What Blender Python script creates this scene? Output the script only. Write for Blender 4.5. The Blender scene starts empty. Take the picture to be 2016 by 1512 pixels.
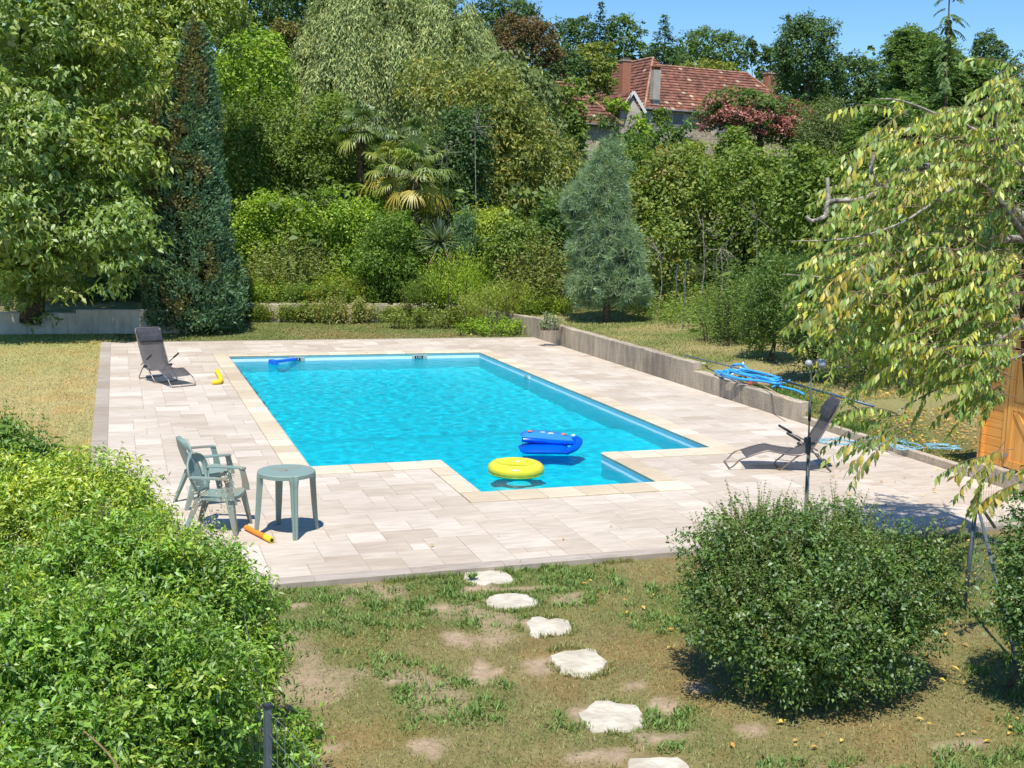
import bpy, math, random
import numpy as np
from mathutils import Matrix, Vector
R = math.radians
random.seed(7)
scene = bpy.context.scene
COL = scene.collection

# ------------------------------------------------------------ camera
CF, CPIT, CROL, CYAW, CH = 2251.4, 0.148705, 0.0250689, 0.334012, 3.6818
cy_, sy_ = math.cos(CYAW), math.sin(CYAW)
FW = np.array([sy_*math.cos(CPIT), cy_*math.cos(CPIT), -math.sin(CPIT)])
RT0 = np.array([cy_, -sy_, 0.0]); UP0 = np.cross(RT0, FW)
RT = math.cos(CROL)*RT0 + math.sin(CROL)*UP0
UP = -math.sin(CROL)*RT0 + math.cos(CROL)*UP0
EYE = np.array([0, 0, CH])
camd = bpy.data.cameras.new('camera'); cam = bpy.data.objects.new('camera', camd); COL.objects.link(cam)
camd.sensor_width = 36; camd.lens = 36*CF/2016; camd.clip_start = 0.1; camd.clip_end = 3000
M = Matrix(((RT[0], UP[0], -FW[0], 0), (RT[1], UP[1], -FW[1], 0), (RT[2], UP[2], -FW[2], CH), (0, 0, 0, 1)))
cam.matrix_world = M
scene.camera = cam

def ray(px, py): return FW + RT*(px-1008)/CF + UP*(756-py)/CF
def at(px, py, d): return EYE + ray(px, py)*d
def gnd(px, py, z=0.0):
    r = ray(px, py); return EYE + r*((z-CH)/r[2])

# ------------------------------------------------------------ world, sun, exposure
SUN_EL, SHADOW_AZ = 66.0, 27.0
world = bpy.data.worlds.new('World'); scene.world = world; world.use_nodes = True
nt = world.node_tree; nt.nodes.clear()
sky = nt.nodes.new('ShaderNodeTexSky'); sky.sky_type = 'NISHITA'; sky.sun_disc = False
sky.sun_elevation = R(SUN_EL); sky.sun_rotation = R(180+SHADOW_AZ); sky.altitude = 600
sky.air_density = 1.0; sky.dust_density = 0.15; sky.ozone_density = 4.0
bg = nt.nodes.new('ShaderNodeBackground'); bg.inputs['Strength'].default_value = 0.13
wo = nt.nodes.new('ShaderNodeOutputWorld')
hs = nt.nodes.new('ShaderNodeHueSaturation'); hs.inputs['Saturation'].default_value = 1.22
hs.inputs['Value'].default_value = 1.0
nt.links.new(sky.outputs[0], hs.inputs['Color'])
nt.links.new(hs.outputs[0], bg.inputs['Color']); nt.links.new(bg.outputs[0], wo.inputs['Surface'])
sd = bpy.data.lights.new('sun', 'SUN'); sd.energy = 4.6; sd.angle = R(0.53); sd.color = (1.0, 0.945, 0.85)
sd.cycles.is_caustics_light = True
sun = bpy.data.objects.new('sun', sd); COL.objects.link(sun)
sv = Vector((math.sin(R(SHADOW_AZ))*math.cos(R(SUN_EL)), math.cos(R(SHADOW_AZ))*math.cos(R(SUN_EL)), -math.sin(R(SUN_EL))))
sun.rotation_euler = sv.to_track_quat('-Z', 'Y').to_euler(); sun.location = (0, -10, 40)
vs = scene.view_settings; vs.view_transform = 'Standard'; vs.look = 'None'; vs.gamma = 1; vs.exposure = 0.42
vs.use_curve_mapping = False
scene.cycles.max_bounces = 7; scene.cycles.diffuse_bounces = 3; scene.cycles.glossy_bounces = 3
scene.cycles.transmission_bounces = 5; scene.cycles.transparent_max_bounces = 8; scene.cycles.volume_bounces = 0
scene.cycles.caustics_reflective = False; scene.cycles.caustics_refractive = True
scene.cycles.use_denoising = True

# ------------------------------------------------------------ helpers
def lin(r, g, b):
    f = lambda c: (c/255/12.92) if c/255 <= .04045 else ((c/255+.055)/1.055)**2.4
    return (f(r), f(g), f(b))

def tagp(o, label=None, cat=None, group=None, kind=None):
    if label: o['label'] = label
    if cat: o['category'] = cat
    if group: o['group'] = group
    if kind: o['kind'] = kind
    return o

def worldloc(o):
    v = Vector((0, 0, 0))
    while o is not None: v = v + o.location; o = o.parent
    return v

def thing(name, label, cat, loc=(0, 0, 0), rz=0.0, group=None, kind=None):
    o = bpy.data.objects.new(name, None); COL.objects.link(o); o.empty_display_size = .1
    o.location = tuple(float(c) for c in loc); o.rotation_euler = (0, 0, rz)
    return tagp(o, label, cat, group, kind)

def link(name, me, parent=None):
    o = bpy.data.objects.new(name, me); COL.objects.link(o)
    if parent is not None: o.parent = parent
    return o

def mk(name, V, F, mat, parent=None, smooth=False, W=False, bevel=0, cols=None, mats=None, fmat=None):
    """one mesh object; W=True: vertices are world coordinates"""
    V = np.array(V, float)
    if W and parent is not None: V = V - np.array(worldloc(parent))
    me = bpy.data.meshes.new(name); me.from_pydata(V.tolist(), [], [list(f) for f in F])
    if mat: me.materials.append(mat)
    for m2 in (mats or []): me.materials.append(m2)
    if fmat is not None: me.polygons.foreach_set('material_index', fmat)
    if cols is not None:
        a = me.color_attributes.new('col', 'FLOAT_COLOR', 'POINT')
        c = np.ones((len(V), 4)); c[:, :3] = cols; a.data.foreach_set('color', c.ravel())
    if smooth: me.polygons.foreach_set('use_smooth', [True]*len(me.polygons))
    me.update()
    o = link(name, me, parent)
    if bevel:
        b = o.modifiers.new('bevel', 'BEVEL'); b.width = bevel; b.segments = 2; b.limit_method = 'ANGLE'
    return o

class MB:
    def __init__(s): s.V = []; s.F = []
    def add(s, V, F):
        n = len(s.V); s.V += [tuple(v) for v in V]; s.F += [tuple(i+n for i in f) for f in F]; return s
    def box(s, c, size, rz=0.0, tilt=None):
        hx, hy, hz = size[0]/2, size[1]/2, size[2]/2
        P = [(-hx, -hy, -hz), (hx, -hy, -hz), (hx, hy, -hz), (-hx, hy, -hz), (-hx, -hy, hz), (hx, -hy, hz), (hx, hy, hz), (-hx, hy, hz)]
        m = Matrix.Rotation(rz, 3, 'Z')
        if tilt is not None: m = m @ tilt
        P = [tuple(Vector(c)+m @ Vector(p)) for p in P]
        return s.add(P, [(0, 3, 2, 1), (4, 5, 6, 7), (0, 1, 5, 4), (1, 2, 6, 5), (2, 3, 7, 6), (3, 0, 4, 7)])
    def beam(s, a, b, w, h):
        a = Vector(a); b = Vector(b); d = (b-a); L = d.length
        q = d.to_track_quat('X', 'Z').to_matrix()
        return s.box(tuple((a+b)/2), (L, w, h), 0, q)
    def prism(s, poly, z0, z1):
        n = len(poly)
        P = [(x, y, z0) for x, y in poly]+[(x, y, z1) for x, y in poly]
        return s.add(P, [tuple(range(n-1, -1, -1)), tuple(range(n, 2*n))]+[(i, (i+1) % n, n+(i+1) % n, n+i) for i in range(n)])
    def tube(s, pts, r, n=8, cap=True, flat=1.0):
        pts = [Vector(p) for p in pts]; k = len(pts)
        rr = r if isinstance(r, (list, tuple, np.ndarray)) else [r]*k
        P = []; up = Vector((0, 0, 1)); prev = None
        for i, p in enumerate(pts):
            t = (pts[min(i+1, k-1)]-pts[max(i-1, 0)])
            if t.length < 1e-9: t = Vector((0, 0, 1))
            t.normalize()
            if prev is None:
                a = t.cross(up if abs(t.z) < .95 else Vector((1, 0, 0)))
            else: a = prev - t*prev.dot(t)
            if a.length < 1e-6: a = t.cross(Vector((1, 0, 0)))
            a.normalize(); prev = a; b = t.cross(a)
            for j in range(n):
                th = 2*math.pi*j/n; P.append(p+(a*math.cos(th)+b*math.sin(th)*flat)*rr[i])
        F = [(i*n+j, i*n+(j+1) % n, (i+1)*n+(j+1) % n, (i+1)*n+j) for i in range(k-1) for j in range(n)]
        if cap: F += [tuple(range(n-1, -1, -1)), tuple((k-1)*n+j for j in range(n))]
        return s.add(P, F)
    def sphere(s, c, r, nu=12, nv=8, sc=(1, 1, 1)):
        P = []; F = []
        for i in range(nv+1):
            ph = math.pi*i/nv
            for j in range(nu):
                th = 2*math.pi*j/nu
                P.append((c[0]+r*sc[0]*math.sin(ph)*math.cos(th), c[1]+r*sc[1]*math.sin(ph)*math.sin(th), c[2]+r*sc[2]*math.cos(ph)))
        for i in range(nv):
            for j in range(nu):
                F.append((i*nu+j, (i+1)*nu+j, (i+1)*nu+(j+1) % nu, i*nu+(j+1) % nu))
        return s.add(P, F)
    def build(s, name, mat, parent=None, **k): return mk(name, s.V, s.F, mat, parent, **k)

def smoothpath(pts, sub=6, closed=False):
    P = [np.array(p, float) for p in pts]; out = []; n = len(P)
    rng_ = range(n if closed else n-1)
    for i in rng_:
        p0 = P[(i-1) % n] if closed or i > 0 else P[0]; p1 = P[i]; p2 = P[(i+1) % n]
        p3 = P[(i+2) % n] if closed or i+2 < n else P[-1]
        for t in np.linspace(0, 1, sub, endpoint=False):
            out.append(.5*((2*p1)+(-p0+p2)*t+(2*p0-5*p1+4*p2-p3)*t*t+(-p0+3*p1-3*p2+p3)*t**3))
    if not closed: out.append(P[-1])
    return out

# value noise in numpy
_rn = np.random.RandomState(3); _tab = _rn.rand(256, 256)
def vnoise(x, y):
    xi = np.floor(x).astype(int); yi = np.floor(y).astype(int); fx = x-xi; fy = y-yi
    fx = fx*fx*(3-2*fx); fy = fy*fy*(3-2*fy)
    g = lambda i, j: _tab[i % 256, j % 256]
    return (g(xi, yi)*(1-fx)+g(xi+1, yi)*fx)*(1-fy)+(g(xi, yi+1)*(1-fx)+g(xi+1, yi+1)*fx)*fy
def fbm(x, y, o=4):
    s = 0; a = .5; t = 0
    for k in range(o): s = s+a*vnoise(x*2**k+17.3*k, y*2**k+5.1*k); t += a; a *= .5
    return s/t

# ------------------------------------------------------------ materials
def newmat(name):
    m = bpy.data.materials.new(name); m.use_nodes = True; m.node_tree.nodes.clear(); return m, m.node_tree
def N(t, typ, **k):
    n = t.nodes.new(typ)
    for a, v in k.items():
        if a.startswith('i_'):
            n.inputs[a[2:].replace('_', ' ')].default_value = v
        else: setattr(n, a, v)
    return n
def pbr(name, col, rough=.6, spec=.5, metal=0, var=.15, scale=8, bump=0.0, bscale=40, col2=None, coords='Object', trans=0, alpha=1, ramp=(.35, .65), stretch=(1, 1, 1), attr=False):
    m, t = newmat(name)
    o = N(t, 'ShaderNodeOutputMaterial'); p = N(t, 'ShaderNodeBsdfPrincipled')
    p.inputs['Roughness'].default_value = rough; p.inputs['Metallic'].default_value = metal
    p.inputs['Specular IOR Level'].default_value = spec; p.inputs['Transmission Weight'].default_value = trans
    p.inputs['Alpha'].default_value = alpha
    tc = N(t, 'ShaderNodeTexCoord'); mp = N(t, 'ShaderNodeMapping'); mp.inputs['Scale'].default_value = stretch
    if coords == 'World':
        ge = N(t, 'ShaderNodeNewGeometry'); t.links.new(ge.outputs['Position'], mp.inputs['Vector'])
    else: t.links.new(tc.outputs[coords], mp.inputs['Vector'])
    nz = N(t, 'ShaderNodeTexNoise', i_Scale=scale, i_Detail=6.0, i_Roughness=.6); t.links.new(mp.outputs[0], nz.inputs['Vector'])
    cr = N(t, 'ShaderNodeValToRGB'); cr.color_ramp.elements[0].position = ramp[0]; cr.color_ramp.elements[1].position = ramp[1]
    c2 = col2 or tuple(c*(1-var*2) for c in col)
    c1 = col if col2 else tuple(min(1, c*(1+var)) for c in col)
    cr.color_ramp.elements[0].color = (*c2, 1); cr.color_ramp.elements[1].color = (*c1, 1)
    t.links.new(nz.outputs['Fac'], cr.inputs[0])
    src = cr.outputs[0]
    if attr:
        at_ = N(t, 'ShaderNodeAttribute', attribute_name='col')
        mx = N(t, 'ShaderNodeMix', data_type='RGBA', blend_type='MULTIPLY'); mx.inputs[0].default_value = 1
        t.links.new(src, mx.inputs[6]); t.links.new(at_.outputs['Color'], mx.inputs[7]); src = mx.outputs[2]
    t.links.new(src, p.inputs['Base Color'])
    if bump:
        nb = N(t, 'ShaderNodeTexNoise', i_Scale=bscale, i_Detail=5.0); t.links.new(mp.outputs[0], nb.inputs['Vector'])
        bp = N(t, 'ShaderNodeBump', i_Strength=bump, i_Distance=.02); t.links.new(nb.outputs['Fac'], bp.inputs['Height'])
        t.links.new(bp.outputs[0], p.inputs['Normal'])
    t.links.new(p.outputs[0], o.inputs['Surface'])
    return m

def leafmat(name, trans=.35, gloss=.06, rough=.35, tint=(1.15, 1.2, .55)):
    m, t = newmat(name)
    o = N(t, 'ShaderNodeOutputMaterial'); a = N(t, 'ShaderNodeAttribute', attribute_name='col')
    d = N(t, 'ShaderNodeBsdfDiffuse'); tr = N(t, 'ShaderNodeBsdfTranslucent'); g = N(t, 'ShaderNodeBsdfGlossy', i_Roughness=rough)
    g.inputs['Color'].default_value = (.9, .95, 1, 1)
    mt = N(t, 'ShaderNodeMix', data_type='RGBA', blend_type='MULTIPLY'); mt.inputs[0].default_value = 1
    mt.inputs[7].default_value = (*tint, 1)
    t.links.new(a.outputs['Color'], mt.inputs[6]); t.links.new(a.outputs['Color'], d.inputs['Color'])
    t.links.new(mt.outputs[2], tr.inputs['Color'])
    m1 = N(t, 'ShaderNodeMixShader'); m1.inputs[0].default_value = trans
    t.links.new(d.outputs[0], m1.inputs[1]); t.links.new(tr.outputs[0], m1.inputs[2])
    m2 = N(t, 'ShaderNodeMixShader'); m2.inputs[0].default_value = gloss
    t.links.new(m1.outputs[0], m2.inputs[1]); t.links.new(g.outputs[0], m2.inputs[2])
    t.links.new(m2.outputs[0], o.inputs['Surface'])
    return m
LEAF = leafmat('leaf', .38, .025, .6); LEAF_GLOSSY = leafmat('glossy_leaf', .36, .05, .5); LEAF_DULL = leafmat('dull_leaf', .28, .015, .6)
BARK = pbr('bark', (.13, .1, .075), .9, .2, var=.35, scale=14, bump=.6, bscale=30)
BARK_PALE = pbr('pale_bark', (.34, .31, .26), .9, .2, var=.4, scale=16, bump=.6, bscale=40)

# ------------------------------------------------------------ leaves
def unit(a): return a/np.maximum(np.linalg.norm(a, axis=1, keepdims=True), 1e-9)
def leafmesh(name, P, D, Nn, L, Wd, C, mat, parent, fold=.12, shape=.45, W=True, kind=None):
    n = len(P); D = unit(D); S = unit(np.cross(D, Nn)); Nv = np.cross(S, D)
    L = np.broadcast_to(L, (n,))[:, None]; Wd = np.broadcast_to(Wd, (n,))[:, None]
    V = np.empty((n, 4, 3), np.float32)
    V[:, 0] = P; V[:, 1] = P+D*L*shape+S*Wd*.5+Nv*L*fold; V[:, 2] = P+D*L; V[:, 3] = P+D*L*shape-S*Wd*.5+Nv*L*fold
    if W and parent is not None: V -= np.array(worldloc(parent), np.float32)
    me = bpy.data.meshes.new(name)
    me.vertices.add(4*n); me.vertices.foreach_set('co', V.ravel())
    me.loops.add(4*n); me.loops.foreach_set('vertex_index', np.arange(4*n, dtype=np.int32))
    me.polygons.add(n); me.polygons.foreach_set('loop_start', np.arange(0, 4*n, 4, dtype=np.int32))
    a = me.color_attributes.new('col', 'BYTE_COLOR', 'POINT')
    c = np.ones((n, 4, 4), np.float32); c[:, :, :3] = np.clip(C, 0, 1)[:, None, :]
    a.data.foreach_set('color', c.ravel())
    me.materials.append(mat); me.update(calc_edges=True)
    o = link(name, me, parent)
    if kind: o['kind'] = kind
    return o

LEAF_GAIN = (1.50, 1.60, 1.08)
def rdir(rng, n):
    return unit(rng.normal(size=(n, 3)))
def palette(rng, pal, nc, idx, jit=.35, br=.16):
    """pal: list of (r,g,b,weight); idx: clump of every leaf"""
    w = np.array([p[3] for p in pal], float); w /= w.sum(); c = np.array([p[:3] for p in pal])
    cc = c[rng.choice(len(pal), nc, p=w)]; cl = c[rng.choice(len(pal), len(idx), p=w)]
    cc = cc*(1+rng.normal(size=(nc, 1))*br*.6)
    out = cc[idx]*(1-jit)+cl*jit
    return np.clip(out*np.array(LEAF_GAIN)*(1+rng.normal(size=(len(idx), 1))*br), .004, 1)

def broad(rng, lobes, nc, per, L, pal, Wr=.5, cr=.3, droop=.3, facing=True, inner=.12, updir=.35, rnd=.6, flat=.75, low=.35, shell=(.70, 1.08)):
    """clumps of leaves on the surfaces of overlapping lobes"""
    lo = np.array(lobes, float); area = (lo[:, 3]*lo[:, 4]+lo[:, 4]*lo[:, 5]+lo[:, 3]*lo[:, 5]); pr = area/area.sum()
    Pc = np.zeros((0, 3)); Dc = np.zeros((0, 3))
    while len(Pc) < nc:
        m = nc*3; k = rng.choice(len(lo), m, p=pr); d = rdir(rng, m)
        rad_ = rng.uniform(*shell, size=(m, 1)); an_ = np.arctan2(d[:, 1], d[:, 0]); rad_ = rad_*(1+.6*(fbm(an_*1.6+k*3.7+9, d[:, 2]*2.4+k*1.3+5, 2)-.55))[:, None]; rad_ = np.where(rng.rand(m, 1) < .16, rng.uniform(shell[1], shell[1]+.16, (m, 1)), rad_)
        p = lo[k, :3]+d*lo[k, 3:6]*rad_
        ok = rng.rand(m) < np.where(d[:, 2] < -.35, low, 1)
        if facing:
            tc = unit(EYE[None]-lo[k, :3]); ok &= rng.rand(m) < np.where((d*tc).sum(1) < -.25, .22, 1)
        for j in range(len(lo)):
            q = (p-lo[j, :3])/lo[j, 3:6]; ok &= ~((np.linalg.norm(q, axis=1) < .72) & (k != j))
        Pc = np.vstack([Pc, p[ok]]); Dc = np.vstack([Dc, d[ok]])
    Pc = Pc[:nc]; Dc = Dc[:nc]
    idx = np.repeat(np.arange(nc), per); n = len(idx)
    crs = cr*rng.uniform(.4, 1.5, nc)
    d2 = unit(rdir(rng, n)+Dc[idx]*.55+np.array([0, 0, .3]))
    P = Pc[idx]+d2*(crs[idx]*rng.rand(n)**.45)[:, None]*np.array([1, 1, flat])
    Nn = unit(d2*.6+np.array([0, 0, updir])+rdir(rng, n)*rnd)
    D = rdir(rng, n)+d2*.5; D = D-Nn*(D*Nn).sum(1, keepdims=True)*.8; D = unit(D)-np.array([0, 0, droop])
    Ls = L*rng.uniform(.65, 1.3, n); Wd = Ls*Wr*rng.uniform(.8, 1.2, n)
    C = palette(rng, pal, nc, idx)
    if inner > 0:
        ni = int(n*inner*.7); k = rng.choice(len(lo), ni, p=pr)
        Pi = lo[k, :3]+rdir(rng, ni)*lo[k, 3:6]*rng.uniform(.45, .8, (ni, 1))
        P = np.vstack([P, Pi]); D = np.vstack([D, rdir(rng, ni)]); Nn = np.vstack([Nn, rdir(rng, ni)])
        Li = np.full(ni, L*1.35); Ls = np.r_[Ls, Li]; Wd = np.r_[Wd, Li*.8]
        C = np.vstack([C, palette(rng, pal, ni, np.arange(ni))])
    return P, D, Nn, Ls, Wd, C

def autolobes(rng, c, r, n=8, f=.5):
    """uneven set of lobes that fill an ellipsoid c, r"""
    out = [(c[0], c[1], c[2], r[0]*.72, r[1]*.72, r[2]*.74)]
    for i in range(n):
        a = 2*math.pi*(i+.5*rng.rand())/n*1.0; el = rng.uniform(-.55, .95)
        ff = f*rng.uniform(.7, 1.15)
        k = math.cos(el*1.1)
        out.append((c[0]+r[0]*(1-ff)*k*math.cos(a), c[1]+r[1]*(1-ff)*k*math.sin(a), c[2]+r[2]*(1-ff*.9)*math.sin(el*1.3), r[0]*ff, r[1]*ff, r[2]*ff*.95))
    return out

# ============================================================ GROUND
PX0, PX1, PY0, PY1 = 2.55, 9.05, 16.1, 28.8          # pool inside
RX0, RX1, RY0 = 4.5, 7.1, 14.1                       # stair recess
TX0, TX1, TY0, TY1 = -0.2, 11.8, 11.2, 32.0          # terrace inside its edging
WATER_Z = -0.15

def green_amt(x, y):
    """how green (1) or dry (0) the lawn is"""
    g = fbm(x*.55+3, y*.55+9, 4)
    g = g+.16*(fbm(x*3.3, y*3.3, 3)-.5)
    return np.clip((g-.40)/.20, 0, 1)
BARE = [(gnd(px, py)[0], gnd(px, py)[1], rx, ry) for px, py, rx, ry in
        [(900, 1240, .14, .2), (940, 1310, .16, .22), (1060, 1215, .16, .12), (1070, 1300, .2, .14), (1155, 1400, .1, .2),
         (610, 1325, .13, .1), (650, 1460, .14, .12), (850, 1455, .12, .14), (1200, 1470, .28, .1), (1310, 1380, .12, .18),
         (1480, 1420, .14, .09), (930, 1150, .22, .12), (1010, 1150, .4, .06), (860, 1185, .14, .1), (790, 1330, .1, .06),
         (1130, 1160, .12, .1), (1250, 1340, .1, .1), (590, 1180, .12, .08), (1900, 1450, .2, .1), (1380, 1345, .12, .1), (1290, 1440, .25, .1)]]
def bare_amt(x, y):
    b = np.zeros_like(x)
    for cx, cy, rx, ry in BARE:
        d = np.sqrt(((x-cx)/rx)**2+((y-cy)/ry)**2)+(fbm(x*6, y*6, 3)-.5)*1.6
        b = np.maximum(b, np.clip((1.1-d)*2.5, 0, 1))
    s = fbm(x*1.3+40, y*1.3, 5)
    b = np.maximum(b, np.clip((s-.62)*9, 0, .7)*(y < 11.2))
    return b
DRY = np.array([.36, .30, .13]); GRN = np.array([.18, .225, .065]); EARTH = np.array([.44, .33, .22])
def lawn_col(x, y):
    g = green_amt(x, y)[:, None]; far = np.clip((y-30)/3, 0, 1)[:, None]
    left = ((x < 0) & (y > 12))[:, None]
    dry = DRY*(1-.5*fbm(x*3, y*3, 3)[:, None]*.5)
    gg = np.clip(g*np.where(left, .35, 1.0)+far*.45, 0, 1)
    c = (dry*(1-gg*.8)+GRN*gg*.8)*np.where(left, 1.38, .80)
    rd = np.clip((fbm(x*2.1+11, y*2.1+3, 4)-.5)*5, 0, .7)[:, None]; c = c*(1-rd)+c*np.array([1.12, .93, .88])*rd
    b = bare_amt(x, y)[:, None]
    c = c*(1-b)+EARTH*(.85+.3*fbm(x*9, y*9, 3)[:, None])*b
    return c*(.82+.36*fbm(x*14, y*14, 3)[:, None])

soilmat = pbr('lawn_soil', (.95, .95, .95), .95, .1, var=.12, scale=22, bump=.9, bscale=70, coords='World', attr=True)
def sheet(name, xs, ys, z, skip=None):
    X, Y = np.meshgrid(xs, ys); X = X.ravel(); Y = Y.ravel(); Z = z(X, Y) if callable(z) else np.full_like(X, z)
    nx, ny = len(xs), len(ys); F = []
    for j in range(ny-1):
        for i in range(nx-1):
            mx = (xs[i]+xs[i+1])/2; my = (ys[j]+ys[j+1])/2
            if skip and skip(mx, my): continue
            a = j*nx+i; F.append((a, a+1, a+nx+1, a+nx))
    return np.c_[X, Y, Z], F, X, Y
# near lawn, low lawn round the terrace (hole for the terrace body)
xs = np.unique(np.r_[-500, -200, -80, np.arange(-40, -8, 4), np.arange(-8, -.449, .1), -.45, np.arange(-.4, 11.8, .1), 11.8, 11.9, np.arange(12.0, 16, .25), np.arange(16, 60, 4), 60, 120, 300, 600].round(3))
ys = np.unique(np.r_[-400, -100, -30, -8, 0, 3, np.arange(5, 10.99, .1), 11.0, np.arange(12, 32, .5), 32.15, np.arange(32.25, 38, .25), 38.5].round(3))
def lawn_z(x, y):
    near = y < 11.05
    base = np.where(near, -.055, -.02)
    return base+(fbm(x*2, y*2, 3)-.5)*np.where(near & (y > 3), .035, .015)*np.clip((11.0-y)/.3+(y > 11.05), 0, 1)
V, F, X, Y = sheet('lawn', xs, ys, lawn_z, lambda x, y: (-.45 < x < 11.8 and 11.0 < y < 32.15) or (x > 11.9 and y > 10.0) or False)
# keep the vertical gap at the terrace edge closed: the terrace body goes down to -0.4
lawn = mk('lawn', V, F, soilmat, cols=lawn_col(X, Y)); lawn['kind'] = 'structure'

# hillside: starts at the walls, one fan-shaped sheet to the horizon
WALLP = [(-28, 36.2), (-10, 35.0), (-3.1, 34.55), (1.2, 34.3), (2.6, 34.25), (2.72, 37.75), (5.92, 37.4), (7.96, 37.1), (10.08, 36.9), (11.28, 35.8), (11.87, 33.0), (11.9, 32.2), (11.9, 27), (11.9, 22.05), (11.9, 21.95), (11.9, 17.85), (11.9, 17.75), (11.9, 13.4), (11.9, 10.0)]
def uf(x, y): return x*FW[0]/math.cos(CPIT)+y*FW[1]/math.cos(CPIT)
def terrain(x, y):
    x = np.asarray(x, float); y = np.asarray(y, float); u = uf(x, y)
    back = np.interp(u, [34, 38, 44, 52, 70, 95, 130, 180, 260, 420, 900], [.50, .62, 1.1, 2.1, 4.6, 8.2, 12.5, 18.5, 27, 36, 38])
    lat = x*RT0[0]+y*RT0[1]
    back = back+np.clip((u-60)/60, 0, 1)*np.clip((-lat+5)/60, 0, 1)*9
    side = np.interp(y, [10, 13, 17.75, 17.85, 21.95, 22.05, 30, 36], [-.03, .06, .10, .31, .33, .49, .50, .52])+np.clip(x-12, 0, 30)*.045
    w = np.clip((u-31)/6, 0, 1)
    return side*(1-w)+np.maximum(back, side)*w
cam_dir = []
bp = []
for (a, b) in zip(WALLP[:-1], WALLP[1:]):
    a = np.array(a, float); b = np.array(b, float); n = max(1, int(np.linalg.norm(b-a)/.5))
    for k in range(n): bp.append(a+(b-a)*k/n)
bp.append(np.array(WALLP[-1], float)); bp = np.array(bp)
tt = np.linspace(0, 1, len(bp)); ang = np.interp(tt, [0, .33, .5, .62, 1], [R(125), R(97), R(72), R(30), R(-5)])
dr = np.r_[0, .12, .3, .6, 1, 1.5, 2.2, 3, 4, 5.5, 7, 9, 12, 15, 19, 24, 30, 38, 48, 60, 76, 95, 120, 150, 190, 240, 320, 450, 700, 1100]
P = []; F = []
for i, b in enumerate(bp):
    for r_ in dr: P.append((b[0]+math.cos(ang[i])*r_, b[1]+math.sin(ang[i])*r_))
P = np.array(P); Z = terrain(P[:, 0], P[:, 1])
rr_ = np.tile(dr, len(bp)); Z = Z+(fbm(P[:, 0]*1.5, P[:, 1]*1.5, 3)-.5)*.12*np.clip(rr_/1.0, 0, 1)
k = len(dr)
F = [(i*k+j, (i+1)*k+j, (i+1)*k+j+1, i*k+j+1) for i in range(len(bp)-1) for j in range(k-1)]
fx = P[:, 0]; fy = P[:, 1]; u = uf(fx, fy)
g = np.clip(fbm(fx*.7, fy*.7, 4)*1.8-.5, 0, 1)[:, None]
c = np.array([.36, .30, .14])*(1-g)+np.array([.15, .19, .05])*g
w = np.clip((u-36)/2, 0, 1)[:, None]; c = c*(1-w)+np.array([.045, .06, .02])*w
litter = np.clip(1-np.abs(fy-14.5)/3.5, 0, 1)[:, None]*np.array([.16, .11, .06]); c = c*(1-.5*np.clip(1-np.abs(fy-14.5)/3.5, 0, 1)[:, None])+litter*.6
hill = mk('hillside', np.c_[P, Z], F, soilmat, cols=c); hill['kind'] = 'structure'

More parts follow.
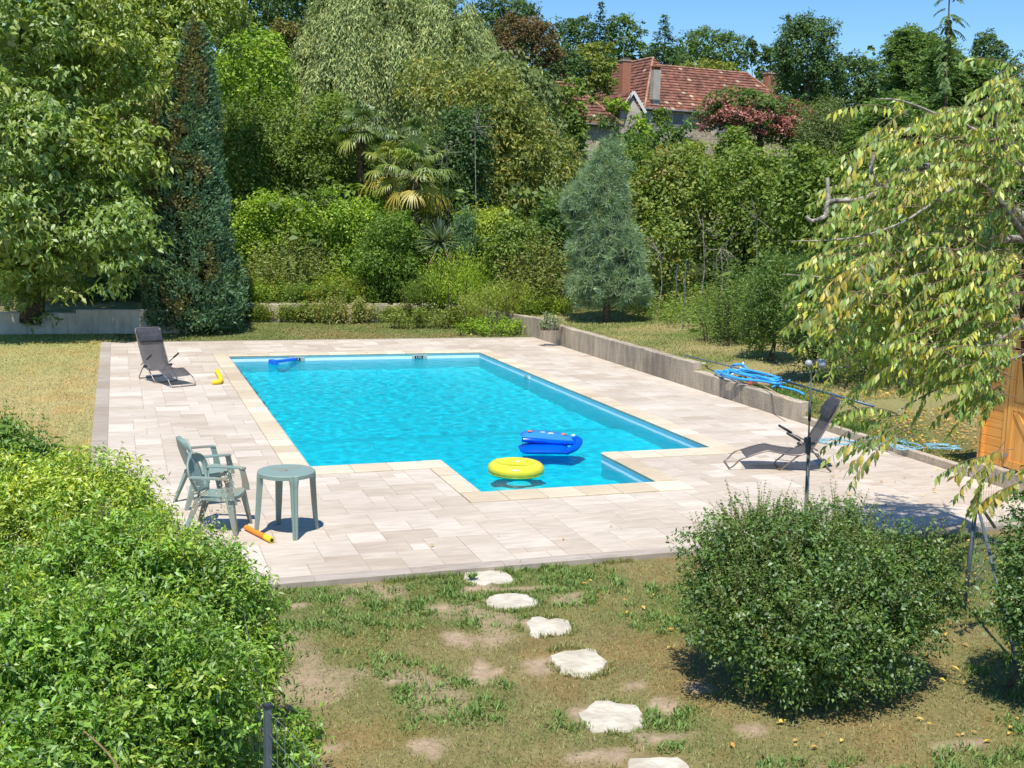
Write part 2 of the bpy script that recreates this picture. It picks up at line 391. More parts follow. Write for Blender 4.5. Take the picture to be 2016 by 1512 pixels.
# ============================================================ TERRACE
def tilemat(name, base, c2, vein=.5, white=None):
    m, t = newmat(name); o = N(t, 'ShaderNodeOutputMaterial'); p = N(t, 'ShaderNodeBsdfPrincipled', i_Roughness=.62)
    p.inputs['Specular IOR Level'].default_value = .3
    ge = N(t, 'ShaderNodeNewGeometry'); oi = N(t, 'ShaderNodeObjectInfo')
    ad = N(t, 'ShaderNodeMath', operation='ADD'); t.links.new(ge.outputs['Random Per Island'], ad.inputs[0]); t.links.new(oi.outputs['Random'], ad.inputs[1])
    fr = N(t, 'ShaderNodeMath', operation='FRACT'); t.links.new(ad.outputs[0], fr.inputs[0])
    sc = N(t, 'ShaderNodeMath', operation='MULTIPLY'); sc.inputs[1].default_value = 37.0; t.links.new(fr.outputs[0], sc.inputs[0])
    cx = N(t, 'ShaderNodeCombineXYZ'); t.links.new(sc.outputs[0], cx.inputs[0]); t.links.new(sc.outputs[0], cx.inputs[2])
    va = N(t, 'ShaderNodeVectorMath', operation='ADD'); t.links.new(ge.outputs['Position'], va.inputs[0]); t.links.new(cx.outputs[0], va.inputs[1])
    mp = N(t, 'ShaderNodeMapping'); mp.inputs['Scale'].default_value = (1.2, 6.0, 1); t.links.new(va.outputs[0], mp.inputs['Vector'])
    nz = N(t, 'ShaderNodeTexNoise', i_Scale=2.2, i_Detail=7.0, i_Roughness=.62, i_Distortion=.6); t.links.new(mp.outputs[0], nz.inputs['Vector'])
    cr = N(t, 'ShaderNodeValToRGB'); e = cr.color_ramp.elements; e[0].position = .32; e[0].color = (*c2, 1); e[1].position = .68; e[1].color = (*base, 1)
    t.links.new(nz.outputs['Fac'], cr.inputs[0])
    # tile to tile shade
    vr = N(t, 'ShaderNodeValToRGB'); v = vr.color_ramp; v.interpolation = 'LINEAR'
    v.elements[0].position = 0; v.elements[0].color = (.86, .82, .78, 1); v.elements[1].position = 1; v.elements[1].color = (1.16, 1.17, 1.2, 1)
    for q, cc in ((.3, (.95, .93, .91)), (.6, (1.0, .99, .98)), (.85, (1.05, 1.05, 1.06))):
        el = v.elements.new(q); el.color = (*cc, 1)
    t.links.new(fr.outputs[0], vr.inputs[0])
    mx = N(t, 'ShaderNodeMix', data_type='RGBA', blend_type='MULTIPLY'); mx.inputs[0].default_value = 1
    t.links.new(cr.outputs[0], mx.inputs[6]); t.links.new(vr.outputs[0], mx.inputs[7])
    # weathering
    n2 = N(t, 'ShaderNodeTexNoise', i_Scale=.55, i_Detail=4.0); t.links.new(ge.outputs['Position'], n2.inputs['Vector'])
    c3 = N(t, 'ShaderNodeValToRGB'); c3.color_ramp.elements[0].position = .35; c3.color_ramp.elements[0].color = (.88, .86, .85, 1)
    c3.color_ramp.elements[1].position = .6; c3.color_ramp.elements[1].color = (1, 1, 1, 1); t.links.new(n2.outputs['Fac'], c3.inputs[0])
    m3 = N(t, 'ShaderNodeMix', data_type='RGBA', blend_type='MULTIPLY'); m3.inputs[0].default_value = 1
    t.links.new(mx.outputs[2], m3.inputs[6]); t.links.new(c3.outputs[0], m3.inputs[7])
    t.links.new(m3.outputs[2], p.inputs['Base Color'])
    bp_ = N(t, 'ShaderNodeBump', i_Strength=.25, i_Distance=.01); t.links.new(nz.outputs['Fac'], bp_.inputs['Height']); t.links.new(bp_.outputs[0], p.inputs['Normal'])
    t.links.new(p.outputs[0], o.inputs['Surface']); return m
TILE = tilemat('travertine', (.62, .55, .465), (.475, .41, .335))
COPE = tilemat('coping_sandstone', (.66, .575, .44), (.55, .465, .335))
EDGE = tilemat('edging_stone', (.47, .41, .345), (.33, .285, .24))
GROUT = pbr('grout', (.42, .37, .31), .95, .1, coords='World', scale=6)

terr = thing('terrace', None, None, (0, 0, 0), kind='structure')
def in_cope(x, y): return (2.2 < x < 9.4 and 15.6 < y < 29.2) or (4.2 < x < 7.4 and 13.6 < y <= 15.6)
# bed under the tiles, ring round the pool
b = MB()
def slab(x0, x1, y0, y1, z0=-.4, z1=-.006): b.box(((x0+x1)/2, (y0+y1)/2, (z0+z1)/2), (x1-x0, y1-y0, z1-z0))
slab(-.44, 2.35, 11.005, 32.145); slab(9.25, 11.8, 11.005, 32.145); slab(2.35, 9.25, 29.0, 32.145)
slab(2.35, 9.25, 11.005, 13.85); slab(2.35, 4.35, 13.85, 15.85); slab(7.25, 9.25, 13.85, 15.85)
b.build('tile_bed', GROUT, terr)
# random french pattern on a 20 cm grid
nx, ny = 60, 104; occ = np.zeros((nx, ny), bool)
for i in range(nx):
    for j in range(ny):
        if in_cope(TX0+.2*i+.1, TY0+.2*j+.1): occ[i, j] = True
tiles = []; rt = random.Random(11)
for j in range(ny):
    for i in range(nx):
        if occ[i, j]: continue
        opts = [(3, 2)]*5+[(2, 2)]*4+[(4, 2)]*1+[(2, 1)]*2+[(1, 1)]*1+[(2, 3)]*2
        rt.shuffle(opts); opts.append((1, 1))
        for w_, h_ in opts:
            if i+w_ <= nx and j+h_ <= ny and not occ[i:i+w_, j:j+h_].any():
                occ[i:i+w_, j:j+h_] = True; tiles.append((i, j, w_, h_)); break
def dist(t): return math.hypot(TX0+.2*t[0], TY0+.2*t[1])/math.sqrt(t[2]*t[3])**.5
def visible(t):
    p = np.array([TX0+.2*t[0]+.1, TY0+.2*t[1]+.1, 0])-EYE; w_ = p@FW; px = 1008+CF*(p@RT)/w_; py = 756-CF*(p@UP)/w_
    return -20 < px < 2036 and py < 1530 and not (px < 470 and py > 1030)
tiles.sort(key=lambda t: (not visible(t), dist(t)))
tm = {}
def tile_v(x, y, w_, h_, z): # open box with small chamfer
    g_ = .004; e_ = .004; x0, x1, y0, y1 = x+g_, x+w_-g_, y+g_, y+h_-g_
    return [(x0, y0, z-.03), (x1, y0, z-.03), (x1, y1, z-.03), (x0, y1, z-.03), (x0, y0, z-e_), (x1, y0, z-e_), (x1, y1, z-e_), (x0, y1, z-e_),
            (x0+e_, y0+e_, z), (x1-e_, y0+e_, z), (x1-e_, y1-e_, z), (x0+e_, y1-e_, z)], \
        [(0, 1, 5, 4), (1, 2, 6, 5), (2, 3, 7, 6), (3, 0, 4, 7), (4, 5, 9, 8), (5, 6, 10, 9), (6, 7, 11, 10), (7, 4, 8, 11), (8, 9, 10, 11)]
rest = MB()
for q, (i, j, w_, h_) in enumerate(tiles):
    x, y = TX0+.2*i, TY0+.2*j; z = rt.uniform(-.0012, .0012)
    if q < 300:
        if (w_, h_) not in tm:
            o = mk('tile', *tile_v(0, 0, .2*w_, .2*h_, 0), TILE, terr); tm[(w_, h_)] = o.data; o.location = (x, y, z)
        else:
            o = link('tile', tm[(w_, h_)], terr); o.location = (x, y, z)
    else: rest.add(*tile_v(x, y, .2*w_, .2*h_, z))
o = rest.build('tiles', TILE, terr); o['kind'] = 'stuff'
# edging stones round the terrace
ed = {}
def edging(x, y, lx, ly, name='edging_stone'):
    key = (round(lx, 3), round(ly, 3))
    if key not in ed:
        m_ = MB(); m_.box((lx/2, ly/2, -.06), (lx-.008, ly-.006, .125)); o_ = m_.build(name, EDGE, terr, bevel=.006); ed[key] = o_
        o_.location = (x, y, 0)
    else:
        o_ = ed[key].copy(); COL.objects.link(o_); o_.location = (x, y, 0)
for k_ in range(12): edging(-.2+k_*1.0, 11.0, 1.0, .2)
edging(-.45, 11.0, .25, 1.0)
for k_ in range(20): edging(-.45, 12.0+k_*1.0, .25, 1.0)
for k_ in range(12): edging(-.2+k_*1.0, 32.0, 1.0, .15)
edging(-.45, 32.0, .25, .15)

# ============================================================ POOL
pool = thing('swimming_pool', None, None, (0, 0, 0), kind='structure')
OUT = [(PX0, PY1), (PX1, PY1), (PX1, PY0), (RX1, PY0), (RX1, RY0), (RX0, RY0), (RX0, PY0), (PX0, PY0)]
def prof(x, y, L, along, inw, Wd):
    """coping stone: length L along dir, inner side bullnosed and hanging 3 cm over the water"""
    zt = .014; pr = [(0, -.03), (0, zt-.004), (.006, zt), (Wd-.02, zt), (Wd, zt-.006), (Wd+.015, zt-.02), (Wd+.012, zt-.038), (Wd-.01, -.034)]
    V = []; n = len(pr)
    for s_ in (.003, L-.003):
        for d_, z_ in pr: V.append((x+along[0]*s_+inw[0]*d_, y+along[1]*s_+inw[1]*d_, z_))
    F = [(i, (i+1) % n, n+(i+1) % n, n+i) for i in range(n)]+[tuple(range(n-1, -1, -1)), tuple(range(n, 2*n))]
    return V, F
rc = random.Random(4)
def run(x0, y0, x1, y1, inw, Wd, step):
    L = math.hypot(x1-x0, y1-y0); n = round(L/step); al = ((x1-x0)/L, (y1-y0)/L); s_ = L/n
    for k_ in range(n):
        V, F = prof(x0+al[0]*k_*s_, y0+al[1]*k_*s_, s_, al, inw, Wd)
        V = np.array(V); V[:, 2] += rc.uniform(-.001, .002); mk('coping_stone', V, F, COPE, pool)
run(2.2, 15.6, 2.2, 29.2, (1, 0), .35, .5); run(9.4, 15.6, 9.4, 29.2, (-1, 0), .35, .5)
run(2.55, 29.2, 9.05, 29.2, (0, -1), .4, .5)
run(2.55, 15.6, 4.2, 15.6, (0, 1), .5, .55); run(7.4, 15.6, 9.05, 15.6, (0, 1), .5, .55)
run(4.2, 14.1, 4.2, 16.1, (1, 0), .3, .5); run(7.4, 14.1, 7.4, 16.1, (-1, 0), .3, .5)
run(4.2, 13.6, 7.4, 13.6, (0, 1), .5, .5)
LINER = pbr('pool_liner', (.76, .90, .97), .45, .4, var=.03, scale=3)
# walls of the basin
m_ = MB(); n = len(OUT)
for i in range(n):
    a = OUT[i]; c = OUT[(i+1) % n]
    m_.add([(a[0], a[1], -.03), (c[0], c[1], -.03), (c[0], c[1], -2.4), (a[0], a[1], -2.4)], [(0, 1, 2, 3)])
m_.build('pool_wall', LINER, pool)
# floor: shallow shelf, slope, deep end; steps in the recess
m_ = MB(); prf = [(16.1, -1.15), (19.6, -1.2), (20.3, -1.6), (23.5, -1.85), (28.8, -1.85)]
for (y0, z0), (y1, z1) in zip(prf[:-1], prf[1:]): m_.add([(PX0, y0, z0), (PX1, y0, z0), (PX1, y1, z1), (PX0, y1, z1)], [(0, 1, 2, 3)])
m_.build('pool_floor', LINER, pool)
m_ = MB()
for k_ in range(4): m_.box(((RX0+RX1)/2, 14.1+.25+k_*.5, (-2.4-.38-.22*k_)/2), (RX1-RX0-.002, .5, 2.4-.38-.22*k_))
m_.build('pool_step', LINER, pool)
# lip profile that holds the liner
m_ = MB()
LIPG = pbr('liner_rail', (.35, .50, .46), .5, .4, var=.05)
for i in range(n):
    a = Vector((*OUT[i], 0)); c = Vector((*OUT[(i+1) % n], 0)); d_ = (c-a).normalized(); nn = Vector((d_.y, -d_.x, 0))
    m_.beam(a+nn*.006+Vector((0, 0, -.041)), c+nn*.006+Vector((0, 0, -.041)), .012, .012)
m_.build('liner_rail', LIPG, pool)
# skimmers and a light niche
WHITEP = pbr('white_plastic', (.75, .78, .76), .4, .5, var=.05); DARKP = pbr('dark_plastic', (.03, .035, .04), .5, .4)
for px in (580, 827):
    x = gnd(px, 703, -.1)[0]
    f_ = MB(); f_.box((x, PY1-.012, -.115), (.40, .024, .13)); fr_ = f_.build('skimmer', pbr('skimmer_grey', (.40, .46, .44), .5, .4), pool, bevel=.006)
    f_ = MB(); f_.box((x-.02, PY1-.028, -.105), (.22, .012, .065)); f_.build('skimmer_mouth', DARKP, fr_)
    f_ = MB()
    for s_ in (-.06, 0, .05): f_.box((x-.02+s_, PY1-.036, -.105), (.012, .006, .06))
    f_.build('skimmer_grille', WHITEP, fr_)
yy = gnd(1028, 742, -.12)[1]
f_ = MB(); f_.box((PX1-.01, yy, -.2), (.02, .30, .20)); f_.build('return_panel', pbr('panel_grey', (.45, .55, .58), .5, .4), pool)
f_ = MB(); f_.box((PX1-.016, yy-.17, -.2), (.03, .02, .26)); f_.build('panel_trim', WHITEP, pool)

# water: closed body, wavy top
def watermat():
    m, t = newmat('pool_water'); o = N(t, 'ShaderNodeOutputMaterial')
    tr = N(t, 'ShaderNodeBsdfRefraction', i_IOR=1.33, i_Roughness=0.0); gl = N(t, 'ShaderNodeBsdfGlossy', i_Roughness=.03)
    tr.inputs['Color'].default_value = WATER_TINT
    fr = N(t, 'ShaderNodeFresnel', i_IOR=1.33); ge = N(t, 'ShaderNodeNewGeometry')
    n1 = N(t, 'ShaderNodeTexNoise', i_Scale=9.0, i_Detail=3.0, i_Roughness=.6, i_Distortion=.8); t.links.new(ge.outputs['Position'], n1.inputs['Vector'])
    b1 = N(t, 'ShaderNodeBump', i_Strength=.35, i_Distance=.03); t.links.new(n1.outputs['Fac'], b1.inputs['Height'])
    t.links.new(b1.outputs[0], gl.inputs['Normal']); t.links.new(b1.outputs[0], fr.inputs['Normal'])
    sc = N(t, 'ShaderNodeMath', operation='MULTIPLY'); sc.inputs[1].default_value = .8; t.links.new(fr.outputs[0], sc.inputs[0])
    mx = N(t, 'ShaderNodeMixShader'); t.links.new(sc.outputs[0], mx.inputs[0]); t.links.new(tr.outputs[0], mx.inputs[1]); t.links.new(gl.outputs[0], mx.inputs[2])
    t.links.new(mx.outputs[0], o.inputs['Surface']); return m
WATER_TINT = (.03, .91, 1.0, 1)
WATERM = watermat()
# wavy surface sheet, reaching 1 cm into the basin walls
st = .05; xs = np.round(np.arange(PX0, PX1+.001, st), 3); ys = np.round(np.arange(RY0, PY1+.001, st), 3)
def inw(x, y): return (y > PY0) or (RX0 < x < RX1)
nx = len(xs); vid = {}; V = []; F = []
def wv(i, j):
    if (i, j) not in vid: vid[(i, j)] = len(V); V.append([xs[i], ys[j], 0])
    return vid[(i, j)]
for j in range(len(ys)-1):
    for i in range(nx-1):
        if inw(xs[i]+st/2, ys[j]+st/2): F.append((wv(i, j), wv(i+1, j), wv(i+1, j+1), wv(i, j+1)))
V = np.array(V); x = V[:, 0]; y = V[:, 1]
V[:, 2] = WATER_Z+.008*(fbm(x*1.3, y*1.3+7, 2)-.5)+.0095*(fbm(x*6.3+3, y*6.3, 2)-.5)
V[:, 0] = np.where(x < PX0+.01, PX0-.004, np.where(x > PX1-.01, PX1+.004, np.where((y < PY0-.01) & (abs(x-RX0) < .01), RX0-.004, np.where((y < PY0-.01) & (abs(x-RX1) < .01), RX1+.004, x))))
V[:, 1] = np.where(y < RY0+.01, RY0-.004, np.where(y > PY1-.01, PY1+.004, np.where((abs(y-PY0) < .01) & ((x < RX0-.01) | (x > RX1+.01)), PY0-.004, y)))
me_w = mk('water', V, F, WATERM, smooth=True); me_w['kind'] = 'structure'
me_w.cycles.is_caustics_caster = True
for o in pool.children_recursive:
    if o.type == 'MESH' and o.name.startswith('pool_'): o.cycles.is_caustics_receiver = True

# ============================================================ WALLS
def concrete(name, c1, c2, streak=True):
    m, t = newmat(name); o = N(t, 'ShaderNodeOutputMaterial'); p = N(t, 'ShaderNodeBsdfPrincipled', i_Roughness=.9); p.inputs['Specular IOR Level'].default_value = .2
    ge = N(t, 'ShaderNodeNewGeometry'); mp = N(t, 'ShaderNodeMapping'); mp.inputs['Scale'].default_value = (5, 5, .9); t.links.new(ge.outputs['Position'], mp.inputs['Vector'])
    n1 = N(t, 'ShaderNodeTexNoise', i_Scale=1.6, i_Detail=8.0, i_Roughness=.7); t.links.new(mp.outputs[0], n1.inputs['Vector'])
    n2 = N(t, 'ShaderNodeTexNoise', i_Scale=.7, i_Detail=5.0); t.links.new(ge.outputs['Position'], n2.inputs['Vector'])
    ad = N(t, 'ShaderNodeMath', operation='ADD'); t.links.new(n1.outputs['Fac'], ad.inputs[0]); t.links.new(n2.outputs['Fac'], ad.inputs[1])
    hf = N(t, 'ShaderNodeMath', operation='MULTIPLY'); hf.inputs[1].default_value = .5; t.links.new(ad.outputs[0], hf.inputs[0])
    cr = N(t, 'ShaderNodeValToRGB'); e = cr.color_ramp.elements; e[0].position = .40; e[0].color = (*c2, 1); e[1].position = .60; e[1].color = (*c1, 1)
    el = cr.color_ramp.elements.new(.5); el.color = (*[(a+b_)/2*1.02 for a, b_ in zip(c1, c2)], 1)
    t.links.new(hf.outputs[0], cr.inputs[0]); t.links.new(cr.outputs[0], p.inputs['Base Color'])
    n3 = N(t, 'ShaderNodeTexNoise', i_Scale=25.0, i_Detail=6.0); t.links.new(ge.outputs['Position'], n3.inputs['Vector'])
    bp_ = N(t, 'ShaderNodeBump', i_Strength=.7, i_Distance=.02); t.links.new(n3.outputs['Fac'], bp_.inputs['Height']); t.links.new(bp_.outputs[0], p.inputs['Normal'])
    t.links.new(p.outputs[0], o.inputs['Surface']); return m
CONC = concrete('old_concrete', (.52, .44, .33), (.24, .20, .16)); CONC_BACK = concrete('pale_concrete', (.56, .47, .36), (.34, .28, .21))
CONC_LEFT = concrete('grey_concrete', (.66, .60, .50), (.42, .37, .30))
def wallseg(mb, a, b_, z0, z1a, z1b, th, side=1):
    """wall whose visible face runs a-b; thickness goes to the left of a->b when side=1"""
    a = Vector((*a, 0)); b_ = Vector((*b_, 0)); d_ = (b_-a).normalized(); nn = Vector((-d_.y, d_.x, 0))*th*side; n_ = max(2, int((b_-a).length/.25)+1)
    V = []; F = []
    for i in range(n_):
        f = i/(n_-1); p_ = a.lerp(b_, f); h = z1a+(z1b-z1a)*f+random.uniform(-.008, .008)
        ch = .012+random.uniform(0, .012)
        V += [(p_.x, p_.y, z0), (p_.x, p_.y, h-ch), (p_.x+nn.x*.1, p_.y+nn.y*.1, h), (p_.x+nn.x, p_.y+nn.y, h), (p_.x+nn.x, p_.y+nn.y, z0)]
    for i in range(n_-1):
        for j in range(4): F.append((i*5+j, (i+1)*5+j, (i+1)*5+j+1, i*5+j+1))
    F += [(0, 1, 2, 3, 4), tuple((n_-1)*5+k_ for k_ in (4, 3, 2, 1, 0))]
    mb.add(V, F)
rw = thing('retaining_wall', 'long mossy grey concrete retaining wall along the right side of the terrace, stepped down halfway', 'wall', (11.8, 17.8, 0))
m_ = MB(); wallseg(m_, (11.803, 22.0), (11.803, 31.2), -.1, .56, .55, .2, -1); m_.build('tall_section', CONC, rw, W=True)
m_ = MB(); wallseg(m_, (11.803, 17.8), (11.803, 21.996), -.1, .37, .39, .2, -1); m_.build('low_section', CONC, rw, W=True)
m_ = MB(); m_.box((11.93, 31.75, .23), (.30, 1.05, .72)); wallseg(m_, (11.87, 32.4), (11.25, 35.7), -.1, .56, .55, .2, -1); wallseg(m_, (11.25, 35.7), (10.1, 36.85), -.1, .58, .52, .2, -1)
m_.build('far_section', CONC, rw, W=True)
for yk in (20.0, 24.6, 27.4): # vertical casting joints stand proud as thin fins of mortar
    m_ = MB(); m_.box((11.799, yk, .18 if yk < 22 else .26), (.012, .03, .36 if yk < 22 else .53)); m_.build('joint', CONC_BACK, rw, W=True)
bw = thing('garden_wall', 'low beige concrete wall behind the strip of grass, half covered by trailing plants', 'wall', (6, 37.4, 0))
m_ = MB(); pts = [(2.72, 37.72), (5.92, 37.37), (7.96, 37.07), (10.08, 36.87)]
for a, c in zip(pts[:-1], pts[1:]): wallseg(m_, a, c, -.1, .56, .55, .2, 1)
m_.build('wall_body', CONC_BACK, bw, W=True)
lw = thing('garden_wall', 'low grey-white concrete wall in the shade of the walnut tree, far left', 'wall', (-3, 34.5, 0))
pts = [(-28, 36.15), (-10, 34.95), (-3.1, 34.5), (-1.12, 34.42)]
m_ = MB()
for a, c in zip(pts[:-1], pts[1:]): wallseg(m_, a, c, -.1, .60, .58, .2, 1)
m_.build('left_section', CONC_LEFT, lw, W=True)
m_ = MB(); wallseg(m_, (-1.118, 34.385), (1.9, 34.24), -.1, .68, .66, .2, 1); m_.build('right_section', CONC_LEFT, lw, W=True)
# kerb along the low right edge
kb = thing('garden_kerb', 'narrow concrete kerb between the terrace and the leaf-strewn ground under the cherry tree', 'kerb', (11.88, 15.6, 0))
for y0 in np.arange(13.42, 17.7, .87):
    m_ = MB(); m_.box((11.87, y0+.43, .02), (.13, .86, .2)); m_.build('kerb_stone', CONC_BACK, kb, W=True, bevel=.01)

# ============================================================ HOUSE on the slope
def rooftile():
    m, t = newmat('clay_roof_tiles'); o = N(t, 'ShaderNodeOutputMaterial'); p = N(t, 'ShaderNodeBsdfPrincipled', i_Roughness=.85)
    p.inputs['Specular IOR Level'].default_value = .2
    tc = N(t, 'ShaderNodeTexCoord'); ge = N(t, 'ShaderNodeNewGeometry')
    at_ = N(t, 'ShaderNodeAttribute', attribute_name='col')
    n1 = N(t, 'ShaderNodeTexNoise', i_Scale=1.1, i_Detail=7.0, i_Roughness=.7); t.links.new(ge.outputs['Position'], n1.inputs['Vector'])
    cr = N(t, 'ShaderNodeValToRGB'); e = cr.color_ramp.elements; e[0].position = .36; e[0].color = (.60, .58, .60, 1); e[1].position = .62; e[1].color = (1.15, 1.05, 1.0, 1)
    t.links.new(n1.outputs['Fac'], cr.inputs[0])
    mx = N(t, 'ShaderNodeMix', data_type='RGBA', blend_type='MULTIPLY'); mx.inputs[0].default_value = 1
    t.links.new(at_.outputs['Color'], mx.inputs[6]); t.links.new(cr.outputs[0], mx.inputs[7])
    # lichen
    n2 = N(t, 'ShaderNodeTexNoise', i_Scale=2.6, i_Detail=5.0, i_Roughness=.75); t.links.new(ge.outputs['Position'], n2.inputs['Vector'])
    c2 = N(t, 'ShaderNodeValToRGB'); e = c2.color_ramp.elements; e[0].position = .63; e[0].color = (0, 0, 0, 1); e[1].position = .70; e[1].color = (.6, .6, .6, 1); t.links.new(n2.outputs['Fac'], c2.inputs[0])
    m2 = N(t, 'ShaderNodeMix', data_type='RGBA'); t.links.new(c2.outputs[0], m2.inputs[0]); t.links.new(mx.outputs[2], m2.inputs[6]); m2.inputs[7].default_value = (.45, .36, .24, 1)
    t.links.new(m2.outputs[2], p.inputs['Base Color']); t.links.new(p.outputs[0], o.inputs['Surface']); return m
ROOF = rooftile()
def stonemat():
    m, t = newmat('rubble_stone'); o = N(t, 'ShaderNodeOutputMaterial'); p = N(t, 'ShaderNodeBsdfPrincipled', i_Roughness=.9)
    ge = N(t, 'ShaderNodeNewGeometry'); vo = N(t, 'ShaderNodeTexVoronoi', i_Scale=3.0, feature='DISTANCE_TO_EDGE'); v2 = N(t, 'ShaderNodeTexVoronoi', i_Scale=3.0)
    t.links.new(ge.outputs['Position'], vo.inputs['Vector']); t.links.new(ge.outputs['Position'], v2.inputs['Vector'])
    cr = N(t, 'ShaderNodeValToRGB'); e = cr.color_ramp.elements; e[0].color = (.36, .29, .2, 1); e[1].color = (.62, .52, .38, 1)
    t.links.new(v2.outputs['Color'], cr.inputs[0])
    c2 = N(t, 'ShaderNodeValToRGB'); e = c2.color_ramp.elements; e[0].position = .02; e[0].color = (.45, .42, .4, 1); e[1].position = .07; e[1].color = (1, 1, 1, 1); t.links.new(vo.outputs['Distance'], c2.inputs[0])
    mx = N(t, 'ShaderNodeMix', data_type='RGBA', blend_type='MULTIPLY'); mx.inputs[0].default_value = 1
    t.links.new(cr.outputs[0], mx.inputs[6]); t.links.new(c2.outputs[0], mx.inputs[7]); t.links.new(mx.outputs[2], p.inputs['Base Color'])
    t.links.new(p.outputs[0], o.inputs['Surface']); return m
STONE = stonemat()
def brickmat():
    m, t = newmat('chimney_brick'); o = N(t, 'ShaderNodeOutputMaterial'); p = N(t, 'ShaderNodeBsdfPrincipled', i_Roughness=.9)
    tc = N(t, 'ShaderNodeTexCoord'); br = N(t, 'ShaderNodeTexBrick', i_Scale=4.2)
    mp = N(t, 'ShaderNodeMapping'); mp.inputs['Rotation'].default_value = (R(90), 0, 0); t.links.new(tc.outputs['Object'], mp.inputs['Vector']); t.links.new(mp.outputs[0], br.inputs['Vector'])
    br.inputs['Color1'].default_value = (.55, .17, .08, 1); br.inputs['Color2'].default_value = (.38, .12, .07, 1); br.inputs['Mortar'].default_value = (.30, .22, .17, 1)
    br.inputs['Mortar Size'].default_value = .03
    t.links.new(br.outputs['Color'], p.inputs['Base Color']); t.links.new(p.outputs[0], o.inputs['Surface']); return m
BRICK = brickmat(); PLASTER = pbr('old_plaster', (.46, .42, .35), .9, .2, var=.08, coords='World', scale=2)
ZINC = pbr('zinc', (.34, .34, .35), .5, .5, metal=.6); WOODWHITE = pbr('white_bargeboard', (.75, .74, .70), .7, .3, var=.05)
SHUTTER = pbr('grey_shutter', (.24, .22, .22), .7, .3)
HA = np.array([41.79, 88.58, 12.53]); HF = np.array([.9948, .1018, 0]); HB = np.array([-.1018, .9948, 0]); HZ = np.array([0, 0, 1.0])
hr = np.random.RandomState(5)
def roofplane(mb, cols, o, e, s, pts, course=.36, w=.33, thick=.07):
    """tile courses: o origin on the eave, e unit vector along the eave, s unit vector up the slope; pts polygon in (along, up) plane coordinates"""
    o = np.array(o); e = np.array(e); s = np.array(s); nrm = np.cross(e, s); nrm = nrm*(1 if nrm[2] > 0 else -1)
    pts = np.array(pts); vmax = pts[:, 1].max(); v = 0.0
    def span(v):
        xs_ = []
        for i in range(len(pts)):
            a, c = pts[i], pts[(i+1) % len(pts)]
            if (a[1]-v)*(c[1]-v) <= 0 and a[1] != c[1]: xs_.append(a[0]+(c[0]-a[0])*(v-a[1])/(c[1]-a[1]))
        return (min(xs_), max(xs_)) if len(xs_) >= 2 else None
    while v < vmax-.05:
        v2 = min(v+course, vmax); sa = span(v+1e-4); sb = span(v2-1e-4)
        if sa and sb:
            x = min(sa[0], sb[0]); xe = max(sa[1], sb[1])
            k_ = 0; xx = math.floor(x/w)*w
            while xx < xe:
                xa = max(xx, sa[0]); xb = min(xx+w, sa[1]); ya = max(xx, sb[0]); yb = min(xx+w, sb[1])
                if xb > xa+.02 or yb > ya+.02:
                    xb = max(xa, xb); yb = max(ya, yb); t0 = thick*hr.uniform(.8, 1.25)
                    q = [o+e*xa+s*v+nrm*t0, o+e*xb+s*v+nrm*(t0+hr.uniform(-.01, .01)), o+e*yb+s*v2+nrm*.01, o+e*ya+s*v2+nrm*.01, o+e*xa+s*v-nrm*.02, o+e*xb+s*v-nrm*.02]
                    mb.add(q, [(0, 1, 2, 3), (4, 5, 1, 0)])
                    c_ = np.array([.235, .115, .085])*hr.uniform(.7, 1.2)
                    if hr.rand() < .05: c_ = np.array([.36, .16, .09])*hr.uniform(.9, 1.2)
                    if hr.rand() < .03: c_ = np.array([.5, .42, .3])
                    cols += [c_]*6
                xx += w; k_ += 1
        v = v2
house = thing('stone_house', 'old stone house with a long red-brown tiled roof and three chimneys on the slope', 'house', (HA[0], HA[1], 7.0))
mb = MB(); rc_ = []
hgt = 4.1; W_ = 8.0; L_ = 17.0
sl = np.array(HB*4+HZ*hgt); sn = np.linalg.norm(sl); s_u = sl/sn
# front slope (hip at both ends)
roofplane(mb, rc_, HA, HF, s_u, [(0, 0), (L_, 0), (L_-4.0, sn), (3.3, sn)])
# right hip
oR = HA+HF*L_; sR = (-HF*4+HZ*hgt); snR = np.linalg.norm(sR)
roofplane(mb, rc_, oR, HB, sR/snR, [(0, 0), (8, 0), (4, snR)])
# back slope
roofplane(mb, rc_, HA+HB*8, HF, (-HB*4+HZ*hgt)/sn, [(0, 0), (L_, 0), (L_-4, sn), (3.3, sn)], course=.8, w=1.2)
# left slope belongs to the taller wing that runs back
sL = (HF*3.3+HZ*4.75); snL = np.linalg.norm(sL)
roofplane(mb, rc_, HA, HB, sL/snL, [(0, 0), (13, 0), (13, snL), (4.4, snL)])
sW = (-HF*3.3+HZ*4.75)
roofplane(mb, rc_, HA+HF*6.6, HB, sW/snL, [(4, 0), (13, 0), (13, snL), (4.4, snL)], course=.8, w=1.2)
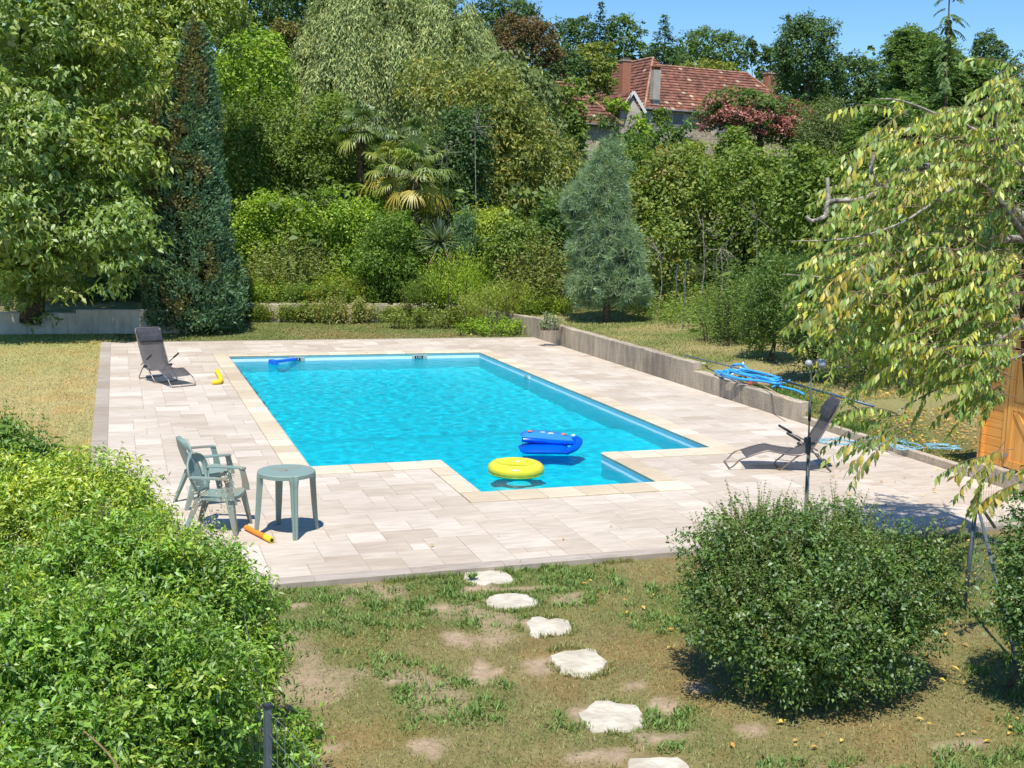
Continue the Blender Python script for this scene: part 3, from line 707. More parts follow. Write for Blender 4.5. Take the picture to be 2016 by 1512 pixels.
# small front slope of the wing up to its own apex
roofplane(mb, rc_, HA+HB*3.9+HF*3.3-HF*.7+HZ*4.0, HF, (HB*.45+HZ*.75)/np.hypot(.45, .75), [(0, 0), (1.4, 0), (.7, .87)], course=.3, w=.35)
o_ = mb.build('roof', ROOF, house, W=True, cols=np.array(rc_)); rf = o_
tb = MB()
def rp(o, pts): return [tuple(p) for p in pts]
def Hp(t_, b_, z_): return HA+HF*t_+HB*b_+HZ*z_
tb.tube([Hp(3.3, 4, 4.13), Hp(L_-4, 4, 4.13)], .12, 6); tb.tube([Hp(L_-4, 4, 4.13), Hp(L_, 0, .05)], .12, 6); tb.tube([Hp(0, 0, .05), Hp(3.3, 4.4, 4.8)], .12, 6)
tb.tube([Hp(3.3, 4.4, 4.8), Hp(3.3, 13, 4.8)], .12, 6)
rd = MB(); rd.V = tb.V; rd.F = tb.F
RIDGE = pbr('ridge_tiles', (.40, .22, .15), .9, .2, var=.3, scale=4); o_ = rd.build('ridge_cap', RIDGE, rf); o_.data.transform(Matrix.Translation(-Vector(house.location)))
# walls
mb = MB()
def hbox(t0, t1, b0, b1, z0, z1):
    P8 = [Hp(t_, b_, z_) for z_ in (z0, z1) for (t_, b_) in ((t0, b0), (t1, b0), (t1, b1), (t0, b1))]
    mb.add(P8, [(0, 3, 2, 1), (4, 5, 6, 7), (0, 1, 5, 4), (1, 2, 6, 5), (2, 3, 7, 6), (3, 0, 4, 7)])
hbox(.35, L_-.35, .35, 7.65, -7, -.12); hbox(.35, 6.2, 7.65, 12.6, -7, -.12)
mb.build('wall', STONE, house, W=True)
mb = MB(); mb.tube([Hp(-.1, -.08, -.03), Hp(L_+.1, -.08, -.03)], .08, 8); mb.build('gutter', ZINC, house, W=True)
mb = MB()
for t0, t1 in ((.3, 4.8),): hbox(t0, t1, .30, .36, -3.2, -.2)
mb.build('rendered_patch', PLASTER, house, W=True)
def window(px, py, w_, h_, shutter=True):
    r_ = ray(px, py); # hit the front wall plane
    n_ = HB; t_ = ((Hp(0, .35, 0)-EYE)@n_)/(r_@n_); p_ = EYE+r_*t_; tt_ = (p_-HA)@HF; zz = p_[2]-HA[2]
    global mb
    mb = MB(); hbox(tt_-w_/2-.14, tt_+w_/2+.14, .28, .34, zz-h_/2-.14, zz+h_/2+.2); f0 = mb.build('window', PLASTER, house, W=True)
    mb = MB(); hbox(tt_-w_/2, tt_+w_/2, .25, .275, zz-h_/2, zz+h_/2); f1 = mb.build('shutter', SHUTTER, f0); f1.data.transform(Matrix.Translation(-Vector(house.location)))
window(1334, 239, 1.0, 1.2); window(1283, 252, .9, 1.2); window(1420, 246, 1.0, 1.2)
def chimney(px0, px1, pyt, pyb, d, mat, cap, name, label):
    global mb
    c_ = at((px0+px1)/2, pyb, d); top = at((px0+px1)/2, pyt, d); w_ = (px1-px0)/CF*d*.78
    q = math.atan2(HF[1], HF[0]); mb = MB(); h_ = top[2]-c_[2]
    mb.box((0, 0, h_/2-.3), (w_, w_*.8, h_+.6)); o_ = mb.build('chimney', mat, house); o_.location = Vector(c_)-house.location; o_.rotation_euler.z = q
    if label: o_['label'] = label
    if cap == 'slab':
        mb = MB(); mb.box((0, 0, h_+.05), (w_*1.12, w_*.92, .12)); mb.build('chimney_cap', STONE, o_)
        mb = MB(); mb.box((0, 0, h_+.2), (w_*.9, w_*.7, .16)); mb.build('chimney_top', pbr('soot', (.12, .1, .09), .9), o_)
    else:
        mb = MB()
        for sx in (-.4, 0, .4): mb.box((sx*w_, 0, h_+.14), (.08, w_*.7, .22))
        mb.box((0, 0, h_+.29), (w_*1.15, w_*.95, .08)); mb.build('chimney_pot', BRICK, o_)
        mb = MB(); mb.box((0, 0, h_*.02-.1), (w_*1.3, w_*1.1, .1)); mb.build('flashing', ZINC, o_)
    return o_
chimney(1217, 1241, 122, 182, 97.5, BRICK, 'slab', 'chimney', 'left red brick chimney')
chimney(1279, 1299, 139, 196, 95.9, PLASTER, 'pot', 'chimney', 'cream rendered chimney with an open brick top')
chimney(1500, 1527, 147, 195, 103.5, BRICK, 'slab', 'chimney', 'right red brick chimney')
mb = MB(); a0 = at(1227, 120, 97.5); mb.tube([a0, a0+HZ*2.0], .03, 5); mb.tube([a0+HZ*1.8-HF*.8, a0+HZ*2.0+HF*.2], .02, 5)
for k_ in range(5): mb.tube([a0+HZ*(1.82+.03*k_)-HF*(.7-.18*k_)+HB*.3, a0+HZ*(1.82+.03*k_)-HF*(.7-.18*k_)-HB*.3], .012, 4)
mb.build('antenna', ZINC, house, W=True)
# lower annexe with its own hipped roof, nearer to the garden
ann = thing('tiled_annexe', 'lower annexe with a short red tiled roof left of the big house', 'outbuilding', tuple(at(1200, 290, 85)))
oc = at(1227, 247, 85); oc2 = oc-HF*7.0
mb = MB(); rc_ = []
sC = HB*3.2+HZ*3.1; snC = np.linalg.norm(sC)
roofplane(mb, rc_, oc2, HF, sC/snC, [(0, 0), (7, 0), (4.3, snC), (0, snC)])
roofplane(mb, rc_, oc, HB, (-HF*2.7+HZ*3.1)/np.hypot(2.7, 3.1), [(0, 0), (6.4, 0), (3.2, np.hypot(2.7, 3.1))])
rfc = mb.build('roof', ROOF, ann, W=True, cols=np.array(rc_))
mb = MB(); mb.tube([oc2+HB*3.2+HZ*3.13, oc-HF*2.7+HB*3.2+HZ*3.13, oc+HZ*.03], .1, 6); o_ = mb.build('ridge_cap', RIDGE, rfc); o_.data.transform(Matrix.Translation(-Vector(ann.location)))
mb = MB(); HA_, = (HA.copy(),)
P8 = [oc2+HF*a_+HB*b_+HZ*z_ for z_ in (-6, -.1) for (a_, b_) in ((.2, .3), (6.7, .3), (6.7, 6.1), (.2, 6.1))]
mb.add(P8, [(0, 3, 2, 1), (4, 5, 6, 7), (0, 1, 5, 4), (1, 2, 6, 5), (2, 3, 7, 6), (3, 0, 4, 7)]); mb.build('wall', STONE, ann, W=True)
mb = MB(); mb.tube([oc2-HB*.06-HZ*.05, oc-HB*.06-HZ*.05], .07, 6); mb.build('gutter', ZINC, ann, W=True)
# small gabled porch between the two
por = thing('gabled_porch', 'small gabled dormer-like porch with white bargeboards between the two roofs', 'porch', tuple(at(1243, 270, 88)))
ap = at(1243, 181, 88); el = at(1221, 214, 88.3); er = at(1267, 223, 87.7)
mb = MB(); rc_ = []
for e0, sg in ((el, 1), (er, -1)):
    s_ = ap-e0; s_ = s_-HB*(s_@HB); ln = np.linalg.norm(s_); e0b = ap-s_
    roofplane(mb, rc_, e0b, HB, s_/ln, [(-.3, 0), (7, 0), (7, ln), (-.3, ln)])
mb.build('roof', ROOF, por, W=True, cols=np.array(rc_))
mb = MB(); q0 = ap-HZ*.12
mb.add([tuple(ap-HZ*.1), tuple(er-HF*.15), tuple(er-HF*.15-HZ*4), tuple(el+HF*.15-HZ*4), tuple(el+HF*.15), tuple(ap-HZ*.1+HB*.3), tuple(er-HF*.15+HB*.3), tuple(er-HF*.15-HZ*4+HB*.3), tuple(el+HF*.15-HZ*4+HB*.3), tuple(el+HF*.15+HB*.3)],
       [(0, 1, 2, 3, 4), (9, 8, 7, 6, 5), (0, 5, 6, 1), (4, 3, 8, 9), (1, 6, 7, 2), (0, 4, 9, 5)])
mb.build('wall', PLASTER, por, W=True)
mb = MB(); mb.beam(ap-HB*.35, er-HB*.35, .06, .2); mb.beam(el-HB*.35, ap-HB*.35, .06, .2); mb.build('bargeboard', WOODWHITE, por, W=True)
# glimpse of one more tiled roof behind the annexe
far = thing('tiled_barn', 'small piece of tiled roof showing among the trees left of the annexe', 'outbuilding', tuple(at(1105, 230, 100)))
o0 = at(1096, 168, 100); mb = MB(); rc_ = []; roofplane(mb, rc_, o0, HF, s_u, [(0, 0), (3.0, 0), (3.0, 1.6), (0, 1.6)]); roofplane(mb, rc_, o0+HB*2.3, HF, (-HB*4+HZ*hgt)/sn, [(0, 0), (3.0, 0), (3.0, 1.6), (0, 1.6)], course=.8)
mb.build('roof', ROOF, far, W=True, cols=np.array(rc_))
mb = MB(); P8 = [o0+HF*a_+HB*b_+HZ*z_ for z_ in (-7, 0) for (a_, b_) in ((.1, .2), (2.9, .2), (2.9, 2.1), (.1, 2.1))]
mb.add(P8, [(0, 3, 2, 1), (4, 5, 6, 7), (0, 1, 5, 4), (1, 2, 6, 5), (2, 3, 7, 6), (3, 0, 4, 7)]); mb.build('wall', STONE, far, W=True)

# ============================================================ WOODEN SHED (right edge)
def wood(name, c1, c2, sc=1.0, axis='y'):
    m, t = newmat(name); o = N(t, 'ShaderNodeOutputMaterial'); p = N(t, 'ShaderNodeBsdfPrincipled', i_Roughness=.5)
    ge = N(t, 'ShaderNodeNewGeometry'); mp = N(t, 'ShaderNodeMapping')
    mp.inputs['Scale'].default_value = {'y': (9, .9, 22), 'z': (14, 14, 1.0)}[axis]; t.links.new(ge.outputs['Position'], mp.inputs['Vector'])
    n1 = N(t, 'ShaderNodeTexNoise', i_Scale=1.5*sc, i_Detail=6.0, i_Distortion=1.0); t.links.new(mp.outputs[0], n1.inputs['Vector'])
    cr = N(t, 'ShaderNodeValToRGB'); e = cr.color_ramp.elements; e[0].position = .35; e[0].color = (*c2, 1); e[1].position = .65; e[1].color = (*c1, 1); t.links.new(n1.outputs['Fac'], cr.inputs[0])
    t.links.new(cr.outputs[0], p.inputs['Base Color']); t.links.new(p.outputs[0], o.inputs['Surface']); return m
PINE_W = wood('stained_pine', (.82, .40, .085), (.66, .27, .05)); PINE_V = wood('stained_pine_upright', (.84, .43, .10), (.66, .28, .05), axis='z')
FELT = pbr('roof_felt', (.10, .10, .10), .95, .1)
blk = thing('concrete_block', 'rough concrete footing under the orange wooden shed', 'footing', (12.7, 12.3, 0))
m_ = MB(); m_.box((12.85, 12.05, .08), (2.1, 2.66, .34)); m_.build('footing_block', CONC_BACK, blk, W=True, bevel=.02)
sh = thing('garden_shed', 'small orange-stained wooden shed behind the cherry tree at the right edge', 'shed', (12.9, 12.1, .25))
SX, SY0, SY1, SZ = 11.95, 10.9, 13.26, .252
pb = {}
for k_ in range(15):
    z_ = SZ+.067+k_*.132
    for face in ('w', 'n', 's', 'e'):
        if face == 'w':
            if k_ < 13: # leave the door opening
                m_ = MB(); m_.box((SX, (12.86+SY1+.09)/2, z_), (.038, SY1+.09-12.86, .128)); m_.build('plank', PINE_W, sh, W=True, bevel=.006)
                m_ = MB(); m_.box((SX, (SY0+11.95)/2, z_), (.038, 11.95-SY0, .128)); m_.build('plank', PINE_W, sh, W=True, bevel=.006)
            else: m_ = MB(); m_.box((SX, (SY0+SY1)/2, z_), (.038, SY1-SY0+.18, .128)); m_.build('plank', PINE_W, sh, W=True, bevel=.006)
        elif face in 'ns':
            m_ = MB(); m_.box((SX+.98, SY1 if face == 'n' else SY0+.02, z_), (2.1, .038, .128)); m_.build('plank', PINE_W, sh, W=True, bevel=.006)
        else:
            m_ = MB(); m_.box((SX+1.95, (SY0+SY1)/2, z_), (.038, SY1-SY0+.1, .128)); m_.build('plank', PINE_W, sh, W=True, bevel=.006)
dr = MB(); dr.box((SX-.012, 12.405, SZ+.86), (.03, .84, 1.68)); door = dr.build('door', PINE_V, sh, W=True)
m_ = MB()
for yk in (12.035, 12.775): m_.box((SX-.035, yk, SZ+.86), (.018, .10, 1.68))
for zk in (.07, .9, 1.65): m_.box((SX-.036, 12.405, SZ+zk), (.016, .64, .11))
m_.beam((SX-.034, 12.12, SZ+.15), (SX-.034, 12.69, SZ+.84), .014, .08); o_ = m_.build('door_frame', PINE_V, door); o_.data.transform(Matrix.Translation(-Vector(sh.location)))
m_ = MB(); m_.box((SX-.055, 12.78, SZ+.2), (.03, .06, .05)); o_ = m_.build('hinge', ZINC, door); o_.data.transform(Matrix.Translation(-Vector(sh.location)))
m_ = MB(); m_.box((SX-.02, 12.873, SZ+.86), (.03, .06, 1.74)); m_.box((SX-.02, 11.935, SZ+.86), (.03, .06, 1.74)); m_.build('door_post', PINE_V, sh, W=True)
zr = SZ+15*.132
for k_ in range(3): # roof boards, fall to the back
    pass
m_ = MB()
for k_ in range(15): m_.box((SX, SY1+.075, SZ+.067+k_*.132), (.06, .09, .122))
m_.build('corner_ends', PINE_W, sh, W=True, bevel=.006)['kind'] = 'stuff'
m_ = MB(); m_.add([(SX-.25, SY0-.2, zr+.16), (SX+2.2, SY0-.2, zr-.02), (SX+2.2, SY1+.25, zr-.02), (SX-.25, SY1+.25, zr+.16), (SX-.25, SY0-.2, zr+.19), (SX+2.2, SY0-.2, zr+.01), (SX+2.2, SY1+.25, zr+.01), (SX-.25, SY1+.25, zr+.19)],
              [(0, 3, 2, 1), (4, 5, 6, 7), (0, 1, 5, 4), (1, 2, 6, 5), (2, 3, 7, 6), (3, 0, 4, 7)]); m_.build('roof', FELT, sh, W=True)
m_ = MB(); m_.beam((SX-.262, SY0-.21, zr+.12), (SX-.262, SY1+.262, zr+.12), .022, .15); m_.beam((SX-.27, SY1+.262, zr+.12), (SX+2.2, SY1+.262, zr-.06), .022, .15); m_.build('fascia', PINE_W, sh, W=True)

# ============================================================ FURNITURE AND THINGS
GREENP = pbr('green_resin', (.215, .30, .27), .45, .4, scale=2.2, bump=.05, bscale=30, col2=(.25, .22, .17), ramp=(.36, .50), coords='World')
STEEL = pbr('brown_steel_tube', (.24, .20, .185), .35, .5, metal=.4, var=.1)
def slingmat():
    m, t = newmat('dark_sling_mesh'); o = N(t, 'ShaderNodeOutputMaterial'); d = N(t, 'ShaderNodeBsdfPrincipled', i_Roughness=.7)
    d.inputs['Base Color'].default_value = (.075, .07, .075, 1); tr = N(t, 'ShaderNodeBsdfTransparent'); tc = N(t, 'ShaderNodeTexCoord')
    wv_ = N(t, 'ShaderNodeTexNoise', i_Scale=3.0); t.links.new(tc.outputs['Object'], wv_.inputs['Vector'])
    mr = N(t, 'ShaderNodeMapRange'); mr.inputs['To Min'].default_value = .22; mr.inputs['To Max'].default_value = .34; t.links.new(wv_.outputs['Fac'], mr.inputs['Value'])
    mx = N(t, 'ShaderNodeMixShader'); t.links.new(mr.outputs[0], mx.inputs[0]); t.links.new(d.outputs[0], mx.inputs[1]); t.links.new(tr.outputs[0], mx.inputs[2]); t.links.new(mx.outputs[0], o.inputs['Surface']); return m
SLING = slingmat(); PILLOW = pbr('headrest_fabric', (.06, .06, .07), .8, .2)

def make_lounger(label, loc, rz):
    t = thing('sun_lounger', label, 'sun lounger', loc, rz, 'rocking sun loungers on the terrace')
    hw = .27; prof_ = smoothpath([(.24, .19), (.40, .255), (.56, .30), (.72, .275), (.92, .25), (1.08, .27), (1.20, .36), (1.34, .60), (1.46, .84), (1.56, 1.05)], 4)
    V = []; F = []; n_ = len(prof_)
    for (x, z) in prof_:
        for j, yy in enumerate(np.linspace(-hw, hw, 5)):
            sag = -.012*(1-(yy/hw)**2); V += [(x, yy, z+sag)]
    for i in range(n_-1):
        for j in range(4): F.append((i*5+j, (i+1)*5+j, (i+1)*5+j+1, i*5+j+1))
    o = mk('sling', V, F, SLING, t, smooth=True); s_ = o.modifiers.new('thick', 'SOLIDIFY'); s_.thickness = .003
    m_ = MB()
    for s in (-1, 1):
        m_.tube([(x, s*(hw+.008), z) for x, z in prof_], .0115, 8)
    m_.tube(smoothpath([(.24, -hw-.008, .19), (.14, -hw-.008, .15), (.06, -hw-.005, .06), (0, -hw+.02, .014), (0, -hw+.06, .012)], 4)+[(0, hw-.06, .012)]+smoothpath([(0, hw-.06, .012), (0, hw-.02, .014), (.06, hw+.005, .06), (.14, hw+.008, .15), (.24, hw+.008, .19)], 4), .0115, 8)
    m_.tube([(1.56, -hw-.008, 1.05), (1.575, -hw+.03, 1.07), (1.575, hw-.03, 1.07), (1.56, hw+.008, 1.05)], .0115, 8)
    m_.build('side_frame', STEEL, t, smooth=True)
    for nm, pts in (('leg_frame', [(1.12, .30), (.98, .22), (.75, .014)]), ('leg_frame', [(1.10, .33), (1.28, .27), (1.50, .014)])):
        m_ = MB(); h2 = hw-.012
        m_.tube([(pts[0][0], -h2, pts[0][1]), (pts[1][0], -h2, pts[1][1]), (pts[2][0]+(.03 if pts[2][0] < 1 else -.03), -h2, .04), (pts[2][0], -h2+.03, .014), (pts[2][0], h2-.03, .014), (pts[2][0]+(.03 if pts[2][0] < 1 else -.03), h2, .04), (pts[1][0], h2, pts[1][1]), (pts[0][0], h2, pts[0][1])], .0115, 8)
        m_.build(nm, STEEL, t, smooth=True)
    for s in (-1, 1):
        m_ = MB(); m_.tube([(1.27, s*(hw+.035), .33), (1.12, s*(hw+.035), .41), (.98, s*(hw+.035), .485)], .011, 8); a_ = m_.build('armrest', STEEL, t, smooth=True)
        m_ = MB(); m_.tube([(1.0, s*(hw+.035), .475), (.80, s*(hw+.035), .585)], .019, 8); m_.build('grip', DARKP, a_, smooth=True)
        m_ = MB(); m_.tube([(1.12, s*(hw-.02), .31), (1.12, s*(hw+.05), .31)], .028, 10); m_.build('hinge_disc', DARKP, t)
    m_ = MB(); V = []
    hp = [(1.40, .80), (1.46, .895), (1.52, .985), (1.565, 1.06)]
    for dx in (.012, -.045):
        for (x, z) in hp:
            bul = dx if (x, z) not in (hp[0], hp[-1]) else dx*.4
            V += [(x+bul, -hw+.012, z-bul*.3), (x+bul, hw-.012, z-bul*.3)]
    F = [(2*i, 2*i+1, 2*i+3, 2*i+2) for i in range(3)]+[(8+2*i, 8+2*i+2, 8+2*i+3, 8+2*i+1) for i in range(3)]+[(0, 2, 10, 8), (2, 4, 12, 10), (4, 6, 14, 12), (1, 9, 11, 3), (3, 11, 13, 5), (5, 13, 15, 7), (0, 8, 9, 1), (6, 7, 15, 14)]
    mk('headrest', V, F, PILLOW, t, bevel=.008)
    return t
make_lounger('dark mesh sun lounger on the far left corner of the terrace', (1.24, 23.98, .002), R(115))
make_lounger('dark mesh sun lounger right of the pool, seen side-on behind the light pole', (8.60, 14.84, .002), R(-21))

def make_chair(label, loc, rz):
    t = thing('garden_chair', label, 'chair', loc, rz, 'green resin armchairs by the round table')
    # seat: waisted slab, x forward
    out = [(-.20, -.20), (-.05, -.225), (.12, -.24), (.21, -.235), (.25, -.19), (.265, -.08), (.265, .08), (.25, .19), (.21, .235), (.12, .24), (-.05, .225), (-.20, .20)]
    m_ = MB(); n_ = len(out)
    V = [(x, y, .425+(.012 if x > .2 else 0)-.02*(1-(abs(y)/.24)**2)-(.015 if x < 0 else 0)) for x, y in out]+[(x*.99, y*.99, .375) for x, y in out]+[(x*.6, y*.6, .405) for x, y in out]
    F = [(i, (i+1) % n_, 2*n_+(i+1) % n_, 2*n_+i) for i in range(n_)]+[tuple(2*n_+i for i in range(n_))]+[(n_+i, n_+(i+1) % n_, (i+1) % n_, i) for i in range(n_)]
    mk('seat', V, F, GREENP, t, smooth=False, bevel=.006)
    # backrest: rounded shell with a raised rim and two slots
    def bk(u, v): # u -1..1 across, v 0..1 up
        half = np.interp(v, [0, .15, .4, .62, .82, .94, 1], [.17, .205, .265, .29, .245, .155, .02])
        y = u*half; z = .42+.44*v; x = -.20-.13*v-.02*v*v+.055*(abs(u)**2)*(.5+.5*v)
        return (x, y, z)
    V = []; F = []; nu, nv = 16, 14
    for i in range(nv+1):
        for j in range(nu+1): V.append(bk(-1+2*j/nu, i/nv))
    for i in range(nv):
        for j in range(nu):
            if j in (2, 3, 12, 13) and 2 <= i <= 9 and not (j in (2, 13) and i < 4): continue
            F.append((i*(nu+1)+j, i*(nu+1)+j+1, (i+1)*(nu+1)+j+1, (i+1)*(nu+1)+j))
    o = mk('backrest', V, F, GREENP, t, smooth=True); s_ = o.modifiers.new('thick', 'SOLIDIFY'); s_.thickness = .014; s_.offset = 0
    m_ = MB(); m_.tube([bk(-1, v) for v in np.linspace(.12, .97, 12)]+[bk(0, 1.0)]+[bk(1, v) for v in np.linspace(.97, .12, 12)], .014, 8); m_.build('back_rim', GREENP, o, smooth=True)
    for s in (-1, 1):
        m_ = MB(); p0 = bk(s, .52)
        pth = smoothpath([p0, (-.16, s*.285, .655), (0, s*.295, .655), (.17, s*.29, .652), (.225, s*.285, .648)], 3)
        n0 = len(pth)
        # flat strap cross-section
        V = []; F = []
        for (x, y, z) in pth: V += [(x, y-.032, z+.008), (x, y+.032, z+.008), (x, y+.034, z-.014), (x, y-.034, z-.014)]
        for i in range(n0-1):
            for j in range(4): F.append((i*4+j, (i+1)*4+j, (i+1)*4+(j+1) % 4, i*4+(j+1) % 4))
        F += [(0, 1, 2, 3), ((n0-1)*4+3, (n0-1)*4+2, (n0-1)*4+1, (n0-1)*4)]
        m_.add(V, F)
        # front upright down to the seat
        V = []
        for (x, z, w_) in ((.195, .648, .045), (.21, .60, .04), (.235, .50, .046), (.25, .40, .055)):
            V += [(x-w_, s*.285-s*.04*(.645-z), z), (x+w_*.6, s*.285-s*.04*(.645-z), z), (x+w_*.6, s*.262-s*.04*(.645-z), z), (x-w_, s*.262-s*.04*(.645-z), z)]
        F = [(i*4+j, i*4+(j+1) % 4, (i+1)*4+(j+1) % 4, (i+1)*4+j) for i in range(3) for j in range(4)]+[(0, 3, 2, 1), (12, 13, 14, 15)]
        m_.add(V, F); m_.build('armrest', GREENP, t, bevel=.004)
    for sx, top, foot in ((1, (.235, .235), (.30, .275)), (-1, (-.19, .19), (-.33, .245))):
        for s in (-1, 1):
            V = []
            for f_ in (0, 1):
                x = top[0]+(foot[0]-top[0])*f_; y = s*(top[1]+(foot[1]-top[1])*f_); w1 = .078-.036*f_; z = .425*(1-f_)+.0
                z = .41 if f_ == 0 else 0
                V += [(x-sx*w1, y, z), (x, y-s*w1, z), (x+sx*.008, y-s*w1*.9, z), (x+sx*.008, y+s*.008, z), (x-sx*w1*.9, y+s*.008, z)]
            F = [(i, (i+1) % 5, 5+(i+1) % 5, 5+i) for i in range(5)]+[(4, 3, 2, 1, 0), (5, 6, 7, 8, 9)]
            mk('leg', V, F, GREENP, t, bevel=.003)
    return t
make_chair('green resin armchair nearest the camera, facing the round table, its base behind the hedge', (1.04, 13.18, .002), R(-24))
make_chair('green resin armchair standing behind the other one, seen from behind its back', (.98, 14.38, .002), R(14))

tb_ = thing('round_table', 'round green resin garden table on four splayed legs', 'table', (1.765, 12.83, .002), R(8))
m_ = MB(); ns = 48; V = []; 
def tr_(a):
    k_ = min(abs(((a-math.pi/4*0) % (math.pi/2))-0), abs(math.pi/2-((a) % (math.pi/2))))
    return .325 if k_ > .11 else .312
ring = [(tr_(2*math.pi*i/ns)*math.cos(2*math.pi*i/ns), tr_(2*math.pi*i/ns)*math.sin(2*math.pi*i/ns)) for i in range(ns)]
V = [(x*.97, y*.97, .722) for x, y in ring]+[(x, y, .714) for x, y in ring]+[(x, y, .672) for x, y in ring]+[(x*.96, y*.96, .672) for x, y in ring]+[(x*.96, y*.96, .70) for x, y in ring]
F = [tuple(range(ns)), tuple(4*ns+i for i in range(ns-1, -1, -1))]+[(k_*ns+i, (k_+1)*ns+i, (k_+1)*ns+(i+1) % ns, k_*ns+(i+1) % ns) for k_ in range(4) for i in range(ns)]
mk('table_top', V, F, GREENP, tb_)
m_ = MB(); m_.tube([(0, 0, .715), (0, 0, .7235)], .018, 12); m_.build('parasol_plug', pbr('dark_green_plastic', (.10, .13, .12), .6), tb_)
for k_ in range(4):
    a_ = k_*math.pi/2-math.pi/2+.0; ca, sa = math.cos(a_), math.sin(a_); V = []
    for z, r0, w_, dp in ((.712, .322, .055, .05), (.66, .33, .05, .05), (.58, .332, .040, .05), (.30, .348, .034, .045), (.0, .368, .026, .035)):
        for (rr, ww) in ((r0-dp, -w_), (r0, -w_), (r0+.006, -w_*.55), (r0-.004, 0), (r0+.006, w_*.55), (r0, w_), (r0-dp, w_)):
            V.append((rr*ca-ww*sa, rr*sa+ww*ca, z))
    F = [(i*7+j, i*7+(j+1) % 7, (i+1)*7+(j+1) % 7, (i+1)*7+j) for i in range(4) for j in range(7)]+[tuple(range(6, -1, -1)), tuple(28+i for i in range(7))]
    mk('leg', V, F, GREENP, tb_, bevel=.002)

# orange and yellow foam tube on the paving
ORANGE = pbr('orange_foam', (.85, .26, .03), .6, .3, var=.05); YEL = pbr('yellow_foam', (.88, .62, .03), .6, .3, var=.05)
wt = thing('water_squirter', 'orange tube toy with a yellow end lying on the paving by the table', 'water toy', (1.33, 13.01, .03))
a_ = Vector((1.33, 13.01, .034)); b_ = Vector((1.545, 12.42, .034)); c_ = a_.lerp(b_, .76)
m_ = MB(); m_.tube([a_, c_], .031, 16); m_.build('barrel', ORANGE, wt, W=True, smooth=False)
m_ = MB(); m_.tube([c_, b_], .033, 16); m_.build('yellow_end', YEL, wt, W=True)
m_ = MB(); m_.tube([b_, b_+(b_-c_)*.02], .02, 12); m_.build('end_plug', DARKP, wt, W=True)
# yellow bent foam noodle
nd = MB(); pth = smoothpath([tuple(gnd(px, py)[:2])+(.05,) for px, py in ((427, 734), (431, 742), (434.5, 750), (434, 755.5), (427, 757), (418, 757.5))], 5)
nd.tube(pth, .048, 12); o = nd.build('pool_noodle', YEL, None, smooth=True); tagp(o, 'short bent yellow foam noodle lying near the pool edge, right of the left lounger', 'pool toy')

# yellow swim ring
RINGM = pbr('yellow_vinyl', (.72, .64, .04), .25, .5, var=.02); RINGM.node_tree.nodes['Principled BSDF'].inputs['Subsurface Weight'].default_value = .0
ringt = thing('swim_ring', 'bright yellow inflatable swim ring floating near the steps', 'swim ring', (5.53, 15.66, WATER_Z-.03))
V = []; F = []; nu, nv = 72, 20; R0, r0 = .312, .110
for i in range(nu):
    th = 2*math.pi*i/nu; wr = 1+.012*math.cos(th*36)
    for j in range(nv):
        ph = 2*math.pi*j/nv; cx = math.cos(ph); w_ = 1+(.05*math.cos(th*22) if cx < -.1 else .012*math.cos(th*22))
        V.append(((R0+r0*cx*w_)*math.cos(th), (R0+r0*cx*w_)*math.sin(th), .105+r0*math.sin(ph)*.95))
for i in range(nu):
    for j in range(nv): F.append((i*nv+j, ((i+1) % nu)*nv+j, ((i+1) % nu)*nv+(j+1) % nv, i*nv+(j+1) % nv))
mk('ring_tube', V, F, RINGM, ringt, smooth=True)
m_ = MB()
for zz in (.055, .075): 
    m_.tube([((R0+r0*.93)*math.cos(a), (R0+r0*.93)*math.sin(a), zz) for a in np.linspace(0, 2*math.pi, 60)], .003, 5, cap=False)
m_.build('welded_seam', RINGM, ringt)
m_ = MB(); m_.tube([(R0*math.cos(2.4), R0*math.sin(2.4), .205), (R0*math.cos(2.4), R0*math.sin(2.4), .228)], .014, 8); m_.build('valve', RINGM, ringt)

# blue inflatable float: folded lounger, two cushions hinged on the right
def vinyl(name, col, tr=.25):
    m, t = newmat(name); o = N(t, 'ShaderNodeOutputMaterial'); p = N(t, 'ShaderNodeBsdfPrincipled', i_Roughness=.12)
    p.inputs['Base Color'].default_value = (*col, 1); tp = N(t, 'ShaderNodeBsdfTransparent'); tp.inputs['Color'].default_value = (.25, .55, 1, 1)
    mx = N(t, 'ShaderNodeMixShader'); mx.inputs[0].default_value = tr; t.links.new(p.outputs[0], mx.inputs[1]); t.links.new(tp.outputs[0], mx.inputs[2]); t.links.new(mx.outputs[0], o.inputs['Surface']); return m
BV = vinyl('blue_vinyl', (.0, .10, .72), .15); BV2 = vinyl('clear_blue_vinyl', (.05, .30, .80), .30)
fl = thing('inflatable_lounger', 'folded blue see-through inflatable lounger with orange dots, floating behind the yellow ring', 'pool float', (6.57, 17.12, WATER_Z), R(-14))
fl.scale = (.92, .92, .95)
def cushion(pts, r, n=14, flat=.8):
    m_ = MB(); m_.tube(smoothpath(pts, 5), r, n, flat=flat); return m_
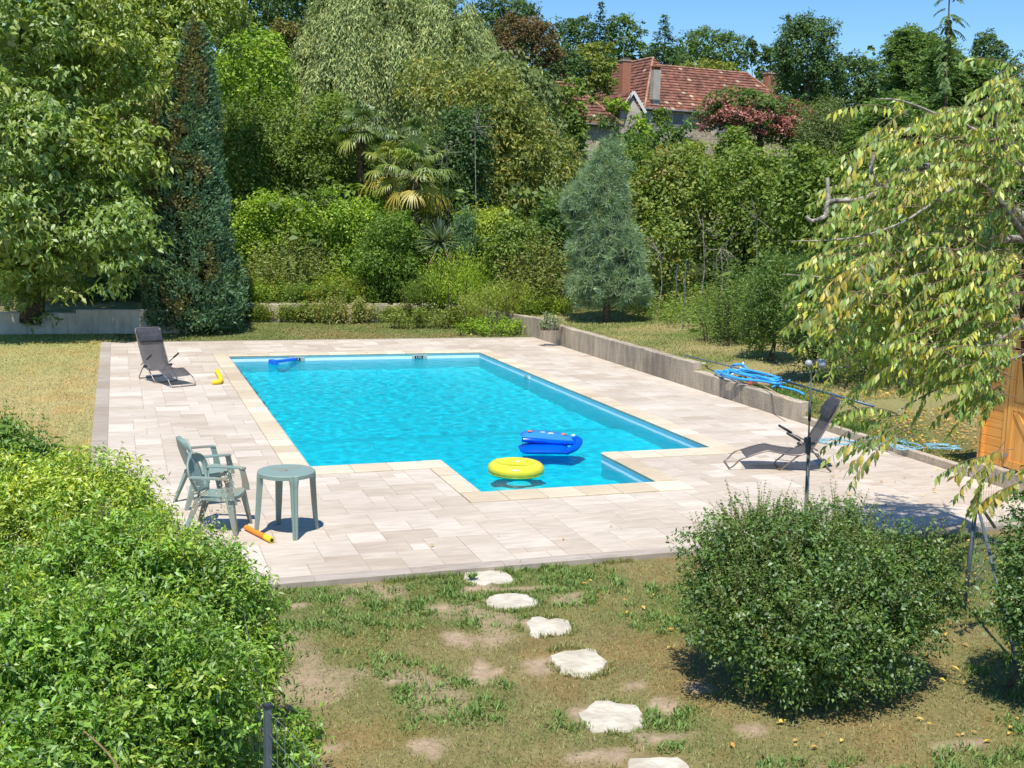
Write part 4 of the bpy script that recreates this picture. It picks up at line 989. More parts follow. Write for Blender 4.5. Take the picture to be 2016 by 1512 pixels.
def pillow(x0, x1, y0, y1, z, h, tilt=0, nx_=14, ny_=10, ex=3.0):
    V = []; F = []
    for s_ in (1, -1):
        for i in range(nx_+1):
            for j in range(ny_+1):
                u_ = -1+2*i/nx_; v_ = -1+2*j/ny_; hh = (max(0, 1-abs(u_)**ex)*max(0, 1-abs(v_)**ex))**.5
                V.append((x0+(x1-x0)*i/nx_, y0+(y1-y0)*j/ny_, z+s_*h*hh+tilt*(x0+(x1-x0)*i/nx_)))
    o_ = (nx_+1)*(ny_+1)
    for i in range(nx_):
        for j in range(ny_):
            a = i*(ny_+1)+j; F.append((a, a+ny_+1, a+ny_+2, a+1)); F.append((o_+a, o_+a+1, o_+a+ny_+2, o_+a+ny_+1))
    return V, F
V, F = pillow(-.50, .40, -.36, .20, .045, .10); mk('lower_cushion', V, F, BV, fl, smooth=True)
V, F = pillow(-.46, .50, -.10, .32, .20, .115, tilt=-.08); up = mk('upper_cushion', V, F, BV2, fl, smooth=True)
m_ = cushion([(.30, -.34, .05), (.46, -.22, .09), (.56, -.02, .13), (.58, .12, .16), (.52, .24, .17)], [.05]*1+[.075]*19+[.05] if False else .07); m_.build('hinge_roll', BV, fl, smooth=True)
m_ = cushion([(-.46, -.10, .21), (-.2, -.13, .20), (.15, -.13, .17), (.5, -.08, .15)], .055); m_.build('front_bolster', BV, fl, smooth=True)
DOT = pbr('orange_print', (.80, .16, .06), .4); STARM = pbr('white_print', (.85, .88, .9), .4)
for (x, y, mm, s_) in ((-.30, .04, DOT, .05), (.30, .04, DOT, .05), (.06, -.01, STARM, .045), (-.08, .02, STARM, .04)):
    m_ = MB(); zc = .20+.113-.08*x-.0
    if mm is DOT: m_.sphere((x, y, zc-.006), s_, 12, 6, (1, 1, .25))
    else:
        st_ = [(x+math.cos(k_*math.pi/4)*(s_ if k_ % 2 == 0 else s_*.35)*1.2, y+math.sin(k_*math.pi/4)*(s_ if k_ % 2 == 0 else s_*.35)) for k_ in range(8)]; m_.prism(st_, zc-.012, zc+.006)
    m_.build('printed_dot' if mm is DOT else 'printed_star', mm, up)
m_ = MB(); m_.tube([(.47, .0, .26), (.47, .0, .285)], .035, 10); m_.build('valve', STARM, up)

# blue float arm at the skimmer
sk = thing('skimmer_hose', 'straight blue plastic tube floating from the left skimmer of the pool', 'pool hose', (*gnd(560, 710, WATER_Z)[:2], WATER_Z))
BLUEP = pbr('bright_blue_plastic', (.02, .16, .75), .35, .5, var=.05)
a_ = Vector(gnd(540, 717, WATER_Z)); b_ = Vector((gnd(578, 706, -.12)[0], 28.70, -.09)); a_.z = -.09
m_ = MB(); m_.beam(a_, b_, .10, .07); m_.build('arm', BLUEP, sk, W=True, bevel=.01)
m_ = MB(); m_.box((a_.x-.02, a_.y, -.10), (.13, .26, .13), .5); m_.build('end_piece', BLUEP, sk, W=True, bevel=.02)

# stepping stones
SLAB = pbr('white_limestone', (.58, .54, .45), .85, .2, var=.10, scale=5, bump=.9, bscale=16, coords='World', col2=(.42, .37, .29))
SP = [("white stepping stone touching the terrace edge, with a small weed on it", [(911, 1140), (916, 1122), (950, 1120), (985, 1118), (1000, 1124), (1011, 1136), (1003, 1142), (985, 1144), (970, 1142), (955, 1148), (930, 1144)]),
      ("second white stepping stone from the terrace, broad and flat with a ragged front", [(956, 1178), (962, 1170), (975, 1167), (990, 1163), (1040, 1165), (1045, 1171), (1060, 1178), (1057, 1187), (1035, 1188), (1012, 1192), (1000, 1195), (975, 1192), (960, 1186)]),
      ("third white stepping stone from the terrace, squarish with a notch in its far edge", [(1036, 1220), (1048, 1211), (1065, 1209), (1080, 1217), (1095, 1212), (1118, 1216), (1126, 1229), (1122, 1240), (1100, 1245), (1080, 1245), (1058, 1250), (1045, 1244), (1044, 1232)]),
      ("fourth white stepping stone, kite-shaped with a pointed right corner", [(1082, 1285), (1100, 1279), (1140, 1275), (1160, 1271), (1175, 1276), (1180, 1285), (1198, 1300), (1180, 1315), (1160, 1326), (1130, 1325), (1102, 1318), (1105, 1308), (1090, 1300)]),
      ("fifth white stepping stone, large six-sided slab right of bare earth", [(1137, 1398), (1155, 1392), (1172, 1374), (1200, 1374), (1230, 1382), (1254, 1383), (1266, 1400), (1266, 1424), (1240, 1432), (1200, 1432), (1165, 1432), (1152, 1418)]),
      ("sixth white stepping stone, cut off by the bottom edge of the picture", [(1233, 1512), (1238, 1488), (1262, 1487), (1300, 1486), (1335, 1484), (1352, 1495), (1364, 1520), (1330, 1545), (1260, 1545), (1235, 1530)])]
STONE_W = []
for lab, pp in SP:
    P = np.array([gnd(x, y, -.02)[:2] for x, y in pp]); c = P.mean(0); STONE_W.append((c[0], c[1], np.abs(P-c).max(0)))
    # rough outline refined with jitter
    Q = []
    for i in range(len(P)):
        a, b_ = P[i], P[(i+1) % len(P)]; n_ = max(1, int(np.linalg.norm(b_-a)/.05))
        for k_ in range(n_): Q.append(a+(b_-a)*k_/n_+np.array([random.uniform(-.008, .008), random.uniform(-.008, .008)]))
    Q = np.array(Q); n_ = len(Q)
    V = []; F = []
    for f_, z in ((1.03, -.09), (1.015, -.035), (.985, -.022)): V += [(*(c+(q-c)*f_), z+random.uniform(-.004, .004)) for q in Q]
    for f_ in (.7, .35): V += [(*(c+(q-c)*f_), -.018+random.uniform(-.004, .004)) for q in Q]
    V.append((c[0], c[1], -.016))
    for k_ in range(4): F += [(k_*n_+i, k_*n_+(i+1) % n_, (k_+1)*n_+(i+1) % n_, (k_+1)*n_+i) for i in range(n_)]
    F += [(4*n_+i, 4*n_+(i+1) % n_, 5*n_) for i in range(n_)]
    V = np.array(V)-np.array([c[0], c[1], 0]); o = mk('stepping_stone', V, F, SLAB, None); o.location = (c[0], c[1], -.018); tagp(o, lab, 'stepping stone', 'stepping stones across the lawn')

# pool vacuum hose heap and poles on the low wall
HOSE = pbr('sky_blue_hose', (.05, .38, .85), .4, .5, var=.06)
def wp(px, py, z): p_ = gnd(px, py, z); return tuple(p_)
hs_ = thing('vacuum_hose', 'coiled light blue ribbed vacuum hose lying on the low part of the retaining wall', 'pool hose', (12.1, 20.9, .42))
m_ = MB(); pts = []
rh = random.Random(12)
seq = []
for k_ in range(5):
    cxk, cyk = 12.12+rh.uniform(-.1, .1), 20.75-.22*k_+rh.uniform(-.1, .1); rx = rh.uniform(.22, .36); ry = rh.uniform(.55, .95)
    for a in np.linspace(0, 2*math.pi, 9, endpoint=False):
        seq.append((cxk+rx*math.cos(a)*(1+.2*math.sin(2*a+k_)), cyk+ry*math.sin(a)*(1+.12*math.cos(3*a+2*k_)), .43+.035*k_+.03*rh.random()))
seq += [(12.2, 19.3, .46), (12.35, 18.9, .42), (12.3, 18.5, .40)]
m_.tube(smoothpath(seq, 3), .026, 7)
m_.build('hose_coil', HOSE, hs_, W=True, smooth=True)
m_ = MB(); m_.tube(smoothpath([wp(1432, 738, .46), wp(1440, 722, .55), wp(1447, 718, .62), wp(1460, 718, .62), wp(1468, 724, .56), wp(1470, 738, .44)], 5), .027, 8); m_.build('hose_loop', HOSE, hs_, W=True, smooth=True)
m_ = MB(); m_.tube([wp(1470, 731, .50), wp(1470, 737, .44)], .032, 8); m_.build('hose_cuff', WHITEP, hs_, W=True)
m_ = MB(); m_.tube(smoothpath([wp(1440, 738, .46), wp(1452, 730, .52), wp(1462, 720, .58), wp(1463, 714, .62)], 4), .02, 8); m_.build('white_wand', WHITEP, hs_, W=True, smooth=True)
pl = thing('telescopic_pole', 'long grey telescopic pool pole lying across the blue hose and reaching towards the cherry tree', 'pool pole', wp(1560, 755, .45))
p0 = Vector(wp(1347, 699, .62)); p1 = Vector(wp(1470, 729, .56)); p2 = Vector(wp(1720, 800, .36))
GREYM = pbr('grey_aluminium', (.35, .38, .42), .35, .5, metal=.6, var=.05); DBLUE = pbr('dark_blue_pole', (.06, .12, .2), .35, .5, metal=.3)
m_ = MB(); m_.tube([p0, p1, p1.lerp(p2, .3)], .017, 8); m_.build('inner_tube', GREYM, pl, W=True, smooth=True)
m_ = MB(); m_.tube([p1.lerp(p2, .28), p2], .022, 8); m_.build('outer_tube', DBLUE, pl, W=True, smooth=True)
m_ = MB(); m_.tube([p1.lerp(p2, .26), p1.lerp(p2, .31)], .028, 8); m_.build('clamp', HOSE, pl, W=True)
br = thing('pool_brush', 'blue and white pool brush head at the far end of the pole on the wall', 'pool brush', wp(1368, 716, .42))
a_ = Vector(wp(1350, 713, .50)); b_ = Vector(wp(1390, 716, .50)); m_ = MB(); m_.beam(a_, b_, .08, .03); m_.build('brush_back', WHITEP, br, W=True, bevel=.008)
m_ = MB()
for k_ in range(14):
    p_ = (a_+(b_-a_)*(.1+.8*k_/13)); m_.tube([p_, p_+Vector((.02, -.02, -.09))], [.022, .03], 6)
m_.build('bristles', BLUEP, br, W=True)
bm_ = thing('broom', 'wooden push broom lying head-first on the wall, its handle hanging over the edge', 'broom', wp(1495, 755, .40))
m_ = MB(); a_ = Vector(wp(1483, 753, .44)); b_ = Vector(wp(1516, 756, .44)); m_.beam(a_, b_, .07, .05); m_.build('broom_head', wood('pale_wood', (.62, .45, .27), (.5, .34, .19)), bm_, W=True, bevel=.006)
m_ = MB(); m_.beam(a_+(a_-b_).normalized()*.09, a_+(a_-b_).normalized()*.004, .09, .09); m_.build('red_end', pbr('red_bristle', (.55, .1, .05), .8), bm_, W=True, bevel=.01)
m_ = MB(); m_.tube([wp(1500, 757, .45), wp(1552, 788, .43)], .012, 8); m_.build('handle', wood('ash_handle', (.66, .46, .26), (.5, .33, .18)), bm_, W=True, smooth=True)
# short blue lance
m_ = MB(); m_.tube(smoothpath([wp(1520, 762, .40), wp(1535, 757, .42), wp(1550, 752, .44), wp(1555, 748, .44)], 4), .02, 8); o = m_.build('hose_end', HOSE, None, smooth=True); tagp(o, 'short end of light blue hose sticking out in the grass beyond the broom head', 'hose')
# tangled cover cord
ROPE = pbr('light_blue_cord', (.25, .50, .62), .6, .3, var=.2, scale=20)
def tangle(cx_, cy_, rx, ry, n_, seed, z0):
    rr = random.Random(seed); pts = []
    for k_ in range(n_):
        a = k_*.9+rr.uniform(-.4, .4); f_ = rr.uniform(.3, 1)
        x_ = cx_+rx*f_*math.cos(a); y_ = cy_+ry*f_*math.sin(a); zz = z0(x_, y_) if callable(z0) else z0
        pts.append((x_, y_, zz+.012+.012*rr.random()))
    m_ = MB(); m_.tube(smoothpath(pts, 5), .007, 5); return m_
c0 = gnd(1660, 872); o = tangle(c0[0]-.05, c0[1], .42, .35, 26, 3, .004).build('tangled_cord', ROPE, None, smooth=True); tagp(o, 'tangle of light blue cord on the paving beside the kerb', 'cord', 'tangles of blue cord')
c0 = gnd(1745, 873, .12); o = tangle(c0[0]+.15, c0[1], .35, .6, 44, 5, lambda x, y: float(terrain(x, y))+.03).build('tangled_cord', ROPE, None, smooth=True); tagp(o, 'largest tangle of blue cord, in the grass just behind the kerb', 'cord', 'tangles of blue cord')
c0 = gnd(1845, 880, .14); o = tangle(c0[0]+.1, c0[1], .3, .35, 30, 8, lambda x, y: float(terrain(x, y))+.03).build('tangled_cord', ROPE, None, smooth=True); tagp(o, 'blue cord tangle nearest the shed, on the leaf-strewn ground', 'cord', 'tangles of blue cord')

# adjustable pole with two small globe lights, behind the round bush
PD = 10.4
pole = thing('light_pole', 'thin metal pole with black clamp and two globe lights, rising behind the round bush', 'light pole', (*at(1590, 1000, PD)[:2], 0))
bx_, by_ = at(1590, 1000, PD)[:2]; tz = at(1598, 716, PD); tx, ty = tz[0], tz[1]; tz = tz[2]
GALV = pbr('galvanised_tube', (.13, .135, .12), .6, .3, metal=.2, var=.2)
def pp_(z, off=0): f_ = (z-.3)/(tz-.3); return (bx_+(tx-bx_)*f_+off*RT0[0], by_+(ty-by_)*f_+off*RT0[1], z)
zc = at(1592, 875, PD)[2]; zb1 = at(1597, 790, PD)[2]; zb0 = at(1596, 830, PD)[2]
m_ = MB(); m_.tube([pp_(-.1, -.012), pp_(zc)], .011, 8); m_.build('lower_tube', GALV, pole, W=True, smooth=True)
m_ = MB(); m_.tube([pp_(-.1, .016), pp_(zc+.02, .014)], .009, 8); m_.build('prop', GALV, pole, W=True, smooth=True)
m_ = MB(); m_.tube([pp_(zc-.05), pp_(tz)], .008, 8); m_.build('upper_tube', GALV, pole, W=True, smooth=True)
m_ = MB(); m_.tube([pp_(zb0), pp_(zb1)], .014, 8); m_.build('grip', DARKP, pole, W=True, smooth=True)
m_ = MB(); m_.tube([pp_(zc-.09), pp_(zc-.02), pp_(zc+.06)], [.018, .03, .02], 10); m_.box(pp_(zc, .03), (.07, .03, .02), .3); m_.box(pp_(zc+.03, -.03), (.05, .02, .05), .9); cl_ = m_.build('clamp', DARKP, pole, W=True)
m_ = MB(); m_.tube([pp_(tz-.02), (tx, ty, tz+.02)], .02, 8); m_.box((tx+.02, ty, tz+.01), (.07, .05, .05)); m_.build('lamp_bracket', DARKP, pole, W=True, bevel=.008)
for dx, rr in ((-.045, .034), (.07, .045)):
    m_ = MB(); m_.sphere((tx+dx*RT0[0], ty+dx*RT0[1]-.03, tz+.005), rr, 16, 10); m_.build('globe_light', pbr('grey_globe', (.36, .37, .40), .35, .4, var=.02), pole, W=True, smooth=True)

# wire fence, bottom left, and fence end with brace, right
def fence_wires(t, corners, nz, nd_, r=.0016, parent=None, sag=.0):
    a, b_, h = Vector(corners[0]), Vector(corners[1]), corners[2]; m_ = MB()
    for k_ in range(nz+1):
        z = h*k_/nz; m_.tube([a+Vector((0, 0, z+random.uniform(-.004, .004))), a.lerp(b_, .5)+Vector((random.uniform(-.02, .02), 0, z-sag)), b_+Vector((0, 0, z))], r, 4)
    for k_ in range(nd_+1):
        p_ = a.lerp(b_, k_/nd_); m_.tube([p_+Vector((0, 0, .0)), p_+Vector((random.uniform(-.015, .015), 0, h*.5)), p_+Vector((0, 0, h))], r, 4)
    return m_
WIRE = pbr('fence_wire', (.38, .40, .40), .4, .5, metal=.6); POSTM = pbr('grey_green_post', (.10, .13, .15), .55, .5, var=.1)
fp = at(527, 1392, 6.1); fn = thing('wire_fence', 'grey metal fence post with sagging wire mesh beside the hedge, bottom left', 'fence', (fp[0], fp[1], 0))
m_ = MB(); m_.box((fp[0], fp[1], fp[2]/2), (.035, .035, fp[2]), .3); m_.build('post', POSTM, fn, W=True, bevel=.004)
m_ = MB(); m_.box((fp[0], fp[1], fp[2]+.008), (.042, .042, .016), .3); m_.build('post_cap', DARKP, fn, W=True)
e2 = at(500, 1300, 7.6); fence_wires(fn, ((fp[0], fp[1], .03), (e2[0]-.05, e2[1]+.3, .03), fp[2]-.05), 8, 14).build('wire_mesh', WIRE, fn, W=True)
fence_wires(fn, ((fp[0], fp[1], .03), (fp[0]+.35, fp[1]-1.4, .03), fp[2]-.05), 8, 12).build('wire_mesh', WIRE, fn, W=True)
g0 = gnd(1898, 1192); fr2 = thing('wire_fence', 'dark fence end post with a slanting brace and thin wire mesh at the right edge', 'fence', (g0[0], g0[1], 0))
zt = (at(1918, 962, float((g0-EYE)@FW)))[2]
m_ = MB(); m_.tube([(g0[0], g0[1], -.1), (g0[0]+.06, g0[1]+.02, zt)], .021, 8); m_.build('post', POSTM, fr2, W=True, smooth=True)
b1 = gnd(2004, 1300); m_ = MB(); m_.tube([(g0[0]+.055, g0[1]+.02, zt-.08), (b1[0], b1[1], -.05)], .016, 8); m_.build('brace', POSTM, fr2, W=True, smooth=True)
m_ = MB(); m_.tube([(g0[0]+.055, g0[1]+.02, zt-.08), (g0[0]+.75, g0[1]+.5, .6)], .016, 8); m_.build('brace', POSTM, fr2, W=True, smooth=True)
fence_wires(fr2, ((g0[0]+.02, g0[1], .05), (g0[0]+.5, g0[1]-1.9, .05), zt-.1), 8, 16).build('wire_mesh', WIRE, fr2, W=True)
fence_wires(fr2, ((g0[0]+.02, g0[1], .05), (g0[0]+1.4, g0[1]+1.1, .05), zt-.1), 8, 12).build('wire_mesh', WIRE, fr2, W=True)
# dark green posts at the back, right of the pine
for (px, pyb, pyt, d, lab) in ((1346, 610, 512, 31.5, 'dark green fence post at the edge of the upper lawn, right of the pine'), (1330, 590, 520, 34, 'short dark fence post half hidden by weeds, left of the taller one')):
    b0 = at(px, pyb, d); t0 = at(px, pyt, d); m_ = MB(); m_.tube([(b0[0], b0[1], float(terrain(b0[0], b0[1]))-.1), (b0[0], b0[1], t0[2])], .016, 8); m_.box((b0[0], b0[1], t0[2]), (.06, .06, .02)); o = m_.build('fence_post', POSTM, None); tagp(o, lab, 'fence post', 'old fence posts above the upper lawn')

# ============================================================ VEGETATION
def box_at(x0, y0, x1, y1, d, thick=.8):
    """centre and radii of a crown seen in the given frame at distance d"""
    c = at((x0+x1)/2, (y0+y1)/2, d); rx = (x1-x0)/2*d/CF; rz = (y1-y0)/2*d/CF
    return c, (rx, rx*thick, rz)
G_MID = [(.115, .165, .035, 3), (.085, .13, .03, 2), (.15, .20, .045, 2), (.19, .20, .05, .5)]
G_BRIGHT = [(.20, .28, .035, 3), (.15, .23, .03, 2), (.27, .33, .045, 1.5), (.10, .17, .03, 1)]
G_DARK = [(.075, .125, .035, 3), (.055, .095, .03, 2), (.10, .16, .04, 1.5)]
G_FAR = [(.085, .135, .05, 3), (.06, .105, .045, 2), (.115, .165, .055, 2)]  # slight blue haze of distance is put into these leaf colours
G_FARDK = [(.075, .12, .06, 3), (.055, .095, .05, 2), (.10, .145, .06, 1.5)]  # darker far greens, distance haze mixed into the colour too
G_OLIVE = [(.18, .20, .05, 3), (.13, .16, .04, 2), (.24, .23, .055, 1)]
YELLOWISH = [(.21, .22, .07, 3), (.16, .185, .055, 2.5), (.32, .26, .08, 1), (.11, .14, .04, 2), (.26, .18, .06, .3)]
WILLOW = [(.25, .28, .16, 3), (.19, .22, .13, 2), (.33, .35, .21, 2.5), (.34, .31, .15, .7)]
WALNUT = [(.16, .22, .06, 3), (.11, .17, .045, 2), (.21, .26, .08, 1.5), (.26, .26, .07, .5)]
BROWNRED = [(.12, .075, .05, 3), (.09, .06, .045, 2), (.15, .10, .06, 1), (.08, .09, .04, 1)]

def trunk(parent, base, top, r0, r1, mat=BARK, wob=.06, name='trunk', seed=0):
    rr = random.Random(seed); a = Vector([float(v) for v in base]); b = Vector([float(v) for v in top]); L = (b-a).length
    pts = [a+(b-a)*f+Vector((rr.uniform(-1, 1), rr.uniform(-1, 1), 0))*wob*L*math.sin(f*3.1) for f in np.linspace(0, 1, 6)]
    m_ = MB(); m_.tube(pts, list(np.linspace(r0, r1, 6)), 8); return m_.build(name, mat, parent, W=True, smooth=True)

SEED = [100]
def thicket(t, rng, c, r, z0, pal, leaf, wr, area_px, d, mat, droop, updir, rnd, extra_c=()):
    """many leafy stems of uneven height rising from the ground"""
    H = c[2]+r[2]-z0; lpx = leaf*wr*leaf*.5*(CF/d/2)**2; n = int(area_px/max(lpx, .6)*3.3)
    ns = int(np.clip(area_px/22, 40, 420)); a = rng.rand(ns)*6.283; q = rng.rand(ns)**.5
    # the camera side carries more stems than the back
    bx = c[0]+r[0]*q*np.cos(a); by = c[1]+r[1]*q*np.sin(a); hs_i = H*(1-.45*q**2.2)*rng.uniform(.62, 1.08, ns)*(.78+.5*vnoise(bx*1.1+7, by*1.1))
    lean = np.c_[np.cos(a)*q, np.sin(a)*q]*.22*H+rng.normal(size=(ns, 2))*.07*H
    idx = rng.choice(ns, n, p=hs_i/hs_i.sum()); s = rng.beta(1.6, 1.15, n); w_ = (.05+.09*rng.rand(n))*(1.15-s*.75)*np.clip(H, .5, 2.2)+.02
    th = rng.rand(n)*6.283; z = z0+hs_i[idx]*s; P = np.c_[bx[idx]+lean[idx, 0]*s**1.5+np.cos(th)*w_, by[idx]+lean[idx, 1]*s**1.5+np.sin(th)*w_, z+rng.normal(size=n)*.03*H]
    out = np.c_[np.cos(th), np.sin(th), np.zeros(n)]; D = out*.8+rdir(rng, n)*.5+np.array([0, 0, .35-droop]); Nn = out*.35+np.array([0, 0, updir+.25])+rdir(rng, n)*rnd
    L = leaf*rng.uniform(.6, 1.3, n); C = palette(rng, pal, ns, idx, jit=.3)
    leafmesh('foliage', P, D, Nn, L, L*wr*rng.uniform(.8, 1.2, n), C, mat, t)
    m_ = MB()
    for k_ in range(0, ns, max(1, ns//26)): m_.tube([(bx[k_], by[k_], z0-.05), (bx[k_]+lean[k_, 0]*.3, by[k_]+lean[k_, 1]*.3, z0+hs_i[k_]*.5), (bx[k_]+lean[k_, 0], by[k_]+lean[k_, 1], z0+hs_i[k_]*.95)], [.014*H**.5, .01*H**.5, .003], 4)
    m_.build('stems', BARK, t, W=True)['kind'] = 'stuff'

def tree(name, label, cat, bb, d, pal, leaf=.26, density=1.0, group=None, lobes=8, thick=.8, trunk_r=None, style='broad', mat=None, wr=.55, cr=None, droop=.25, base=None, lf=.5, bark=BARK, jit=.35, updir=.35, rnd=.6, flat=.75, extra=None, low=.35, limbs=5, shell=(.68, 1.10)):
    SEED[0] += 1; rng = np.random.RandomState(SEED[0])
    c, r = box_at(*bb, d, thick); z0 = float(terrain(c[0], c[1])) if base is None else base
    t = thing(name, label, cat, (c[0], c[1], z0), group=group)
    if cat in ('bush', 'hedge', 'plant') or name in ('dark_leaved_tree', 'elder_bush', 'yellowing_tree'):   # foliage down to the ground
        top = c[2]+r[2]; c = np.array([c[0], c[1], (top+z0)/2]); bb = (bb[0], bb[1], bb[2], bb[3]); r = (r[0], r[1], max(.05, (top-z0)/2*1.02))
    if cat in ('bush', 'hedge', 'plant') and c[2]+r[2]-z0 < 2.3:
        ap_ = r[0]*2*r[2]*2*(CF/d/2)**2
        thicket(t, rng, c, (r[0]*1.08, r[1]*1.1, r[2]*1.08), z0, pal, leaf*.9, wr, ap_, d, mat or LEAF, droop, updir, rnd)
        for e in (extra or []):
            ce, re = box_at(*e[:4], e[4] if len(e) > 4 else d, thick); ze = float(terrain(ce[0], ce[1])); thicket(t, rng, ce, re, ze, pal, leaf*.9, wr, re[0]*2*(ce[2]+re[2]-ze)*(CF/d/2)**2, d, mat or LEAF, droop, updir, rnd)
        return t
    lo = autolobes(rng, c, (r[0]*1.06, r[1], r[2]*1.04), lobes+4, lf*.92)
    if extra: lo += [(*box_at(*e[:4], e[4] if len(e) > 4 else d, thick)[0], *box_at(*e[:4], e[4] if len(e) > 4 else d, thick)[1]) for e in extra]
    area = r[0]*2*r[2]*2*(CF/d/2)**2   # in render pixels
    if extra: area += sum((e[2]-e[0])*(e[3]-e[1]) for e in extra)*.2
    lpx = leaf*wr*leaf*.5*(CF/d/2)**2
    n = int(area/max(lpx, .6)*3.7*density); per = 24; leaf = leaf*.93
    crr = cr if cr else min(r)*.26
    P, D, Nn, L, Wd, C = broad(rng, lo, max(30, n//per), per, leaf, pal, Wr=wr, cr=crr, droop=droop, updir=updir, rnd=rnd, flat=flat, low=low, shell=shell)
    leafmesh('crown', P, D, Nn, L, Wd, C, mat or LEAF, t)
    tr0 = trunk_r or max(.04, min(.35, r[0]*.09))
    if c[2]-z0 > .25:
        tk = trunk(t, (c[0], c[1], z0-.2), (c[0]+.05*r[0], c[1], c[2]), tr0, tr0*.5, bark, seed=SEED[0])
    m_ = MB()
    rr = random.Random(SEED[0])
    for k_ in range(min(limbs, len(lo)-1)):
        l = lo[k_+1]; a = Vector((c[0], c[1], max(z0, c[2]-r[2]*rr.uniform(.2, .6)))); b = Vector((l[0], l[1], l[2])); mid = a.lerp(b, .5)+Vector((0, 0, -.08*r[2]))
        m_.tube([a, mid, b], [tr0*.45, tr0*.3, tr0*.1], 6)
    if m_.V: m_.build('branches', bark, t, W=True, smooth=True)
    return t

# --- far wooded skyline, left to right
FG = 'trees of the wooded skyline'
SK = [
 ("dark_tree", "dark green wood tree filling the top edge between the walnut and the willow", (395, -60, 560, 120), 95, G_FARDK, .42),
 ("dark_tree", "second hillside tree at the top edge, just left of the weeping willow", (520, -60, 680, 90), 92, G_FARDK, .40),
 ("dark_tree", "hillside tree behind the weeping willow's top", (650, -80, 900, 70), 110, G_FARDK, .45),
 ("oak_tree", "ragged dark oak rising to the top edge right of the willow", (930, -5, 1075, 120), 120, G_FARDK, .42),
 ("plum_tree", "dark purple-brown leaved tree between the willow and the house", (958, 38, 1105, 165), 80, BROWNRED, .30),
 ("oak_tree", "blue-green oak on the skyline left of the spruce tip", (1080, 36, 1180, 165), 120, G_FARDK, .40),
 ("ash_tree", "pale grey-green tree on the skyline right of the spruce tip", (1185, 36, 1272, 150), 118, G_FAR, .40),
 ("oak_tree", "broad skyline tree directly above the long roof", (1335, 60, 1478, 150), 118, G_FAR, .38),
 ("ivy_snag", "slim ivy-grown dead stem leaning against the sky above the roof's right end", (1466, 78, 1492, 150), 112, G_FARDK, .28),
 ("oak_tree", "small round skyline tree between the ivy stem and the great domed tree", (1488, 84, 1545, 165), 112, G_FAR, .34),
 ("domed_tree", "great dome-shaped dark tree right of the house, two spruce tips beside it", (1520, 42, 1660, 250), 92, G_FARDK, .34),
 ("oak_tree", "dark tree right of the great domed tree", (1635, 108, 1735, 250), 98, G_FARDK, .34),
 ("oak_tree", "dark oak in front of the sky at the top right corner", (1905, 66, 2000, 220), 88, G_FARDK, .32),
 ("oak_tree", "low dark trees' edge tree behind the feathery ones on the right", (1690, 120, 1800, 260), 96, G_FARDK, .34),
 ("dark_tree", "dark tree on the slope directly above the wing roof", (1270, 90, 1360, 150), 112, G_FARDK, .36),
 ("oak_tree", "tree at the far right edge below the corner oak", (1960, 120, 2080, 320), 85, G_FARDK, .34),
 ("shrubby_tree", "olive-green bushy strip just above the roof ridge", (1330, 122, 1475, 158), 108, G_OLIVE, .32),
 ("oak_tree", "tree filling the gap between the plum-coloured tree and the house roof", (1050, 90, 1150, 220), 90, G_FARDK, .32),
 ("oak_tree", "mid green tree right of the right-hand chimney", (1515, 150, 1640, 290), 96, G_FAR, .32),
]
for nm, lab, bb, d, pal, lf_ in SK:
    tree(nm, lab, 'tree', bb, d, pal, leaf=lf_*.74, lobes=11, group=FG, density=.95, base=None, thick=.7, mat=LEAF_DULL)
tree('bushy_tree', 'conical yellow-green tree beside the left brick chimney', 'tree', (1132, 84, 1215, 200), 93, G_OLIVE, leaf=.28, lobes=7)

def conifer(name, label, px, ytop, ybot, halfw, d, pal, tiers=16, group=None, leaf=.3, dens=1.0, bare=.0, base=None, cat='conifer'):
    SEED[0] += 1; rng = np.random.RandomState(SEED[0]); top = at(px, ytop, d); bot = at(px, ybot, d); H = top[2]-bot[2]; rw = halfw*d/CF
    z0 = float(terrain(top[0], top[1])); t = thing(name, label, cat, (top[0], top[1], z0), group=group)
    trunk(t, (top[0], top[1], z0-.2), (top[0], top[1], top[2]-.1), rw*.10, .02, BARK, wob=0, seed=SEED[0])
    P = []; D = []; Nn = []; L = []
    n_t = int(tiers)
    for k_ in range(n_t):
        f = (k_+.5)/n_t; z = top[2]-H*f; nb = 8+int(6*f)
        for b_ in range(nb):
            a = rng.rand()*6.283; Lb = rw*(f**.85)*rng.uniform(.65, 1.1)+.05*rw; m = max(4, int(Lb/leaf*5*dens)); s = rng.rand(m)**.8
            dirv = np.array([math.cos(a), math.sin(a), 0]); p = np.c_[top[0]+dirv[0]*Lb*s, top[1]+dirv[1]*Lb*s, z-Lb*.28*s+.10*Lb*s**2+rng.normal(size=m)*H/n_t*.22]
            p[:, :2] += rng.normal(size=(m, 2))*Lb*.09
            P.append(p); D.append(dirv+rng.normal(size=(m, 3))*.5+np.array([0, 0, -.15])); Nn.append(np.array([0, 0, 1])+rng.normal(size=(m, 3))*.35); L.append(leaf*rng.uniform(.6, 1.2, m))
    P = np.vstack(P); D = np.vstack(D); Nn = np.vstack(Nn); L = np.hstack(L)
    C = palette(rng, pal, 40, rng.randint(0, 40, len(P)))
    leafmesh('needles', P, D, Nn, L, L*.45, C, LEAF_DULL, t); return t
BLUEDK = [(.045, .085, .06, 3), (.035, .065, .05, 2), (.06, .11, .075, 1)]
conifer('spruce_tree', 'narrow dark spruce with a pointed tip on the skyline left of the house', 1183, 2, 165, 36, 105, BLUEDK, 20, 'spruces on the skyline', .34)
